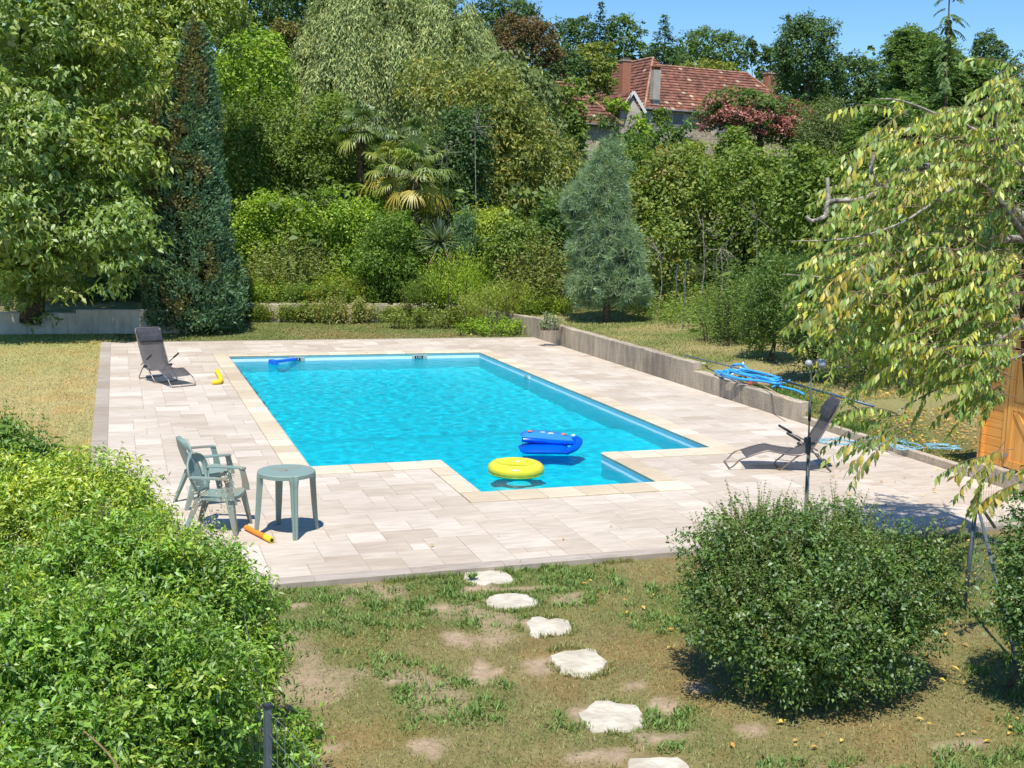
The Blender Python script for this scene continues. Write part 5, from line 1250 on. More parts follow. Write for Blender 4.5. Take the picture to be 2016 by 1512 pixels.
conifer('cedar_tree', 'layered blue-green cedar on the skyline behind the wing of the house', 1311, 27, 140, 44, 102, [(.07, .12, .075, 3), (.09, .15, .09, 2)], 11, None, .36)
conifer('spruce_tree', 'dark spruce tip left of the great domed tree', 1553, 28, 150, 26, 103, BLUEDK, 16, 'spruces on the skyline', .32)
conifer('spruce_tree', 'thin spruce tip right of the great domed tree', 1618, 36, 150, 24, 103, BLUEDK, 16, 'spruces on the skyline', .32)

# far wood mass closing the hill behind everything
SEED[0] += 1; rng = np.random.RandomState(77)
lob = []
for px in range(-150, 2300, 60):
    base_y = np.interp(px, [-150, 400, 900, 1100, 1300, 1500, 1700, 2300], [-60, -20, 30, 110, 130, 150, 150, 170])
    c, r = box_at(px-45, base_y, px+45, base_y+130, 150, 1.0); lob.append((*c, *r))
    c, r = box_at(px-40, base_y+75, px+50, base_y+190, 125, 1.0); lob.append((*c, *r))
P, D, Nn, L, Wd, C = broad(rng, lob, 1000, 24, .85, G_FARDK, Wr=.7, cr=2.2, droop=.2)
o = leafmesh('distant_wood', P, D, Nn, L, Wd, C, LEAF_DULL, None, kind='stuff'); tagp(o, 'dark green wood covering the hill behind the house', 'wood')

rng = np.random.RandomState(78); lob = []
for q in range(330):
    px = rng.uniform(380, 2150); d = 40+60*rng.rand()**1.3; g_ = at(px, 400, d); z = float(terrain(g_[0], g_[1])); s_ = rng.uniform(1.0, 2.0)*(.6+d/70)
    if 1235 < px < 1560 and d > 62: continue
    lob.append((g_[0], g_[1], z+s_*.45, s_*1.2, s_, s_*1.1))
P, D, Nn, L, Wd, C = broad(rng, lob, 1650, 22, .30, [(.12, .165, .045, 3), (.08, .12, .035, 3), (.17, .2, .05, 1), (.05, .08, .03, 2)], Wr=.5, cr=.55, droop=.25)
o = leafmesh('undergrowth', P, D, Nn, L, Wd, C, LEAF, None, kind='stuff'); tagp(o, 'tangled green undergrowth between the garden bushes on the slope', 'undergrowth')
def wild(name, label, region, n_st, hfun, leaf, wr, pal, seed, per=34, zf=terrain, over=None):
    rng = np.random.RandomState(seed); x, y = region(rng, n_st); h = hfun(x, y)*rng.uniform(.55, 1.25, len(x)); ns = len(x); n = ns*per; idx = np.repeat(np.arange(ns), per); s = rng.rand(n)**.8
    a = rng.rand(ns)*6.283; lean = .22*h*rng.rand(ns); th = rng.rand(n)*6.283; w_ = .03+.10*h[idx]*(1.1-s)*rng.rand(n)
    z0 = np.asarray(zf(x, y)); P = np.c_[x[idx]+np.cos(a[idx])*lean[idx]*s**2+np.cos(th)*w_, y[idx]+np.sin(a[idx])*lean[idx]*s**2+np.sin(th)*w_, z0[idx]+h[idx]*s]
    D = np.c_[np.cos(th), np.sin(th), rng.uniform(-.3, .9, n)]; Nn = np.array([0, 0, .8])+rdir(rng, n)*.8; L = leaf*rng.uniform(.6, 1.3, n)
    patch = fbm(x*.55+seed, y*.55, 3); order_ = np.clip(((patch-.3)/.4*len(pal)), 0, len(pal)-1).astype(int); base_ = np.array([p[:3] for p in pal])[order_]
    C = base_[idx]*np.array(LEAF_GAIN)*(1+rng.normal(size=(n, 1))*.2)*(1+rng.normal(size=(ns, 1))*.12)[idx]
    o = leafmesh(name, P, D, Nn, L, L*wr, np.clip(C, .01, 1), LEAF, None, kind='stuff'); tagp(o, label, 'weeds'); return o
WALLY = lambda x: np.interp(x, [2.6, 2.72, 5.92, 7.96, 10.08, 11.28, 11.87], [34.4, 37.8, 37.45, 37.15, 36.95, 35.85, 33.2])
BANK = [(.22, .27, .05), (.15, .22, .04), (.28, .30, .07), (.12, .18, .04), (.20, .25, .09)]
wild('wild_bank', 'bank of wild bright green weeds along the top of the beige back wall', lambda rng, n: (lambda x, e: (x, WALLY(x)+.05+e))(rng.uniform(2.7, 13.5, n), rng.rand(n)**1.2*4.5), 3600, lambda x, y: .45+.35*np.clip(y-WALLY(x), 0, 2), .10, .3, BANK, 71, per=20)
wild('spilling_weeds', 'weeds and dry stems hanging over the face of the beige back wall', lambda rng, n: (lambda x: (x, WALLY(x)-.12-.25*rng.rand(n)))(np.where(rng.rand(n) < .6, rng.choice([4.2, 5.6, 6.3, 8.8, 10.2, 11.0], n)+rng.normal(size=n)*.35, rng.uniform(3, 11.4, n))), 620, lambda x, y: .42+.25*vnoise(x*3, y), .09, .3, [(.22, .24, .07), (.17, .21, .06), (.30, .26, .12)], 72, per=26, zf=lambda x, y: 0*x+.02)
wild('slope_weeds', 'rough weeds growing on the slope right of the blue pine', lambda rng, n: (lambda u_, v_: (14.5+u_*9, 24+v_*14+u_*2))(rng.rand(n), rng.rand(n)), 2200, lambda x, y: np.where(x < 13.4+(34-y)*.18, .12, .55), .11, .3, [(.13, .18, .045), (.18, .22, .06), (.10, .15, .04), (.2, .2, .07)], 73, per=20)
# --- feathery pinnate trees, right (ash / tree of heaven)
def pinnate(name, label, bb, d, pal, n_fr, frl, leaf, group=None, seedlobes=8, updroop=.4, stem=True):
    SEED[0] += 1; rng = np.random.RandomState(SEED[0]); c, r = box_at(*bb, d); z0 = float(terrain(c[0], c[1])); t = thing(name, label, 'tree', (c[0], c[1], z0), group=group)
    lo = np.array(autolobes(rng, c, r, seedlobes, .5)); k = rng.choice(len(lo), n_fr); dd = rdir(rng, n_fr); dd[:, 2] = np.abs(dd[:, 2])*.9+dd[:, 2]*.1
    P0 = lo[k, :3]+dd*lo[k, 3:6]*rng.uniform(.55, .95, (n_fr, 1)); fd = unit(dd+rdir(rng, n_fr)*.5); m = 9
    s = np.linspace(.1, 1, m); idx = np.repeat(np.arange(n_fr), m*2); sa = np.tile(np.repeat(s, 2), n_fr); sg = np.tile([1, -1], n_fr*m)
    f = frl*rng.uniform(.6, 1.2, n_fr); P = P0[idx]+fd[idx]*(sa*f[idx])[:, None]-np.array([0, 0, 1])*(updroop*f[idx]*sa**2)[:, None]
    side = unit(np.cross(fd, np.array([0, 0, 1.])+rdir(rng, n_fr)*.2)); D = side[idx]*sg[:, None]+fd[idx]*.45-np.array([0, 0, .25])+rdir(rng, len(idx))*.6
    Nn = np.array([0, 0, .8])+rdir(rng, len(idx))*.9; L = leaf*rng.uniform(.7, 1.2, len(idx))*(1-.35*sa)
    C = palette(rng, pal, n_fr, idx, jit=.2); leafmesh('crown', P, D, Nn, L, L*.38, C, LEAF, t)
    trunk(t, (c[0], c[1], z0-.2), (c[0], c[1], c[2]+r[2]*.6), r[0]*.07, .03, BARK, wob=.01, seed=SEED[0])
    m_ = MB()
    for q in range(0, n_fr, max(1, n_fr//22)): m_.tube([(c[0], c[1], c[2]-r[2]*.5+.6*(P0[q][2]-c[2])), tuple(P0[q])], [.05, .015], 5)
    m_.build('branches', BARK, t, W=True); return t
FE = [(.12, .18, .07, 3), (.09, .145, .055, 2), (.15, .21, .08, 1.5)]
pinnate('ash_tree', 'tall feathery light green tree against the sky on the right', (1735, 62, 1865, 270), 58, FE, 1300, 1.0, .26, 'feathery light green trees on the right')
pinnate('ash_tree', 'feathery green tree filling the space right of the tall one, above the cherry tree', (1800, 90, 1960, 330), 52, FE, 1500, .95, .25, 'feathery light green trees on the right')
pinnate('ash_tree', 'lower feathery tree between the domed tree and the cherry tree', (1680, 180, 1830, 360), 50, FE, 1300, .9, .24, 'feathery light green trees on the right')
# single thin sapling with hanging leaves against the sky
t = thing('sapling', 'single very thin tall stem with drooping fronds against the sky, top right', 'tree', tuple(at(1862, 300, 50)))
a0 = at(1858, 290, 50); a1 = at(1870, -30, 50); m_ = MB(); m_.tube([a0-np.array([0, 0, 3.]), a0, a1], [.06, .05, .03], 6); m_.build('trunk', BARK, t, W=True)
rng = np.random.RandomState(31); P = []; D = []; Nn = []; L = []
for k_ in range(46):
    f = rng.uniform(.25, 1); p0 = a0+(a1-a0)*f; a = rng.rand()*6.28; fl_ = rng.uniform(.6, 1.15)*(1.2-.5*f); dv = np.array([math.cos(a), math.sin(a), .3])
    for s in np.linspace(.25, 1, 9):
        pp = p0+dv*fl_*s-np.array([0, 0, .75*fl_*s*s])
        for sg in (-1, 1): P.append(pp); D.append(np.cross(dv, [0, 0, 1])*sg*.8+dv*.3-np.array([0, 0, .7])); Nn.append(dv+rng.normal(size=3)*.4); L.append(.22)
leafmesh('crown', np.array(P), np.array(D), np.array(Nn), np.array(L), np.array(L)*.35, palette(rng, G_FAR, 10, rng.randint(0, 10, len(P))), LEAF, t)

# --- middle distance behind the back wall
def shrub(name, label, bb, d, pal, cat='shrub', **k):
    return tree(name, label, cat, bb, d, pal, **k)
MG = 'garden trees and bushes behind the back wall'
tree('leafy_tree', 'bright green rounded tree between the tall cypress and the willow', 'tree', (428, 62, 575, 270), 50, G_BRIGHT, leaf=.17, cr=.45, lobes=9)
tree('brownish_tree', 'small brownish tree in the gap left of the willow', 'tree', (528, 35, 600, 120), 62, [(.20, .17, .07, 2), (.13, .12, .05, 1)], leaf=.2, lobes=5)
tree('elder_bush', 'dark shrub tree right of the yellowish tree, left of the annexe roof', 'tree', (1080, 140, 1160, 330), 62, G_MID, leaf=.24, lobes=8, updir=.5)
tree('elder_bush', 'dark green bush below the annexe roof', 'bush', (1160, 262, 1300, 350), 60, G_DARK, leaf=.2, lobes=6)
tree('vine', 'green vine growing over the gabled porch of the house', 'vine', (1190, 192, 1245, 226), 84, G_BRIGHT, leaf=.22, lobes=5, base=10)
tree('vine', 'climbing plant on the wall below the white chimney', 'vine', (1282, 214, 1322, 262), 86, G_MID, leaf=.22, lobes=4)
tree('bush', 'bright bush in front of the house wall left of its window', 'bush', (1232, 236, 1300, 300), 80, G_BRIGHT, leaf=.24, lobes=5)
tree('bush', 'rounded dark bush in front of the house, left of the pink-flowered tree', 'bush', (1285, 238, 1385, 330), 72, G_DARK, leaf=.22, lobes=6)

# pink-flowered silk tree
t = tree('silk_tree', 'spreading silk tree covered in salmon-pink flowers in front of the house roof', 'tree', (1385, 182, 1600, 300), 66, G_DARK, leaf=.2, lobes=10, lf=.42, flat=.45, updir=.8, density=.9, extra=[(1372, 190, 1440, 270), (1540, 215, 1618, 262), (1410, 165, 1460, 210)])
rng = np.random.RandomState(91); c, r = box_at(1370, 176, 1612, 300, 66); lo = autolobes(rng, c, (r[0], r[1], r[2]*.9), 12, .42)
P, D, Nn, L, Wd, C = broad(rng, lo, 420, 20, .16, [(.34, .135, .175, 3), (.28, .11, .14, 2), (.36, .19, .24, 1)], Wr=.6, cr=.38, droop=-.3, flat=.45, inner=0, low=.02, shell=(1.0, 1.1))
leafmesh('flowers', P, D, Nn, L, Wd, C, LEAF_DULL, t)

# weeping willow: hanging strands from overlapping lobes
def willow(label, lobs, d, ns, leaf, pal, smin, smax):
    SEED[0] += 1; rng = np.random.RandomState(SEED[0]); L_ = []
    for bb in lobs:
        c, r = box_at(*bb[:4], bb[4] if len(bb) > 4 else d, .8); L_.append((*c, *r))
    lo = np.array(L_); c = lo[0, :3]; z0 = float(terrain(c[0], c[1])); t = thing('weeping_willow', label, 'tree', (c[0], c[1], z0))
    area = lo[:, 3]*lo[:, 5]; k = rng.choice(len(lo), ns*3, p=area/area.sum()); dd = rdir(rng, ns*3); nb_ = 420; kb = rng.choice(len(lo), nb_, p=area/area.sum()); db = rdir(rng, nb_); qb = rng.randint(0, nb_, ns*3); k = kb[qb]; dd = unit(db[qb]+rdir(rng, ns*3)*.16); tc = unit(EYE[None]-lo[k, :3])
    ok = (dd[:, 2] > -.3) & (((dd*tc).sum(1) > -.2) | (rng.rand(ns*3) < .2)); k = k[ok][:ns]; dd = dd[ok][:ns]; ns = len(k)
    P0 = lo[k, :3]+dd*lo[k, 3:6]*rng.uniform(.72, 1.08, (ns, 1)); sl_ = rng.uniform(smin, smax, ns)*(1+.5*(rng.rand(ns) < .2)); m = 18
    idx = np.repeat(np.arange(ns), m); s = np.tile(np.linspace(0, 1, m), ns)+rng.uniform(-.03, .03, ns*m)
    out = dd.copy(); out[:, 2] = 0
    P = P0[idx]+out[idx]*(np.sin(np.clip(s, 0, 1)*1.6)*.22*sl_[idx])[:, None]-np.array([0, 0, 1])*(sl_[idx]*s**1.3)[:, None]+rng.normal(size=(ns*m, 3))*.05
    D = out[idx]*.25+rdir(rng, ns*m)*.75+np.array([0, 0, -.95]); Nn = out[idx]+rdir(rng, ns*m)*.8+np.array([0, 0, .3])
    L = leaf*rng.uniform(.7, 1.3, ns*m); leafmesh('crown', P, D, Nn, L, L*.2, palette(rng, pal, ns, idx, jit=.25, br=.2), LEAF_DULL, t)
    # inner mass, its darker leaf colour stands in for shade behind the strands
    Pi, Di, Ni, Li, Wi, Ci = broad(rng, [tuple(np.r_[l[:3], l[3:]*.8]) for l in lo], 260, 26, leaf*1.1, [(.11, .14, .06, 1)], Wr=.35, cr=.8, droop=1.0)
    leafmesh('inner_foliage', Pi, Di, Ni, Li, Wi, Ci, LEAF, t)
    trunk(t, (c[0], c[1], z0-.2), tuple(c), .55, .3, seed=4); m_ = MB()
    for l in lo: m_.tube([tuple(c-np.array([0, 0, 2])), tuple((c+l[:3])/2), tuple(l[:3])], [.3, .2, .1], 6)
    m_.build('branches', BARK, t, W=True, smooth=True); return t
willow('huge weeping willow with silvery green hanging branches, top centre-left', [(600, 20, 780, 230), (570, 60, 680, 240), (700, -20, 880, 200), (800, -10, 965, 200), (620, -60, 800, 120), (860, 30, 975, 220), (560, 130, 640, 250)], 58, 7400, .27, WILLOW, 1.2, 3.6)
willow('second, lower weeping willow crown reaching right behind the yellowish tree', [(930, 110, 1060, 260), (980, 130, 1085, 300), (1020, 180, 1098, 330)], 52, 1900, .26, WILLOW, 1.0, 2.6)

# yellowing tree centre
tree('yellowing_tree', 'tall tree with yellowing drooping leaves right of the palms', 'tree', (905, 150, 1085, 420), 44, YELLOWISH, leaf=.20, wr=.38, droop=.9, lobes=9, cr=.5, extra=[(800, 118, 960, 240), (1040, 290, 1150, 375)], updir=.1, rnd=.8)
tree('dark_leaved_tree', 'small very dark green tree with bare twigs between the palm and the yellowing tree', 'tree', (850, 205, 965, 395), 41.5, [(.05, .09, .035, 3), (.08, .13, .06, 1.5)], leaf=.15, lobes=8, cr=.4)
# twigs
# bamboo-like mid mass
tree('laurel_bush', 'tall mid green bush mass right of the cypress', 'bush', (430, 200, 590, 400), 43, G_MID, leaf=.17, wr=.38, lobes=9, cr=.45, droop=.5, extra=[(420, 250, 480, 400)])
tree('laurel_bush', 'tall mid green bush below the willow, left of the palms', 'bush', (560, 195, 740, 400), 43.5, G_MID, leaf=.17, wr=.36, lobes=9, cr=.45, droop=.5)
# bright hedge
tree('hedge_shrub', 'bright yellow-green hedge right of the cypress', 'hedge', (455, 390, 640, 500), 39.5, G_BRIGHT, leaf=.12, lobes=9, cr=.35, thick=.5, extra=[(600, 385, 760, 480)])
tree('hedge_shrub', 'bright yellow-green hedge continuing right, below the palms', 'hedge', (640, 395, 835, 500), 39.8, G_BRIGHT, leaf=.12, lobes=9, cr=.35, thick=.5)
tree('weedy_shrub', 'loose grey-green weedy bush with faded pink flower heads behind the wall', 'bush', (500, 455, 640, 570), 38.9, [(.22, .25, .10, 3), (.16, .20, .06, 2), (.34, .26, .22, .8)], leaf=.12, wr=.3, lobes=8, cr=.3, updir=0, rnd=1)
tree('round_shrub', 'dense upright mid green shrub left of the yucca', 'bush', (705, 425, 832, 590), 38.3, [(.12, .19, .035, 3), (.09, .15, .03, 2), (.17, .24, .05, 1)], leaf=.13, wr=.35, lobes=7, cr=.3, updir=.1)
tree('low_shrub', 'low leafy bush at the foot of the cypress, above the beige wall', 'bush', (475, 540, 620, 602), 38.3, G_OLIVE, leaf=.11, wr=.3, lobes=7, cr=.22, thick=.5)
tree('low_shrub', 'low leafy growth above the middle of the beige wall', 'bush', (600, 545, 730, 602), 38.0, G_OLIVE, leaf=.11, wr=.3, lobes=7, cr=.22, thick=.5)
tree('trailing_plant', 'plant tumbling over the beige wall, below the weedy bush', 'plant', (600, 585, 735, 640), 37.2, [(.20, .22, .08, 3), (.14, .18, .05, 2), (.30, .24, .12, 1)], leaf=.10, wr=.3, lobes=6, cr=.16, thick=.35, droop=.8, base=.0)
tree('trailing_plant', 'plant tumbling over the wall near its right end', 'plant', (770, 600, 950, 642), 36.5, [(.20, .22, .08, 3), (.14, .18, .05, 2)], leaf=.10, wr=.3, lobes=7, cr=.16, thick=.3, base=.0)
tree('creeping_plant', 'low yellow-green creeping plant in front of the wall corner', 'plant', (905, 618, 1035, 655), 34.8, G_BRIGHT, leaf=.09, lobes=7, cr=.14, thick=.5, base=.0)
tree('goldenrod', 'tall bright green goldenrod clump right of the yucca', 'plant', (850, 490, 965, 600), 37.6, [(.24, .32, .05, 3), (.18, .27, .04, 2), (.36, .36, .05, 1)], leaf=.11, wr=.25, lobes=7, cr=.2, updir=-.2, rnd=1.0, droop=-.6)
tree('yellow_shrub', 'loose yellow-green shrub behind the yucca, under the yellowing tree', 'bush', (890, 418, 1030, 520), 39.5, [(.30, .32, .05, 3), (.22, .27, .05, 2), (.14, .2, .04, 1)], leaf=.12, wr=.35, lobes=7, cr=.28)
tree('green_shrub', 'mid green shrub left of the blue pine', 'bush', (955, 440, 1060, 580), 37.5, G_MID, leaf=.13, lobes=7, cr=.25)
tree('green_shrub', 'dark green shrub close behind the left side of the blue pine', 'bush', (1030, 380, 1140, 560), 38.5, G_DARK, leaf=.14, lobes=7, cr=.3)
tree('green_shrub', 'brownish-green low shrub beside the foot of the blue pine', 'bush', (1000, 480, 1115, 590), 36.5, [(.15, .17, .05, 2), (.19, .16, .08, 1), (.10, .14, .04, 1)], leaf=.12, lobes=7, cr=.22)
tree('weeds', 'patch of yellow-green weeds at the corner of the upper lawn', 'plant', (905, 560, 1090, 620), 35.8, [(.26, .28, .07, 3), (.2, .24, .06, 2)], leaf=.11, wr=.22, lobes=8, cr=.16, thick=.4, droop=-.5, updir=0, rnd=1)
tree('weeds', 'green weeds between the round shrub and the goldenrod', 'plant', (800, 540, 900, 605), 37.6, G_MID, leaf=.11, wr=.22, lobes=6, cr=.16, thick=.4, droop=-.5, updir=0, rnd=1)
tree('silver_plant', 'small silvery-grey plant on top of the corner of the retaining wall', 'plant', (1066, 619, 1100, 636), 32.0, [(.26, .29, .25, 1), (.19, .23, .18, 1)], leaf=.07, lobes=4, cr=.1, base=.5)
# right background bushes
tree('bramble_bush', 'tall mixed bush right of the blue pine, below the house', 'bush', (1225, 300, 1400, 560), 40, [(.15, .19, .05, 3), (.10, .15, .035, 2), (.22, .21, .06, 1.2), (.24, .16, .08, .4)], leaf=.17, lobes=10, cr=.5, extra=[(1235, 420, 1340, 590, 37)])
tree('bramble_bush', 'large bush below the pink-flowered tree', 'bush', (1370, 300, 1560, 560), 41, [(.14, .19, .045, 3), (.10, .15, .035, 2), (.20, .21, .06, 1)], leaf=.17, lobes=10, cr=.5)
tree('bramble_bush', 'large green bush behind the left edge of the cherry tree', 'bush', (1520, 300, 1700, 560), 38, G_MID, leaf=.16, lobes=10, cr=.5)
tree('grey_bush', 'grey-green fine-leaved bush right of the pink-flowered tree', 'bush', (1560, 215, 1720, 360), 52, [(.13, .16, .07, 3), (.10, .13, .06, 2)], leaf=.17, wr=.25, lobes=8, cr=.5)
tree('bush', 'bright green bush below the pink-flowered tree, in front of its trunk', 'bush', (1400, 255, 1500, 360), 56, G_MID, leaf=.2, lobes=6)
tree('bush', 'bush between the annexe roof and the blue pine', 'bush', (1190, 290, 1290, 400), 52, G_MID, leaf=.19, lobes=6)
tree('bush', 'bush in front of the house at the foot of the pink-flowered tree', 'bush', (1290, 290, 1420, 380), 54, G_OLIVE, leaf=.19, lobes=6)
tree('background_bush', 'bush behind the cherry tree, on the right slope', 'bush', (1660, 300, 1850, 560), 36, G_MID, leaf=.17, lobes=9, cr=.5)
tree('background_bush', 'bush behind the cherry tree at the right edge of the picture', 'bush', (1820, 280, 2060, 620), 34, G_DARK, leaf=.17, lobes=9, cr=.5)
tree('background_bush', 'dark undergrowth bush behind the shed and the cherry tree', 'bush', (1700, 480, 1940, 720), 27, G_DARK, leaf=.15, lobes=9, cr=.4)
# tall weeds beside the upper lawn
for q, (bb, d, lab) in enumerate([((1395, 520, 1500, 660), 28.5, 'tall leafy weeds at the back edge of the upper lawn'), ((1465, 500, 1580, 705), 25.5, 'tall pale-stemmed weeds in the middle of the row along the upper lawn'), ((1550, 520, 1660, 720), 23.5, 'dark tall weeds at the right end of the row, beside the cherry tree'), ((1640, 560, 1800, 720), 23, 'shaded weeds under the left half of the cherry tree')]):
    tree('tall_weeds', lab, 'plant', bb, d, [(.11, .16, .05, 3), (.08, .13, .035, 2), (.17, .21, .08, 1)] if q != 2 else G_DARK, leaf=.11, wr=.26, lobes=10, cr=.22, updir=0, rnd=1, droop=.2, limbs=0, low=.9)

# ---------------------------------------------------------------- walnut tree, left
def tz_(x, y): return float(terrain(x, y))
rng = np.random.RandomState(201)
c0 = at(40, 300, 30); wt_ = thing('walnut_tree', 'huge walnut tree with glossy leaflets filling the upper left corner', 'tree', (c0[0], c0[1]+1.5, .5))
WL = [(-140, -140, 220, 200, 31), (90, -90, 440, 160, 38), (170, 60, 400, 330, 37.5), (-80, 150, 190, 420, 30), (100, 210, 300, 420, 31.5), (-100, 330, 120, 560, 29.5), (115, 380, 300, 585, 30.5), (-60, 470, 130, 620, 31), (215, 290, 322, 470, 35.8), (200, -60, 460, 100, 39), (60, 40, 330, 260, 33)]
lob = []
for l in WL:
    c, r = box_at(*l[:4], l[4]); lob.append((c[0], c[1], c[2], r[0], r[1], r[2]*.92))
P, D, Nn, L, Wd, C = broad(rng, lob, 1600, 35, .20, WALNUT, Wr=.38, cr=.50, droop=.75, updir=.5, rnd=.55, flat=.5, low=.3, inner=.12, shell=(.55, 1.12))
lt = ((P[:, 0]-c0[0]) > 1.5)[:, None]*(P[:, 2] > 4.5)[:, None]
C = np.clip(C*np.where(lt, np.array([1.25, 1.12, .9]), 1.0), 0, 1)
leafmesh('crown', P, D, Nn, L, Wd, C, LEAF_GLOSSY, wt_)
trunk(wt_, (c0[0], c0[1]+1.5, .3), (c0[0], c0[1]+1.5, 6), .35, .22, seed=1)
m_ = MB()
for l in lob: m_.tube([(c0[0], c0[1]+1.5, 2.5), (np.array([c0[0], c0[1]+1.5, 3.5])+np.array(l[:3]))/2, l[:3]], [.16, .1, .04], 6)
m_.build('branches', BARK, wt_, W=True, smooth=True)
tree('ivy_undergrowth', 'dark ivy undergrowth on top of the left wall in the walnut shade', 'bush', (-60, 540, 300, 640), 36.5, G_DARK, leaf=.12, lobes=9, cr=.3, thick=.4)
tree('ivy_undergrowth', 'dark undergrowth behind the walnut leaves, left of the cypress foot', 'bush', (140, 380, 340, 630), 37.5, G_DARK, leaf=.15, lobes=9, cr=.4, thick=.4)
tree('wall_weeds', 'small weeds at the foot of the left wall', 'plant', (75, 648, 150, 668), 33.6, G_OLIVE, leaf=.08, lobes=4, cr=.1, thick=.6, base=0)

# ---------------------------------------------------------------- tall cypress
rng = np.random.RandomState(202); d = 33.5
cb = at(388, 640, d); cyp = thing('cypress_tree', 'tall narrow blue-green and brown cypress at the end of the left wall', 'tree', (cb[0], cb[1], 0))
ys_ = np.array([48, 75, 110, 160, 220, 290, 360, 430, 500, 560, 610, 645]); hw_ = np.array([3, 12, 20, 29, 40, 50, 59, 67, 75, 81, 80, 72]); cx_ = np.array([386, 385, 385, 384, 376, 371, 369, 371, 378, 381, 382, 384])
nc = 2300; per = 16; f = rng.rand(nc*2)**.8; yy = 50+f*595; a = rng.rand(nc*2)*6.283
keep = (np.sin(a) < .35) | (rng.rand(nc*2) < .25); f = f[keep][:nc]; yy = yy[keep][:nc]; a = a[keep][:nc]; nc = len(f)
hw = np.interp(yy, ys_, hw_)*d/CF*(.9+.3*vnoise(a*3, yy*.02)); Pc = np.array([at(x_, y_, d) for x_, y_ in zip(np.interp(yy, ys_, cx_), yy)])
ca = np.c_[np.cos(a), np.sin(a), np.zeros(nc)]; ca = ca[:, [0]]*RT0[None]+ca[:, [1]]*np.array([sy_, cy_, 0])[None]
Pc = Pc+ca*hw[:, None]*rng.uniform(.8, 1.08, (nc, 1))
brown = (fbm(a*1.3+2, yy*.012, 3)+np.where((np.cos(a) < .1) & (yy < 420), .16, -.03)+np.where((yy > 560) & (np.cos(a) < -.3), .15, 0)+.10*(yy < 300)) > .66
idx = np.repeat(np.arange(nc), per); n = len(idx); d2 = unit(rdir(rng, n)+ca[idx]*.6+np.array([0, 0, .4]))
P = Pc[idx]+d2*.17*rng.rand(n, 1)**.5*np.array([1, 1, 1.5]); D = unit(ca[idx]*.35+rdir(rng, n)*.4)+np.array([0, 0, .75]); Nn = d2*.8+rdir(rng, n)*.5
Cg = palette(rng, [(.09, .155, .125, 3), (.068, .12, .10, 2), (.125, .19, .145, 1.3), (.12, .15, .08, 1)], nc, idx); Cb = palette(rng, [(.17, .135, .085, 2), (.14, .12, .07, 2), (.12, .14, .08, 1.5)], nc, idx)
C = np.where(brown[idx][:, None], Cb, Cg); L = .13*rng.uniform(.6, 1.3, n)
leafmesh('crown', P, D, Nn, L, L*.38, C, LEAF_DULL, cyp)
m_ = MB(); pts = [at(np.interp(y_, ys_, cx_), y_, d) for y_ in (645, 400, 200, 60)]; pts[0][2] = -.1
m_.tube(pts, [.2, .14, .08, .02], 8); m_.build('trunk', BARK, cyp, W=True, smooth=True)
# inner core of foliage, coloured dark to stand for shade inside the crown
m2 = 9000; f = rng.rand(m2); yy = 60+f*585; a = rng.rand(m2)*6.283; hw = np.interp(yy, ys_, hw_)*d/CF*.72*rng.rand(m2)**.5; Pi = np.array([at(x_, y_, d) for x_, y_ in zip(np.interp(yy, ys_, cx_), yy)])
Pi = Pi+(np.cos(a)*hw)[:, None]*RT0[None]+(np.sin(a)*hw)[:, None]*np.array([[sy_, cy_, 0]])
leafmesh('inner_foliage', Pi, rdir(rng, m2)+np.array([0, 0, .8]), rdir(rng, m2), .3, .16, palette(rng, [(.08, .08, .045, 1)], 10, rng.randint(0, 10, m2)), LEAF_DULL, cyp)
# second brown spire at its left
rng = np.random.RandomState(203); lob = [(*box_at(296, 165, 330, 300, 35.4)[0], .28, .28, 1.1), (*box_at(300, 270, 345, 420, 35.2)[0], .4, .35, 1.3)]
P, D, Nn, L, Wd, C = broad(rng, lob, 130, 18, .13, [(.22, .17, .12, 2), (.17, .15, .10, 2)], Wr=.3, cr=.16, droop=-.8)
leafmesh('dead_spire', P, D, Nn, L, Wd, C, LEAF_DULL, cyp)
cr_ = tree('trumpet_vine', 'small climbing plant with orange flowers at the foot of the cypress', 'vine', (318, 572, 352, 645), 33.7, G_OLIVE, leaf=.07, lobes=4, cr=.12, base=0)
rng = np.random.RandomState(5); c, r = box_at(316, 572, 352, 640, 33.5); k = 50
Pf = c+rng.normal(size=(k, 3))*np.array([.12, .1, .22]); leafmesh('flowers', Pf, rdir(rng, k), rdir(rng, k), .07, .05, np.tile([.75, .22, .05], (k, 1)), LEAF_DULL, cr_)

# ---------------------------------------------------------------- blue pine
rng = np.random.RandomState(204); d = 33.6; cb = at(1195, 606, d)
pine = thing('blue_pine', 'soft blue-green pine with long needles standing alone on the upper lawn', 'pine tree', (cb[0], cb[1], tz_(cb[0], cb[1])))
lob = [(*box_at(*b_, d)[0], *box_at(*b_, d, .9)[1]) for b_ in ((1160, 280, 1236, 390), (1125, 335, 1236, 440), (1108, 360, 1190, 450), (1140, 400, 1252, 520), (1120, 450, 1210, 540), (1160, 440, 1270, 560), (1118, 520, 1215, 603), (1180, 520, 1282, 608), (1150, 300, 1230, 600))]
lo = np.array(lob); nt_ = 1500; k = rng.choice(len(lo), nt_*3, p=(lo[:, 3]*lo[:, 5])/(lo[:, 3]*lo[:, 5]).sum()); dd = rdir(rng, nt_*3); tc = unit(EYE[None]-lo[k, :3])
ok = ((dd*tc).sum(1) > -.2) | (rng.rand(nt_*3) < .25); k = k[ok][:nt_]; dd = dd[ok][:nt_]; nt_ = len(k)
Pt = lo[k, :3]+dd*lo[k, 3:6]*rng.uniform(.72, 1.03, (nt_, 1)); td = unit(dd*np.array([1, 1, .5])+np.array([0, 0, .45])+rdir(rng, nt_)*.35); per = 34
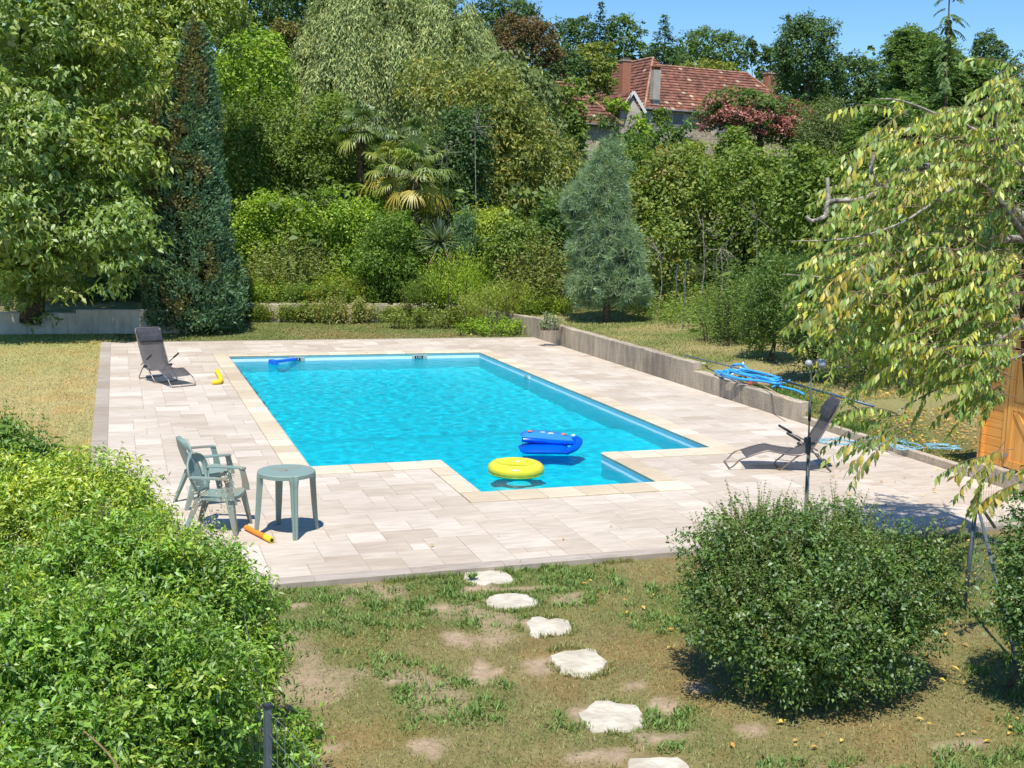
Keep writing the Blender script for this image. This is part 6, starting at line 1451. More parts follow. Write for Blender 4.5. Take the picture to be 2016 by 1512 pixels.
idx = np.repeat(np.arange(nt_), per); n = len(idx); P = Pt[idx]+td[idx]*rng.uniform(-.06, .08, (n, 1)); D = unit(td[idx]*.6+rdir(rng, n))-np.array([0, 0, .12]); Nn = rdir(rng, n)+np.array([0, 0, .8])
L = .25*rng.uniform(.7, 1.2, n); leafmesh('needles', P, D, Nn, L, np.full(n, .014), palette(rng, [(.20, .265, .24, 3), (.16, .215, .20, 2), (.26, .32, .28, 1.8), (.19, .23, .14, 1)], nt_, idx, jit=.2), LEAF_DULL, pine, fold=.02)
ni = 7000; k = rng.choice(len(lo), ni); Pi = lo[k, :3]+rdir(rng, ni)*lo[k, 3:6]*rng.uniform(.2, .7, (ni, 1)); leafmesh('inner_needles', Pi, rdir(rng, ni), rdir(rng, ni), .2, .08, np.tile([.07, .11, .08], (ni, 1))*rng.uniform(.7, 1.3, (ni, 1)), LEAF_DULL, pine)  # inner needles painted darker, as shade deep between the tufts
trunk(pine, (cb[0], cb[1], tz_(cb[0], cb[1])-.1), tuple(at(1200, 300, d)), .12, .02, wob=.01); m_ = MB()
for l in lob[:-1]: m_.tube([tuple(at(1200, min(600, 756), d)*0+np.array([cb[0], cb[1], max(1.0, l[2]-.6)])), l[:3]], [.05, .02], 5)
m_.build('branches', BARK, pine, W=True)

# ---------------------------------------------------------------- palms
PALMG = [(.20, .28, .06), (.30, .34, .06), (.14, .21, .06), (.52, .44, .07), (.58, .44, .08)]
def frond(t, hub, az, el, pet, rad, col, rng):
    """fan leaf: stalk then a half-disc of drooping blades"""
    dv = np.array([math.cos(az)*math.cos(el), math.sin(az)*math.cos(el), math.sin(el)]); droopz = np.array([0, 0, -1.])
    tip = hub+dv*pet+droopz*pet*.25*math.cos(el); m_ = MB(); m_.tube([tuple(hub), tuple(hub+dv*pet*.5+droopz*pet*.04), tuple(tip)], [.022, .016, .012], 5)
    side = np.cross(dv, [0, 0, 1]); side /= np.linalg.norm(side); V = []; F = []; Cc = []
    nb = 22; dd_ = unit((dv*pet+droopz*pet*.35)[None])[0]; nrm = np.cross(side, dd_)
    for q in range(nb):
        th = R(-105+210*q/(nb-1)); b_ = dd_*math.cos(th)+side*math.sin(th)+rng.normal(size=3)*.05; Lb = rad*(.75+.25*math.cos(th))*rng.uniform(.88, 1.08); w_ = rad*.042
        s_ = np.cross(b_, nrm); s_ /= np.linalg.norm(s_); o = len(V)
        for f_, wf, dz in ((0, .3, 0), (.35, 1, .02), (.7, .8, .14), (1.0, .08, .42)):
            p = tip+b_*Lb*f_*(1-.25*dz)+droopz*Lb*dz; V += [p-s_*w_*wf, p+s_*w_*wf]
        F += [(o, o+1, o+3, o+2), (o+2, o+3, o+5, o+4), (o+4, o+5, o+7, o+6)]; tipc = np.array(col)
        for f_ in (0, .35, .7, 1.): Cc += [tipc*(1+.0*f_)]*2
    o_ = mk('frond', V, F, LEAF_GLOSSY, t, W=True, cols=np.array(Cc)); s_ = m_.build('stalk', pbr_stalk, o_); s_.data.transform(Matrix.Translation(-worldloc(t))); return o_
pbr_stalk = pbr('palm_stalk', (.22, .26, .08), .6, .4)
FIBRE = pbr('palm_fibre_trunk', (.17, .12, .07), .95, .1, var=.4, scale=10, bump=.8)
def palm(label, px, py, d, nf, pet, rad, seed, cols):
    rng = np.random.RandomState(seed); hub = at(px, py, d); z0 = tz_(hub[0], hub[1]); t = thing('fan_palm', label, 'palm', (hub[0], hub[1], z0), group='fan palms at the foot of the willow')
    trunk(t, (hub[0], hub[1], z0-.1), tuple(hub), .13, .15, FIBRE, wob=.01, seed=seed)
    for q in range(nf):
        el = R(rng.choice([75, 50, 25, 0, -20, -38], p=[.12, .2, .25, .2, .15, .08])+rng.uniform(-10, 10)); az = q*2.4+rng.uniform(-.3, .3)
        cc = cols[0] if el > .3 else (cols[1] if el > -.25 else cols[2]); cc = np.array(cc)*rng.uniform(.8, 1.2)
        frond(t, hub+np.array([0, 0, .03*q/nf]), az, el, pet*rng.uniform(.8, 1.15), rad*rng.uniform(.85, 1.1), cc, rng)
palm('slim fan palm at the left of the group, its upright crown against the willow', 712, 256, 41.5, 26, .65, .66, 301, [PALMG[2], PALMG[0], PALMG[1]])
palm('second fan palm, crown just above and behind the big yellowish one', 806, 278, 40.8, 26, .7, .66, 302, [PALMG[2], PALMG[0], PALMG[1]])
palm('big fan palm in front with yellow drooping fronds, right above the yucca', 818, 345, 39.4, 40, .95, .72, 303, [PALMG[0], PALMG[1], PALMG[3]])
palm('low fan palm with yellow-green fronds between the two left palms', 765, 328, 40.2, 22, .7, .62, 304, [PALMG[1], PALMG[1], PALMG[3]])

# ---------------------------------------------------------------- yucca
rng = np.random.RandomState(305); hub = at(868, 478, 37.9); hub0 = at(868, 585, 37.9)
yu = thing('yucca', 'yucca with stiff grey-green sword leaves and a skirt of dead leaves on a short trunk', 'yucca', (hub[0], hub[1], tz_(hub[0], hub[1])))
trunk(yu, (hub[0], hub[1], .3), tuple(hub), .12, .12, FIBRE, wob=0)
ym = []
for q in range(150):
    dead = q >= 110; el = R(rng.uniform(-78, -35)) if dead else R(rng.uniform(-15, 85)); az = rng.rand()*6.28; Lf = rng.uniform(.7, 1.05)*(.8 if dead else 1)
    dv = np.array([math.cos(az)*math.cos(el), math.sin(az)*math.cos(el), math.sin(el)]); sd_ = np.cross(dv, [0, 0, 1.]); sd_ /= max(np.linalg.norm(sd_), 1e-3); up_ = np.cross(sd_, dv); V = []
    o0 = hub-np.array([0, 0, .35 if dead else 0])*rng.rand()
    for f_, w_ in ((0, .02), (.4, .034), (.8, .018), (1, .002)):
        p = o0+dv*Lf*f_-np.array([0, 0, .12*Lf*f_*f_]); V += [p-sd_*w_, p+up_*.008, p+sd_*w_]
    F = [(i*3+j, i*3+j+1, (i+1)*3+j+1, (i+1)*3+j) for i in range(3) for j in range(2)]
    cc = np.array([.30, .22, .12] if dead else ([.13, .19, .12] if rng.rand() < .8 else [.26, .30, .14]))*rng.uniform(.75, 1.2)
    mk('leaf', V, F, LEAF_DULL, yu, W=True, cols=np.tile(cc, (len(V), 1)))
tree('tall_spurge', 'upright blue-green stems of a plant right behind the yucca', 'plant', (895, 418, 940, 520), 38.6, [(.12, .19, .12, 1)], leaf=.16, wr=.2, lobes=4, cr=.2, droop=-.6, updir=-.1)

def bare_twigs(name, label, spots, seed):
    rr = random.Random(seed); rg = np.random.RandomState(seed); c0 = at(*spots[0][:3]); t = thing(name, label, 'dead branches', (c0[0], c0[1], tz_(c0[0], c0[1])))
    for (px, py, d, sz) in spots:
        b = at(px, py, d); m_ = MB()
        root = np.array([b[0], b[1], tz_(b[0], b[1])]); m_.tube([root, (root+b)/2+np.array([.1, 0, 0]), b], [.02, .016, .011], 5)
        for k_ in range(9):
            dv = unit(rg.normal(size=(1, 3))+np.array([[0, -.6, .35]]))[0]; e = b+dv*sz*rr.uniform(.4, 1); mid = (b+e)/2+rg.normal(size=3)*.06*sz; m_.tube([b, mid, e], [.011, .008, .003], 4)
            for q in range(3):
                s_ = mid+(e-mid)*rr.random(); e2 = s_+unit(rg.normal(size=(1, 3))+dv[None]*.8)[0]*sz*rr.uniform(.15, .4); m_.tube([s_, e2], [.005, .0015], 3)
        m_.build('branch', BARK_PALE, t, W=True)
bare_twigs('dead_branches', 'pale bare branches sticking out of the bushes right of the blue pine', [(1385, 455, 36.5, 1.1), (1420, 490, 35.5, .9), (1300, 500, 34.8, .8), (1490, 430, 36, .8)], 41)
bare_twigs('dead_branches', 'bare grey twigs in front of the dark tree between palm and yellowing tree', [(880, 300, 39.2, .9), (935, 250, 39.6, .8)], 42)
# ---------------------------------------------------------------- foreground shrubs
def sprays(t, rng, starts, dirs, length, leaf, wr, pal, npair=9, curve=.25, r=.0025, mat=LEAF_GLOSSY, name='shoots', up=.5):
    m_ = MB(); P = []; D = []; Nn = []; L = []; ids = []
    for q, (s, dv) in enumerate(zip(starts, dirs)):
        Lq = length*rng.uniform(.55, 1.25); pts = []; dvv = dv/np.linalg.norm(dv)
        sag = rng.uniform(-.4, 1)*curve
        for f_ in np.linspace(0, 1, 5): pts.append(s+dvv*Lq*f_-np.array([0, 0, 1])*sag*Lq*f_*f_)
        m_.tube(pts, [r, r*.9, r*.8, r*.6, r*.3], 4, cap=False)
        sd_ = np.cross(dvv, [0, 0, 1.]); sd_ /= max(np.linalg.norm(sd_), 1e-3)
        for j in range(npair):
            f_ = (j+.6)/npair; p = s+dvv*Lq*f_-np.array([0, 0, 1])*sag*Lq*f_*f_; aa = j*1.57
            for sg in (-1, 1):
                b_ = sd_*math.cos(aa)*sg+np.cross(dvv, sd_)*math.sin(aa)*sg
                P.append(p); D.append(b_+dvv*.7); Nn.append(np.array([0, 0, up])+dvv*.4+rng.normal(size=3)*.3); L.append(leaf*rng.uniform(.7, 1.2)*(1.15-.6*f_)); ids.append(q)
    m_.build('twigs', TWIG, t, W=True)['kind'] = 'stuff'; L = np.array(L); P = np.array(P)
    leafmesh(name, P, np.array(D), np.array(Nn), L, L*wr, palette(rng, pal, len(starts), np.array(ids), jit=.25), mat, t)
TWIG = pbr('green_brown_twig', (.20, .15, .07), .8, .3)
def surf(rng, lo, n, up=.3, ymin=None):
    lo = np.array(lo); k = rng.choice(len(lo), n*6, p=(lo[:, 3]*lo[:, 5])/(lo[:, 3]*lo[:, 5]).sum()); dd = unit(rdir(rng, n*6)+np.array([0, 0, up])); p = lo[k, :3]+dd*lo[k, 3:6]*.95
    ok = np.ones(len(p), bool)
    for j in range(len(lo)):
        q = (p-lo[j, :3])/lo[j, 3:6]; ok &= ~((np.linalg.norm(q, axis=1) < .9) & (k != j))
    return p[ok][:n], dd[ok][:n]
NANDINA = [(.16, .27, .045, 3), (.11, .20, .035, 2.5), (.23, .33, .06, 1.5), (.30, .34, .05, .7), (.05, .09, .02, .8)]
NAN_Y = [(.30, .36, .06, 3), (.20, .30, .05, 2), (.42, .40, .06, 1)]
def hedge(name, label, boxes, pal, nc, per, leaf, cr, nsp, spl, seed, wr=.36, extra_pal=None, mat=None, cat='shrub', low=.5, base=-.05, npair=8, splf=1.0, spup=.5):
    rng = np.random.RandomState(seed); lob = [(*box_at(*b_[:4], b_[4], b_[5] if len(b_) > 5 else .8)[0], *box_at(*b_[:4], b_[4], b_[5] if len(b_) > 5 else .8)[1]) for b_ in boxes]
    c = np.array(lob[0][:3]); t = thing(name, label, cat, (c[0], c[1], base))
    P, D, Nn, L, Wd, C = broad(rng, lob, nc, per, leaf, pal, Wr=wr, cr=cr, droop=.25, updir=.35, rnd=.65, flat=.8, low=low, inner=.3, shell=(.66, 1.1))
    leafmesh('foliage', P, D, Nn, L, Wd, C, mat or LEAF_GLOSSY, t)
    s, dd = surf(rng, lob, nsp, up=.4); sprays(t, rng, s-dd*spl*.25, dd+np.array([0, 0, spup])+rng.normal(size=dd.shape)*.3, spl, leaf*splf, wr, extra_pal or pal, npair=npair)
    m_ = MB(); rr = random.Random(seed)
    for l in lob:
        for q in range(3): m_.tube([(c[0]+rr.uniform(-.2, .2), c[1]+rr.uniform(-.2, .2), base-.05), ((c[0]+l[0])/2, (c[1]+l[1])/2, max(base+.2, (l[2])*.5)), (l[0]+rr.uniform(-.3, .3)*l[3], l[1], l[2]+l[5]*.5)], [.02, .014, .006], 5)
    m_.build('stems', BARK, t, W=True); return t
hedge('nandina_shrub', 'big glossy green shrub filling the lower left corner', [(-120, 1180, 260, 1560, 6.3), (120, 1230, 470, 1600, 6.4), (-60, 1380, 330, 1760, 5.9), (250, 1380, 485, 1700, 6.5)], NANDINA, 820, 38, .052, .13, 420, .26, 401, wr=.32)
hedge('nandina_shrub', 'glossy green shrub bulging over the lawn beside the paving, above the wire fence post', [(150, 1060, 470, 1390, 7.7), (320, 1120, 530, 1440, 7.8), (330, 1250, 520, 1500, 7.6), (60, 1020, 330, 1330, 7.9), (270, 1040, 410, 1200, 8.2)], NANDINA, 900, 38, .050, .13, 480, .26, 402, wr=.32, extra_pal=[(.22, .31, .06, 2), (.32, .36, .08, 1)])
hedge('nandina_shrub', 'yellowish green shrub in front of the two green chairs', [(60, 920, 290, 1130, 9.2), (-70, 930, 150, 1160, 9.3), (190, 975, 320, 1130, 9.0)], NAN_Y, 700, 34, .050, .14, 300, .26, 403, wr=.32)
hedge('privet_shrub', 'tall loose dark green shrub at the left edge, over the dry grass', [(-80, 850, 60, 1000, 10.2), (0, 880, 110, 1010, 10.0)], [(.12, .20, .035, 3), (.08, .15, .03, 2), (.18, .25, .05, 1)], 230, 28, .07, .16, 90, .42, 404, spup=1.2)
# cream flower heads among the nandina
rng = np.random.RandomState(9); P = []
nf_ = 0
for (px, py, d) in ((262, 1285, 7.0), (355, 1290, 7.0), (410, 1030, 8.3), (440, 985, 8.6), (395, 975, 8.7), (250, 1050, 8.2), (120, 1090, 8.3), (40, 1085, 8.2), (60, 1130, 8.0), (400, 1120, 8.0), (215, 1010, 8.5), (345, 1060, 8.1), (160, 1110, 7.9), (450, 940, 9.0)):
    c = at(px, py, d*.965); k = 90; P.append(c+rng.normal(size=(k, 3))*np.array([.035, .035, .055]))
P = np.vstack(P); o = leafmesh('flower_heads', P, rdir(rng, len(P)), rdir(rng, len(P)), .016, .012, np.tile([.62, .55, .42], (len(P), 1))*rng.uniform(.6, 1.1, (len(P), 1)), LEAF_DULL, None)
for ob in bpy.data.objects:
    if ob.get('label', '').startswith('glossy green shrub bulging'): 
        wl = worldloc(ob); o.parent = ob; o.data.transform(Matrix.Translation(-wl)); break

# round bush on the lawn, right
BUSH = [(.085, .145, .04, 3), (.062, .11, .032, 2.5), (.125, .185, .05, 1.5), (.16, .20, .055, .6)]
hedge('round_bush', 'large round bush with small glossy leaves and upright shoots on the lawn, right foreground', [(1430, 1040, 1790, 1360, 9.2, .95), (1345, 1040, 1520, 1260, 9.2, .8), (1690, 1060, 1875, 1290, 9.2, .8), (1400, 1000, 1600, 1180, 9.5, .8), (1560, 1010, 1740, 1170, 9.6), (1380, 1150, 1560, 1330, 8.9), (1520, 1190, 1690, 1370, 8.7), (1660, 1160, 1820, 1340, 8.9)], BUSH, 1050, 32, .038, .12, 900, .34, 405, wr=.5, low=.5, npair=13, splf=.85, spup=1.0, extra_pal=[(.14, .19, .055, 2), (.10, .155, .045, 2), (.19, .2, .07, 1)])
hedge('laurel_shrub', 'dark green shrub cut off by the right edge of the picture, below the cherry tree', [(1985, 960, 2140, 1240, 9.0), (1975, 1060, 2120, 1330, 8.8)], BUSH, 220, 28, .045, .13, 60, .22, 406, wr=.5)
hedge('bamboo_weeds', 'small bright leafy weeds below the fence post at the bottom left', [(545, 1420, 640, 1500, 7.4), (520, 1460, 610, 1560, 7.0)], NANDINA, 45, 20, .05, .1, 22, .2, 407)
# long bare bramble stem in the lower left
m_ = MB(); m_.tube(smoothpath([at(165, 1440, 5.6), at(200, 1470, 5.55), at(225, 1500, 5.5), at(245, 1535, 5.45)], 5), .006, 6); o = m_.build('bramble', TWIG, None, smooth=True); tagp(o, 'bare brown bramble stem arching over the leaves at the bottom edge', 'bramble')

# ---------------------------------------------------------------- cherry tree
rng = np.random.RandomState(501)
ct = np.array([9.50, 9.66]); ch = thing('cherry_tree', 'cherry tree with drooping green and yellow leaves and lichen-grey branches at the right edge', 'tree', (ct[0], ct[1], 0))
def A(px, py, d): return at(px, py, d)
LIMB = [([(*ct, -.1), (*(ct+[0, .02]), 1.0), tuple(A(2026, 640, 12.3)), tuple(A(2030, 440, 12.2)), tuple(A(2030, 300, 12.0)), tuple(A(2020, 120, 11.8))], [.13, .11, .09, .07, .05, .02]),
        ([tuple(A(2030, 440, 12.2)), tuple(A(1900, 350, 11.8)), tuple(A(1800, 330, 11.5)), tuple(A(1740, 375, 11.3)), tuple(A(1690, 395, 11.1))], [.06, .05, .045, .04, .03]),
        ([tuple(A(1740, 375, 11.3)), tuple(A(1715, 340, 11.3)), tuple(A(1722, 300, 11.3))], [.03, .022, .02]),
        ([tuple(A(1690, 395, 11.1)), tuple(A(1655, 395, 11.0)), tuple(A(1630, 400, 11.0)), tuple(A(1625, 425, 11.0)), tuple(A(1598, 435, 10.9)), tuple(A(1588, 425, 10.9))], [.028, .024, .026, .024, .020, .016]),
        ([tuple(A(1632, 402, 11.0)), tuple(A(1630, 375, 11.0)), tuple(A(1629, 350, 11.0))], [.022, .02, .018]),
        ([tuple(A(2030, 480, 12)), tuple(A(1926, 357, 11.0)), tuple(A(1830, 405, 10.8)), tuple(A(1768, 442, 10.7)), tuple(A(1673, 469, 10.6)), tuple(A(1555, 475, 10.5))], [.04, .016, .014, .012, .009, .004]),
        ([tuple(A(2040, 620, 12.3)), tuple(A(1920, 690, 11.8)), tuple(A(1860, 665, 11.5)), tuple(A(1780, 700, 11.2)), tuple(A(1650, 725, 11.0)), tuple(A(1570, 735, 10.9))], [.05, .035, .022, .014, .010, .004]),
        ([tuple(A(2030, 470, 12.2)), tuple(A(1900, 480, 11.6)), tuple(A(1800, 545, 11.2)), tuple(A(1700, 550, 11.0)), tuple(A(1540, 540, 10.8))], [.05, .03, .018, .012, .004]),
        ([tuple(A(2030, 300, 12)), tuple(A(1880, 240, 11.6)), tuple(A(1780, 200, 11.4)), tuple(A(1725, 195, 11.3))], [.03, .018, .01, .004]),
        ([tuple(A(2040, 690, 12.2)), tuple(A(1900, 740, 11.6)), tuple(A(1800, 790, 11.2)), tuple(A(1740, 830, 11.0))], [.022, .013, .008, .003]),
        ([tuple(A(2025, 350, 11.8)), tuple(A(1960, 260, 11.4)), tuple(A(1975, 180, 11.2))], [.03, .02, .006])]
for q, (pts, rr_) in enumerate(LIMB):
    sp = smoothpath(pts, 5); rad = np.interp(np.linspace(0, 1, len(sp)), np.linspace(0, 1, len(pts)), rr_); m_ = MB(); m_.tube(sp, rad, 8)
    m_.build('trunk' if q == 0 else 'branch', BARK_PALE if q else BARK, ch, W=True, smooth=True)
CL = [(1790, 210, 2010, 480, 11.6, 150), (1650, 340, 1810, 500, 11.2, 30), (1625, 470, 1800, 610, 11.0, 66), (1740, 460, 2010, 660, 11.4, 175), (1610, 600, 1710, 660, 10.9, 16), (1740, 640, 1900, 735, 11.2, 34), (1735, 790, 1800, 880, 10.9, 9), (1850, 610, 2010, 750, 11.4, 50), (1950, 120, 2060, 340, 11.5, 45), (1930, 880, 2060, 960, 10.6, 8), (1900, 730, 1990, 780, 11.4, 14), (1870, 460, 2040, 690, 11.9, 90), (1850, 240, 2040, 460, 11.9, 60), (1725, 195, 1800, 290, 11.3, 7)]
m_ = MB(); P = []; D = []; Nn = []; L = []; ids = []; tw = 0
for (x0, y0, x1, y1, d, nt_) in CL:
    for q in range(nt_):
        while True:
            u_, v_ = rng.uniform(-1, 1, 2)
            if u_*u_+v_*v_ < 1: break
        px = (x0+x1)/2+u_*(x1-x0)/2; py = (y0+y1)/2+v_*(y1-y0)/2; dd_ = d+rng.uniform(-1.2, 1.2)*(1-.6*(u_*u_+v_*v_))
        s = A(px, py, dd_); left = -RT0*rng.uniform(.1, 1)+np.array([sy_, cy_, 0])*rng.uniform(-.7, .5); dv = unit((left+np.array([0, 0, rng.uniform(-.35, .35)]))[None])[0]; Lq = rng.uniform(.35, .75)
        pts = [s+dv*Lq*f_-np.array([0, 0, .35*Lq*f_*f_]) for f_ in np.linspace(-.3, 1, 6)]; m_.tube(pts, [.0036, .0032, .0026, .0022, .0018, .0013], 4, cap=False)
        nl_ = rng.randint(24, 36)
        for j in range(nl_):
            f_ = (j+.5)/nl_; p = s+dv*Lq*f_-np.array([0, 0, .35*Lq*f_*f_]); sd_ = np.cross(dv, [0, 0, 1.])*(1 if j % 2 else -1)
            P.append(p); D.append(sd_*rng.uniform(.1, .6)+dv*rng.uniform(0, .5)+np.array([0, 0, -rng.uniform(.5, 1.3)])+rng.normal(size=3)*.15); Nn.append(rng.normal(size=3)*.5+sd_*.4-np.array([sy_, cy_, -.5])*.5); L.append(rng.uniform(.07, .12)); ids.append(tw)
        tw += 1
m_.build('twigs', pbr('cherry_twig', (.26, .17, .12), .8, .3), ch, W=True)['kind'] = 'stuff'
P = np.array(P); D = np.array(D); Nn = np.array(Nn); L = np.array(L); ids = np.array(ids)
CPAL = [(.15, .21, .055, 4), (.23, .27, .08, 3), (.11, .16, .04, 2), (.33, .31, .10, 2.6), (.52, .40, .08, 1.6), (.42, .22, .08, .4)]
C = palette(rng, CPAL, tw, ids, jit=.75, br=.17)*np.array([1.0, 1.06, .95])
dist_ = (P-EYE)@FW; order = np.argsort(dist_-L*12); ind = order[:300]; rest_i = order[300:]
# 300 nearest leaves one by one, curved blades sharing a few meshes
pals = [(.15, .22, .05), (.20, .27, .06), (.34, .33, .07), (.11, .17, .04), (.58, .44, .05)]
lm = []
for q, cc in enumerate(pals):
    V = []; 
    for f_, w_, z in ((0, .0, 0), (.25, .13, .01), (.5, .17, .0), (.78, .10, -.05), (1, 0, -.14)):
        V += [(f_, -w_, z+.05*w_*4), (f_, 0, z), (f_, w_, z+.05*w_*4)]
    F = [(i*3+j, i*3+j+1, (i+1)*3+j+1, (i+1)*3+j) for i in range(4) for j in range(2)]
    me = bpy.data.meshes.new('leaf'); me.from_pydata(V, [], F); me.materials.append(LEAF_GLOSSY); a = me.color_attributes.new('col', 'FLOAT_COLOR', 'POINT')
    c_ = np.ones((len(V), 4)); c_[:, :3] = cc; a.data.foreach_set('color', c_.ravel()); lm.append(me)
chl = Vector(ch.location)
for q in ind:
    dvec = Vector(D[q]).normalized(); nv = Vector(Nn[q]); nv = (nv-dvec*nv.dot(dvec)).normalized(); sv_ = nv.cross(dvec)
    o = link('leaf', lm[int(np.argmin([np.abs(np.array(pc)-C[q]).sum() for pc in pals]))], ch); s_ = float(L[q])*1.05
    mat = Matrix(((dvec.x, sv_.x, nv.x, 0), (dvec.y, sv_.y, nv.y, 0), (dvec.z, sv_.z, nv.z, 0), (0, 0, 0, 1))) @ Matrix.Scale(s_, 4)
    o.matrix_local = Matrix.Translation(Vector(P[q])-chl) @ mat
leafmesh('leaves', P[rest_i], D[rest_i], Nn[rest_i], L[rest_i], L[rest_i]*.35, C[rest_i], LEAF_GLOSSY, ch, fold=.08, kind='stuff')

# ---------------------------------------------------------------- grass
rng = np.random.RandomState(601)
def grass(name, label, n, region, zf, hmin, hmax, w, colf, dens=None, seed=0):
    rng = np.random.RandomState(seed); x, y = region(rng, n)
    keep = np.ones(len(x), bool)
    if dens is not None: keep = rng.rand(len(x)) < dens(x, y)
    x = x[keep]; y = y[keep]; n = len(x); z = zf(x, y)
    a = rng.rand(n)*6.283; tilt = rng.uniform(.2, 1.5, n); D = np.c_[np.cos(a)*tilt, np.sin(a)*tilt, np.ones(n)]; Nn = np.c_[-np.cos(a), -np.sin(a), tilt]+rdir(rng, n)*.3
    L = rng.uniform(hmin, hmax, n); C = colf(x, y)*rng.uniform(.6, 1.45, (n, 1))
    o = leafmesh(name, np.c_[x, y, z-.004], D, Nn, L, np.broadcast_to(w, (n,))*rng.uniform(.6, 1.3, n), C, LEAF_DULL, None, fold=.05, shape=.5, kind='stuff'); tagp(o, label, 'grass'); return o
def blade_col(x, y):
    g = green_amt(x, y)[:, None]; r_ = np.random.RandomState(1).rand(len(x), 1)
    dry = np.array([.36, .315, .14]); gr = np.array([.19, .275, .07]); g2 = np.clip(g*.55+.34+(r_-.5)*1.0, 0, 1)
    return dry*(1-g2)+gr*g2
def near_reg(rng, n):
    d_ = rng.uniform(0, 1, n)**.9; y = 4.8+d_*6.15; x = rng.uniform(-1, 1, n); xl = .15*y-1.0; xr = .85*y+1.6; x = xl+(xr-xl)*(x*.5+.5); return x, y
def near_dens(x, y):
    d_ = 1-bare_amt(x, y)*.97
    for sx_, sy__, rr in STONE_W: d_ = np.where(((x-sx_)/(rr[0]*.92))**2+((y-sy__)/(rr[1]*.92))**2 < 1, 0, d_)
    return np.clip(d_*(.45+.55*green_amt(x, y)+.1), 0, 1)
grass('grass', 'patchy short grass of the near lawn', 122000, near_reg, lambda x, y: lawn_z(x, y), .02, .055, .006, blade_col, near_dens, 1)
# broad-leaved weeds in tufts
def tuft_reg(rng, n):
    k = 700; cx, cy = near_reg(rng, k*4); g_ = green_amt(cx, cy) > .45; cx = cx[g_][:k]; cy = cy[g_][:k]; q = rng.randint(0, len(cx), n); return cx[q]+rng.normal(size=n)*.045, cy[q]+rng.normal(size=n)*.045
grass('lawn_weeds', 'broader-leaved weed tufts scattered in the near lawn', 26000, tuft_reg, lambda x, y: lawn_z(x, y), .03, .085, .014, lambda x, y: np.tile([.19, .29, .08], (len(x), 1)), near_dens, 2)
grass('grass', 'dry grass left of the terrace', 36000, lambda rng, n: (rng.uniform(-7, -.47, n), rng.uniform(12, 34, n)), lambda x, y: lawn_z(x, y), .03, .06, .016, lambda x, y: blade_col(x, y)*.3+lawn_col(x, y)*.9, None, 3)
grass('grass', 'green-gold strip of grass between the terrace and the garden wall', 36000, lambda rng, n: (rng.uniform(-6, 11.8, n), rng.uniform(32.2, 37.4, n)), lambda x, y: lawn_z(x, y), .03, .07, .02, lambda x, y: blade_col(x, y)*.3+lawn_col(x, y)*.9, lambda x, y: (y < np.interp(x, [-6, 2.6, 2.7, 10, 11.2, 11.8], [34.5, 34.2, 37.5, 36.9, 35.6, 33])).astype(float), 4)
def upc(x, y):
    g = np.clip(fbm(x*.7, y*.7, 4)*1.8-.5, 0, 1)[:, None]; return np.array([.42, .37, .15])*(1-g)+np.array([.17, .24, .05])*g
grass('grass', 'grass of the upper lawn behind the retaining wall', 38000, lambda rng, n: (12.05+rng.rand(n)**1.3*6, rng.uniform(12, 34, n)), lambda x, y: terrain(x, y)+(fbm(x*1.5, y*1.5, 3)-.5)*.1, .03, .08, .018, upc, lambda x, y: np.clip((y-14)/4, .3, 1), 5)
grass('tall_grass', 'taller fresh grass growing along the top of the low wall and the kerb', 9000, lambda rng, n: (12.0+rng.rand(n)**2*.9, rng.uniform(13.4, 20, n)), lambda x, y: terrain(x, y), .06, .16, .012, lambda x, y: np.tile([.14, .24, .05], (len(x), 1)), lambda x, y: (vnoise(x*2, y*2)*1.3-.1)*np.clip((y-14.5)/2, .15, 1), 6)
# fringe along terrace edges
grass('edge_grass', 'grass tufts leaning over the near edge of the terrace', 5000, lambda rng, n: (rng.uniform(1, 8, n), 10.99-np.abs(rng.normal(size=n))*.04), lambda x, y: lawn_z(x, y), .03, .09, .006, blade_col, lambda x, y: (vnoise(x*5, y*0+3) > .5)*1.0, 7)
def rim_reg(rng, n):
    k = rng.randint(0, len(STONE_W), n); a = rng.rand(n)*6.283; w = np.array([[q[0], q[1], q[2][0], q[2][1]] for q in STONE_W])[k]; f_ = rng.uniform(.90, 1.18, n)
    return w[:, 0]+np.cos(a)*w[:, 2]*f_, w[:, 1]+np.sin(a)*w[:, 3]*f_
grass('rim_grass', 'grass blades creeping over the rims of the stepping stones', 5200, rim_reg, lambda x, y: lawn_z(x, y), .03, .07, .007, blade_col, lambda x, y: (vnoise(x*6, y*6) > .42)*1.0, 9)
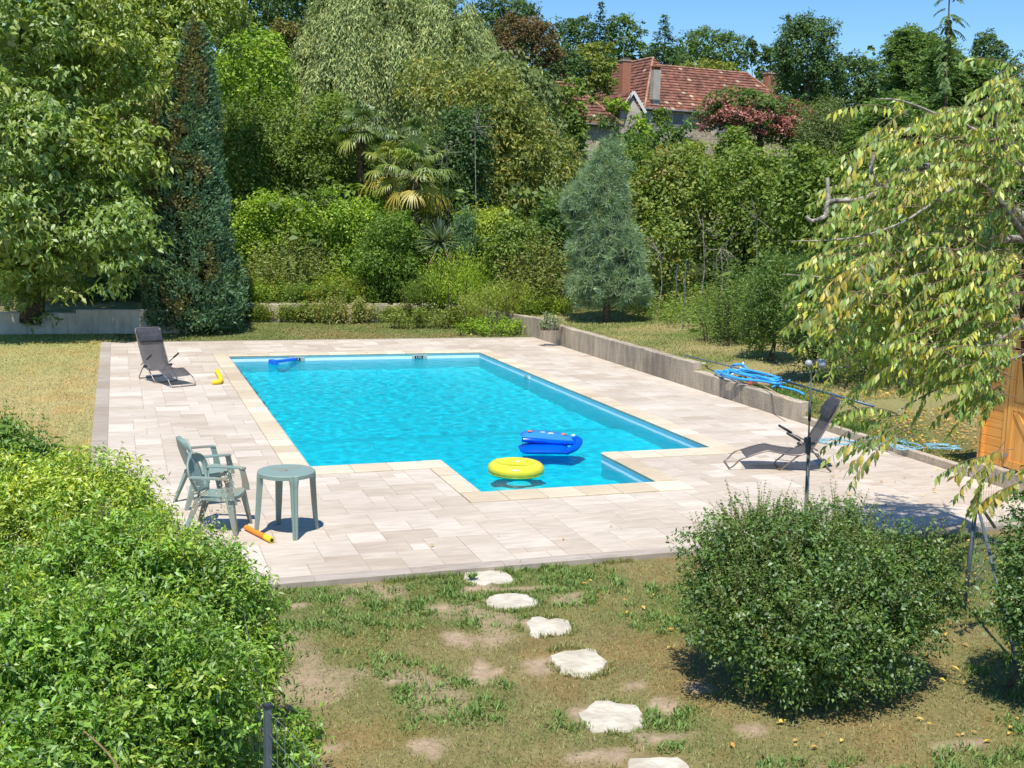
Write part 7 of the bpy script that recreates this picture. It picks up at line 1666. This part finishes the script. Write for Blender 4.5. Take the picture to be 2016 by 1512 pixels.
# fallen leaves
def fallen(name, label, n, reg, zf, size, seed):
    rng = np.random.RandomState(seed); x, y = reg(rng, n); n = len(x); a = rng.rand(n)*6.283; D = np.c_[np.cos(a), np.sin(a), rng.uniform(-.1, .3, n)]; Nn = np.array([0, 0, 1.])+rdir(rng, n)*.5
    C = palette(rng, [(.42, .20, .08, 2), (.5, .32, .14, 2), (.30, .15, .07, 1), (.6, .42, .1, .8)], n, np.arange(n)); L = size*rng.uniform(.6, 1.3, n)
    o = leafmesh(name, np.c_[x, y, zf(x, y)+.012], D, Nn, L, L*.42, C, LEAF_DULL, None, fold=.14, kind='stuff'); tagp(o, label, 'fallen leaves')
fallen('fallen_leaves', 'orange-brown fallen cherry leaves on the grass by the right fence', 460, lambda rng, n: (4.0+5.8*rng.rand(n)**.6, rng.uniform(5.5, 10.8, n)), lambda x, y: lawn_z(x, y)+.01, .068, 1)
fallen('fallen_leaves', 'curled dry leaves lying on the paving below the cherry tree', 70, lambda rng, n: (8+3.7*rng.rand(n)**.6, rng.uniform(11.3, 16.5, n)), lambda x, y: x*0+.004, .07, 2)
fallen('fallen_leaves', 'few single dry leaves scattered on the middle of the terrace', 16, lambda rng, n: (rng.uniform(3, 11.5, n), np.where(rng.rand(n) < .5, rng.uniform(11.3, 13.4, n), rng.uniform(14, 24, n))), lambda x, y: np.where((x > 2.3) & (x < 9.3) & (y > 13.6), -9, .006), .06, 3)
fallen('fallen_leaves', 'thick litter of dry leaves on the ground behind the kerb', 2200, lambda rng, n: (12.0+rng.rand(n)*3.5, rng.uniform(11.5, 18.5, n)), lambda x, y: terrain(x, y)+.02, .08, 4)
# small weed on the first stepping stone
sx_, sy2, _ = STONE_W[0]; p0 = gnd(930, 1138, -.02)
rng = np.random.RandomState(8); n = 26; a = rng.rand(n)*6.28; o = leafmesh('weed', np.tile(p0, (n, 1))+rng.normal(size=(n, 3))*np.array([.012, .012, .004]), np.c_[np.cos(a), np.sin(a), rng.uniform(.3, 1.2, n)], np.tile([0, 0, 1.], (n, 1)), rng.uniform(.05, .1, n), .03, np.tile([.15, .25, .06], (n, 1)), LEAF, None); tagp(o, 'small green weed growing at the first stepping stone', 'weed')
nt_tris = sum(len(o.data.polygons) for o in bpy.data.objects if o.type == 'MESH'); print('POLYS', nt_tris, 'OBJ', len(bpy.data.objects))
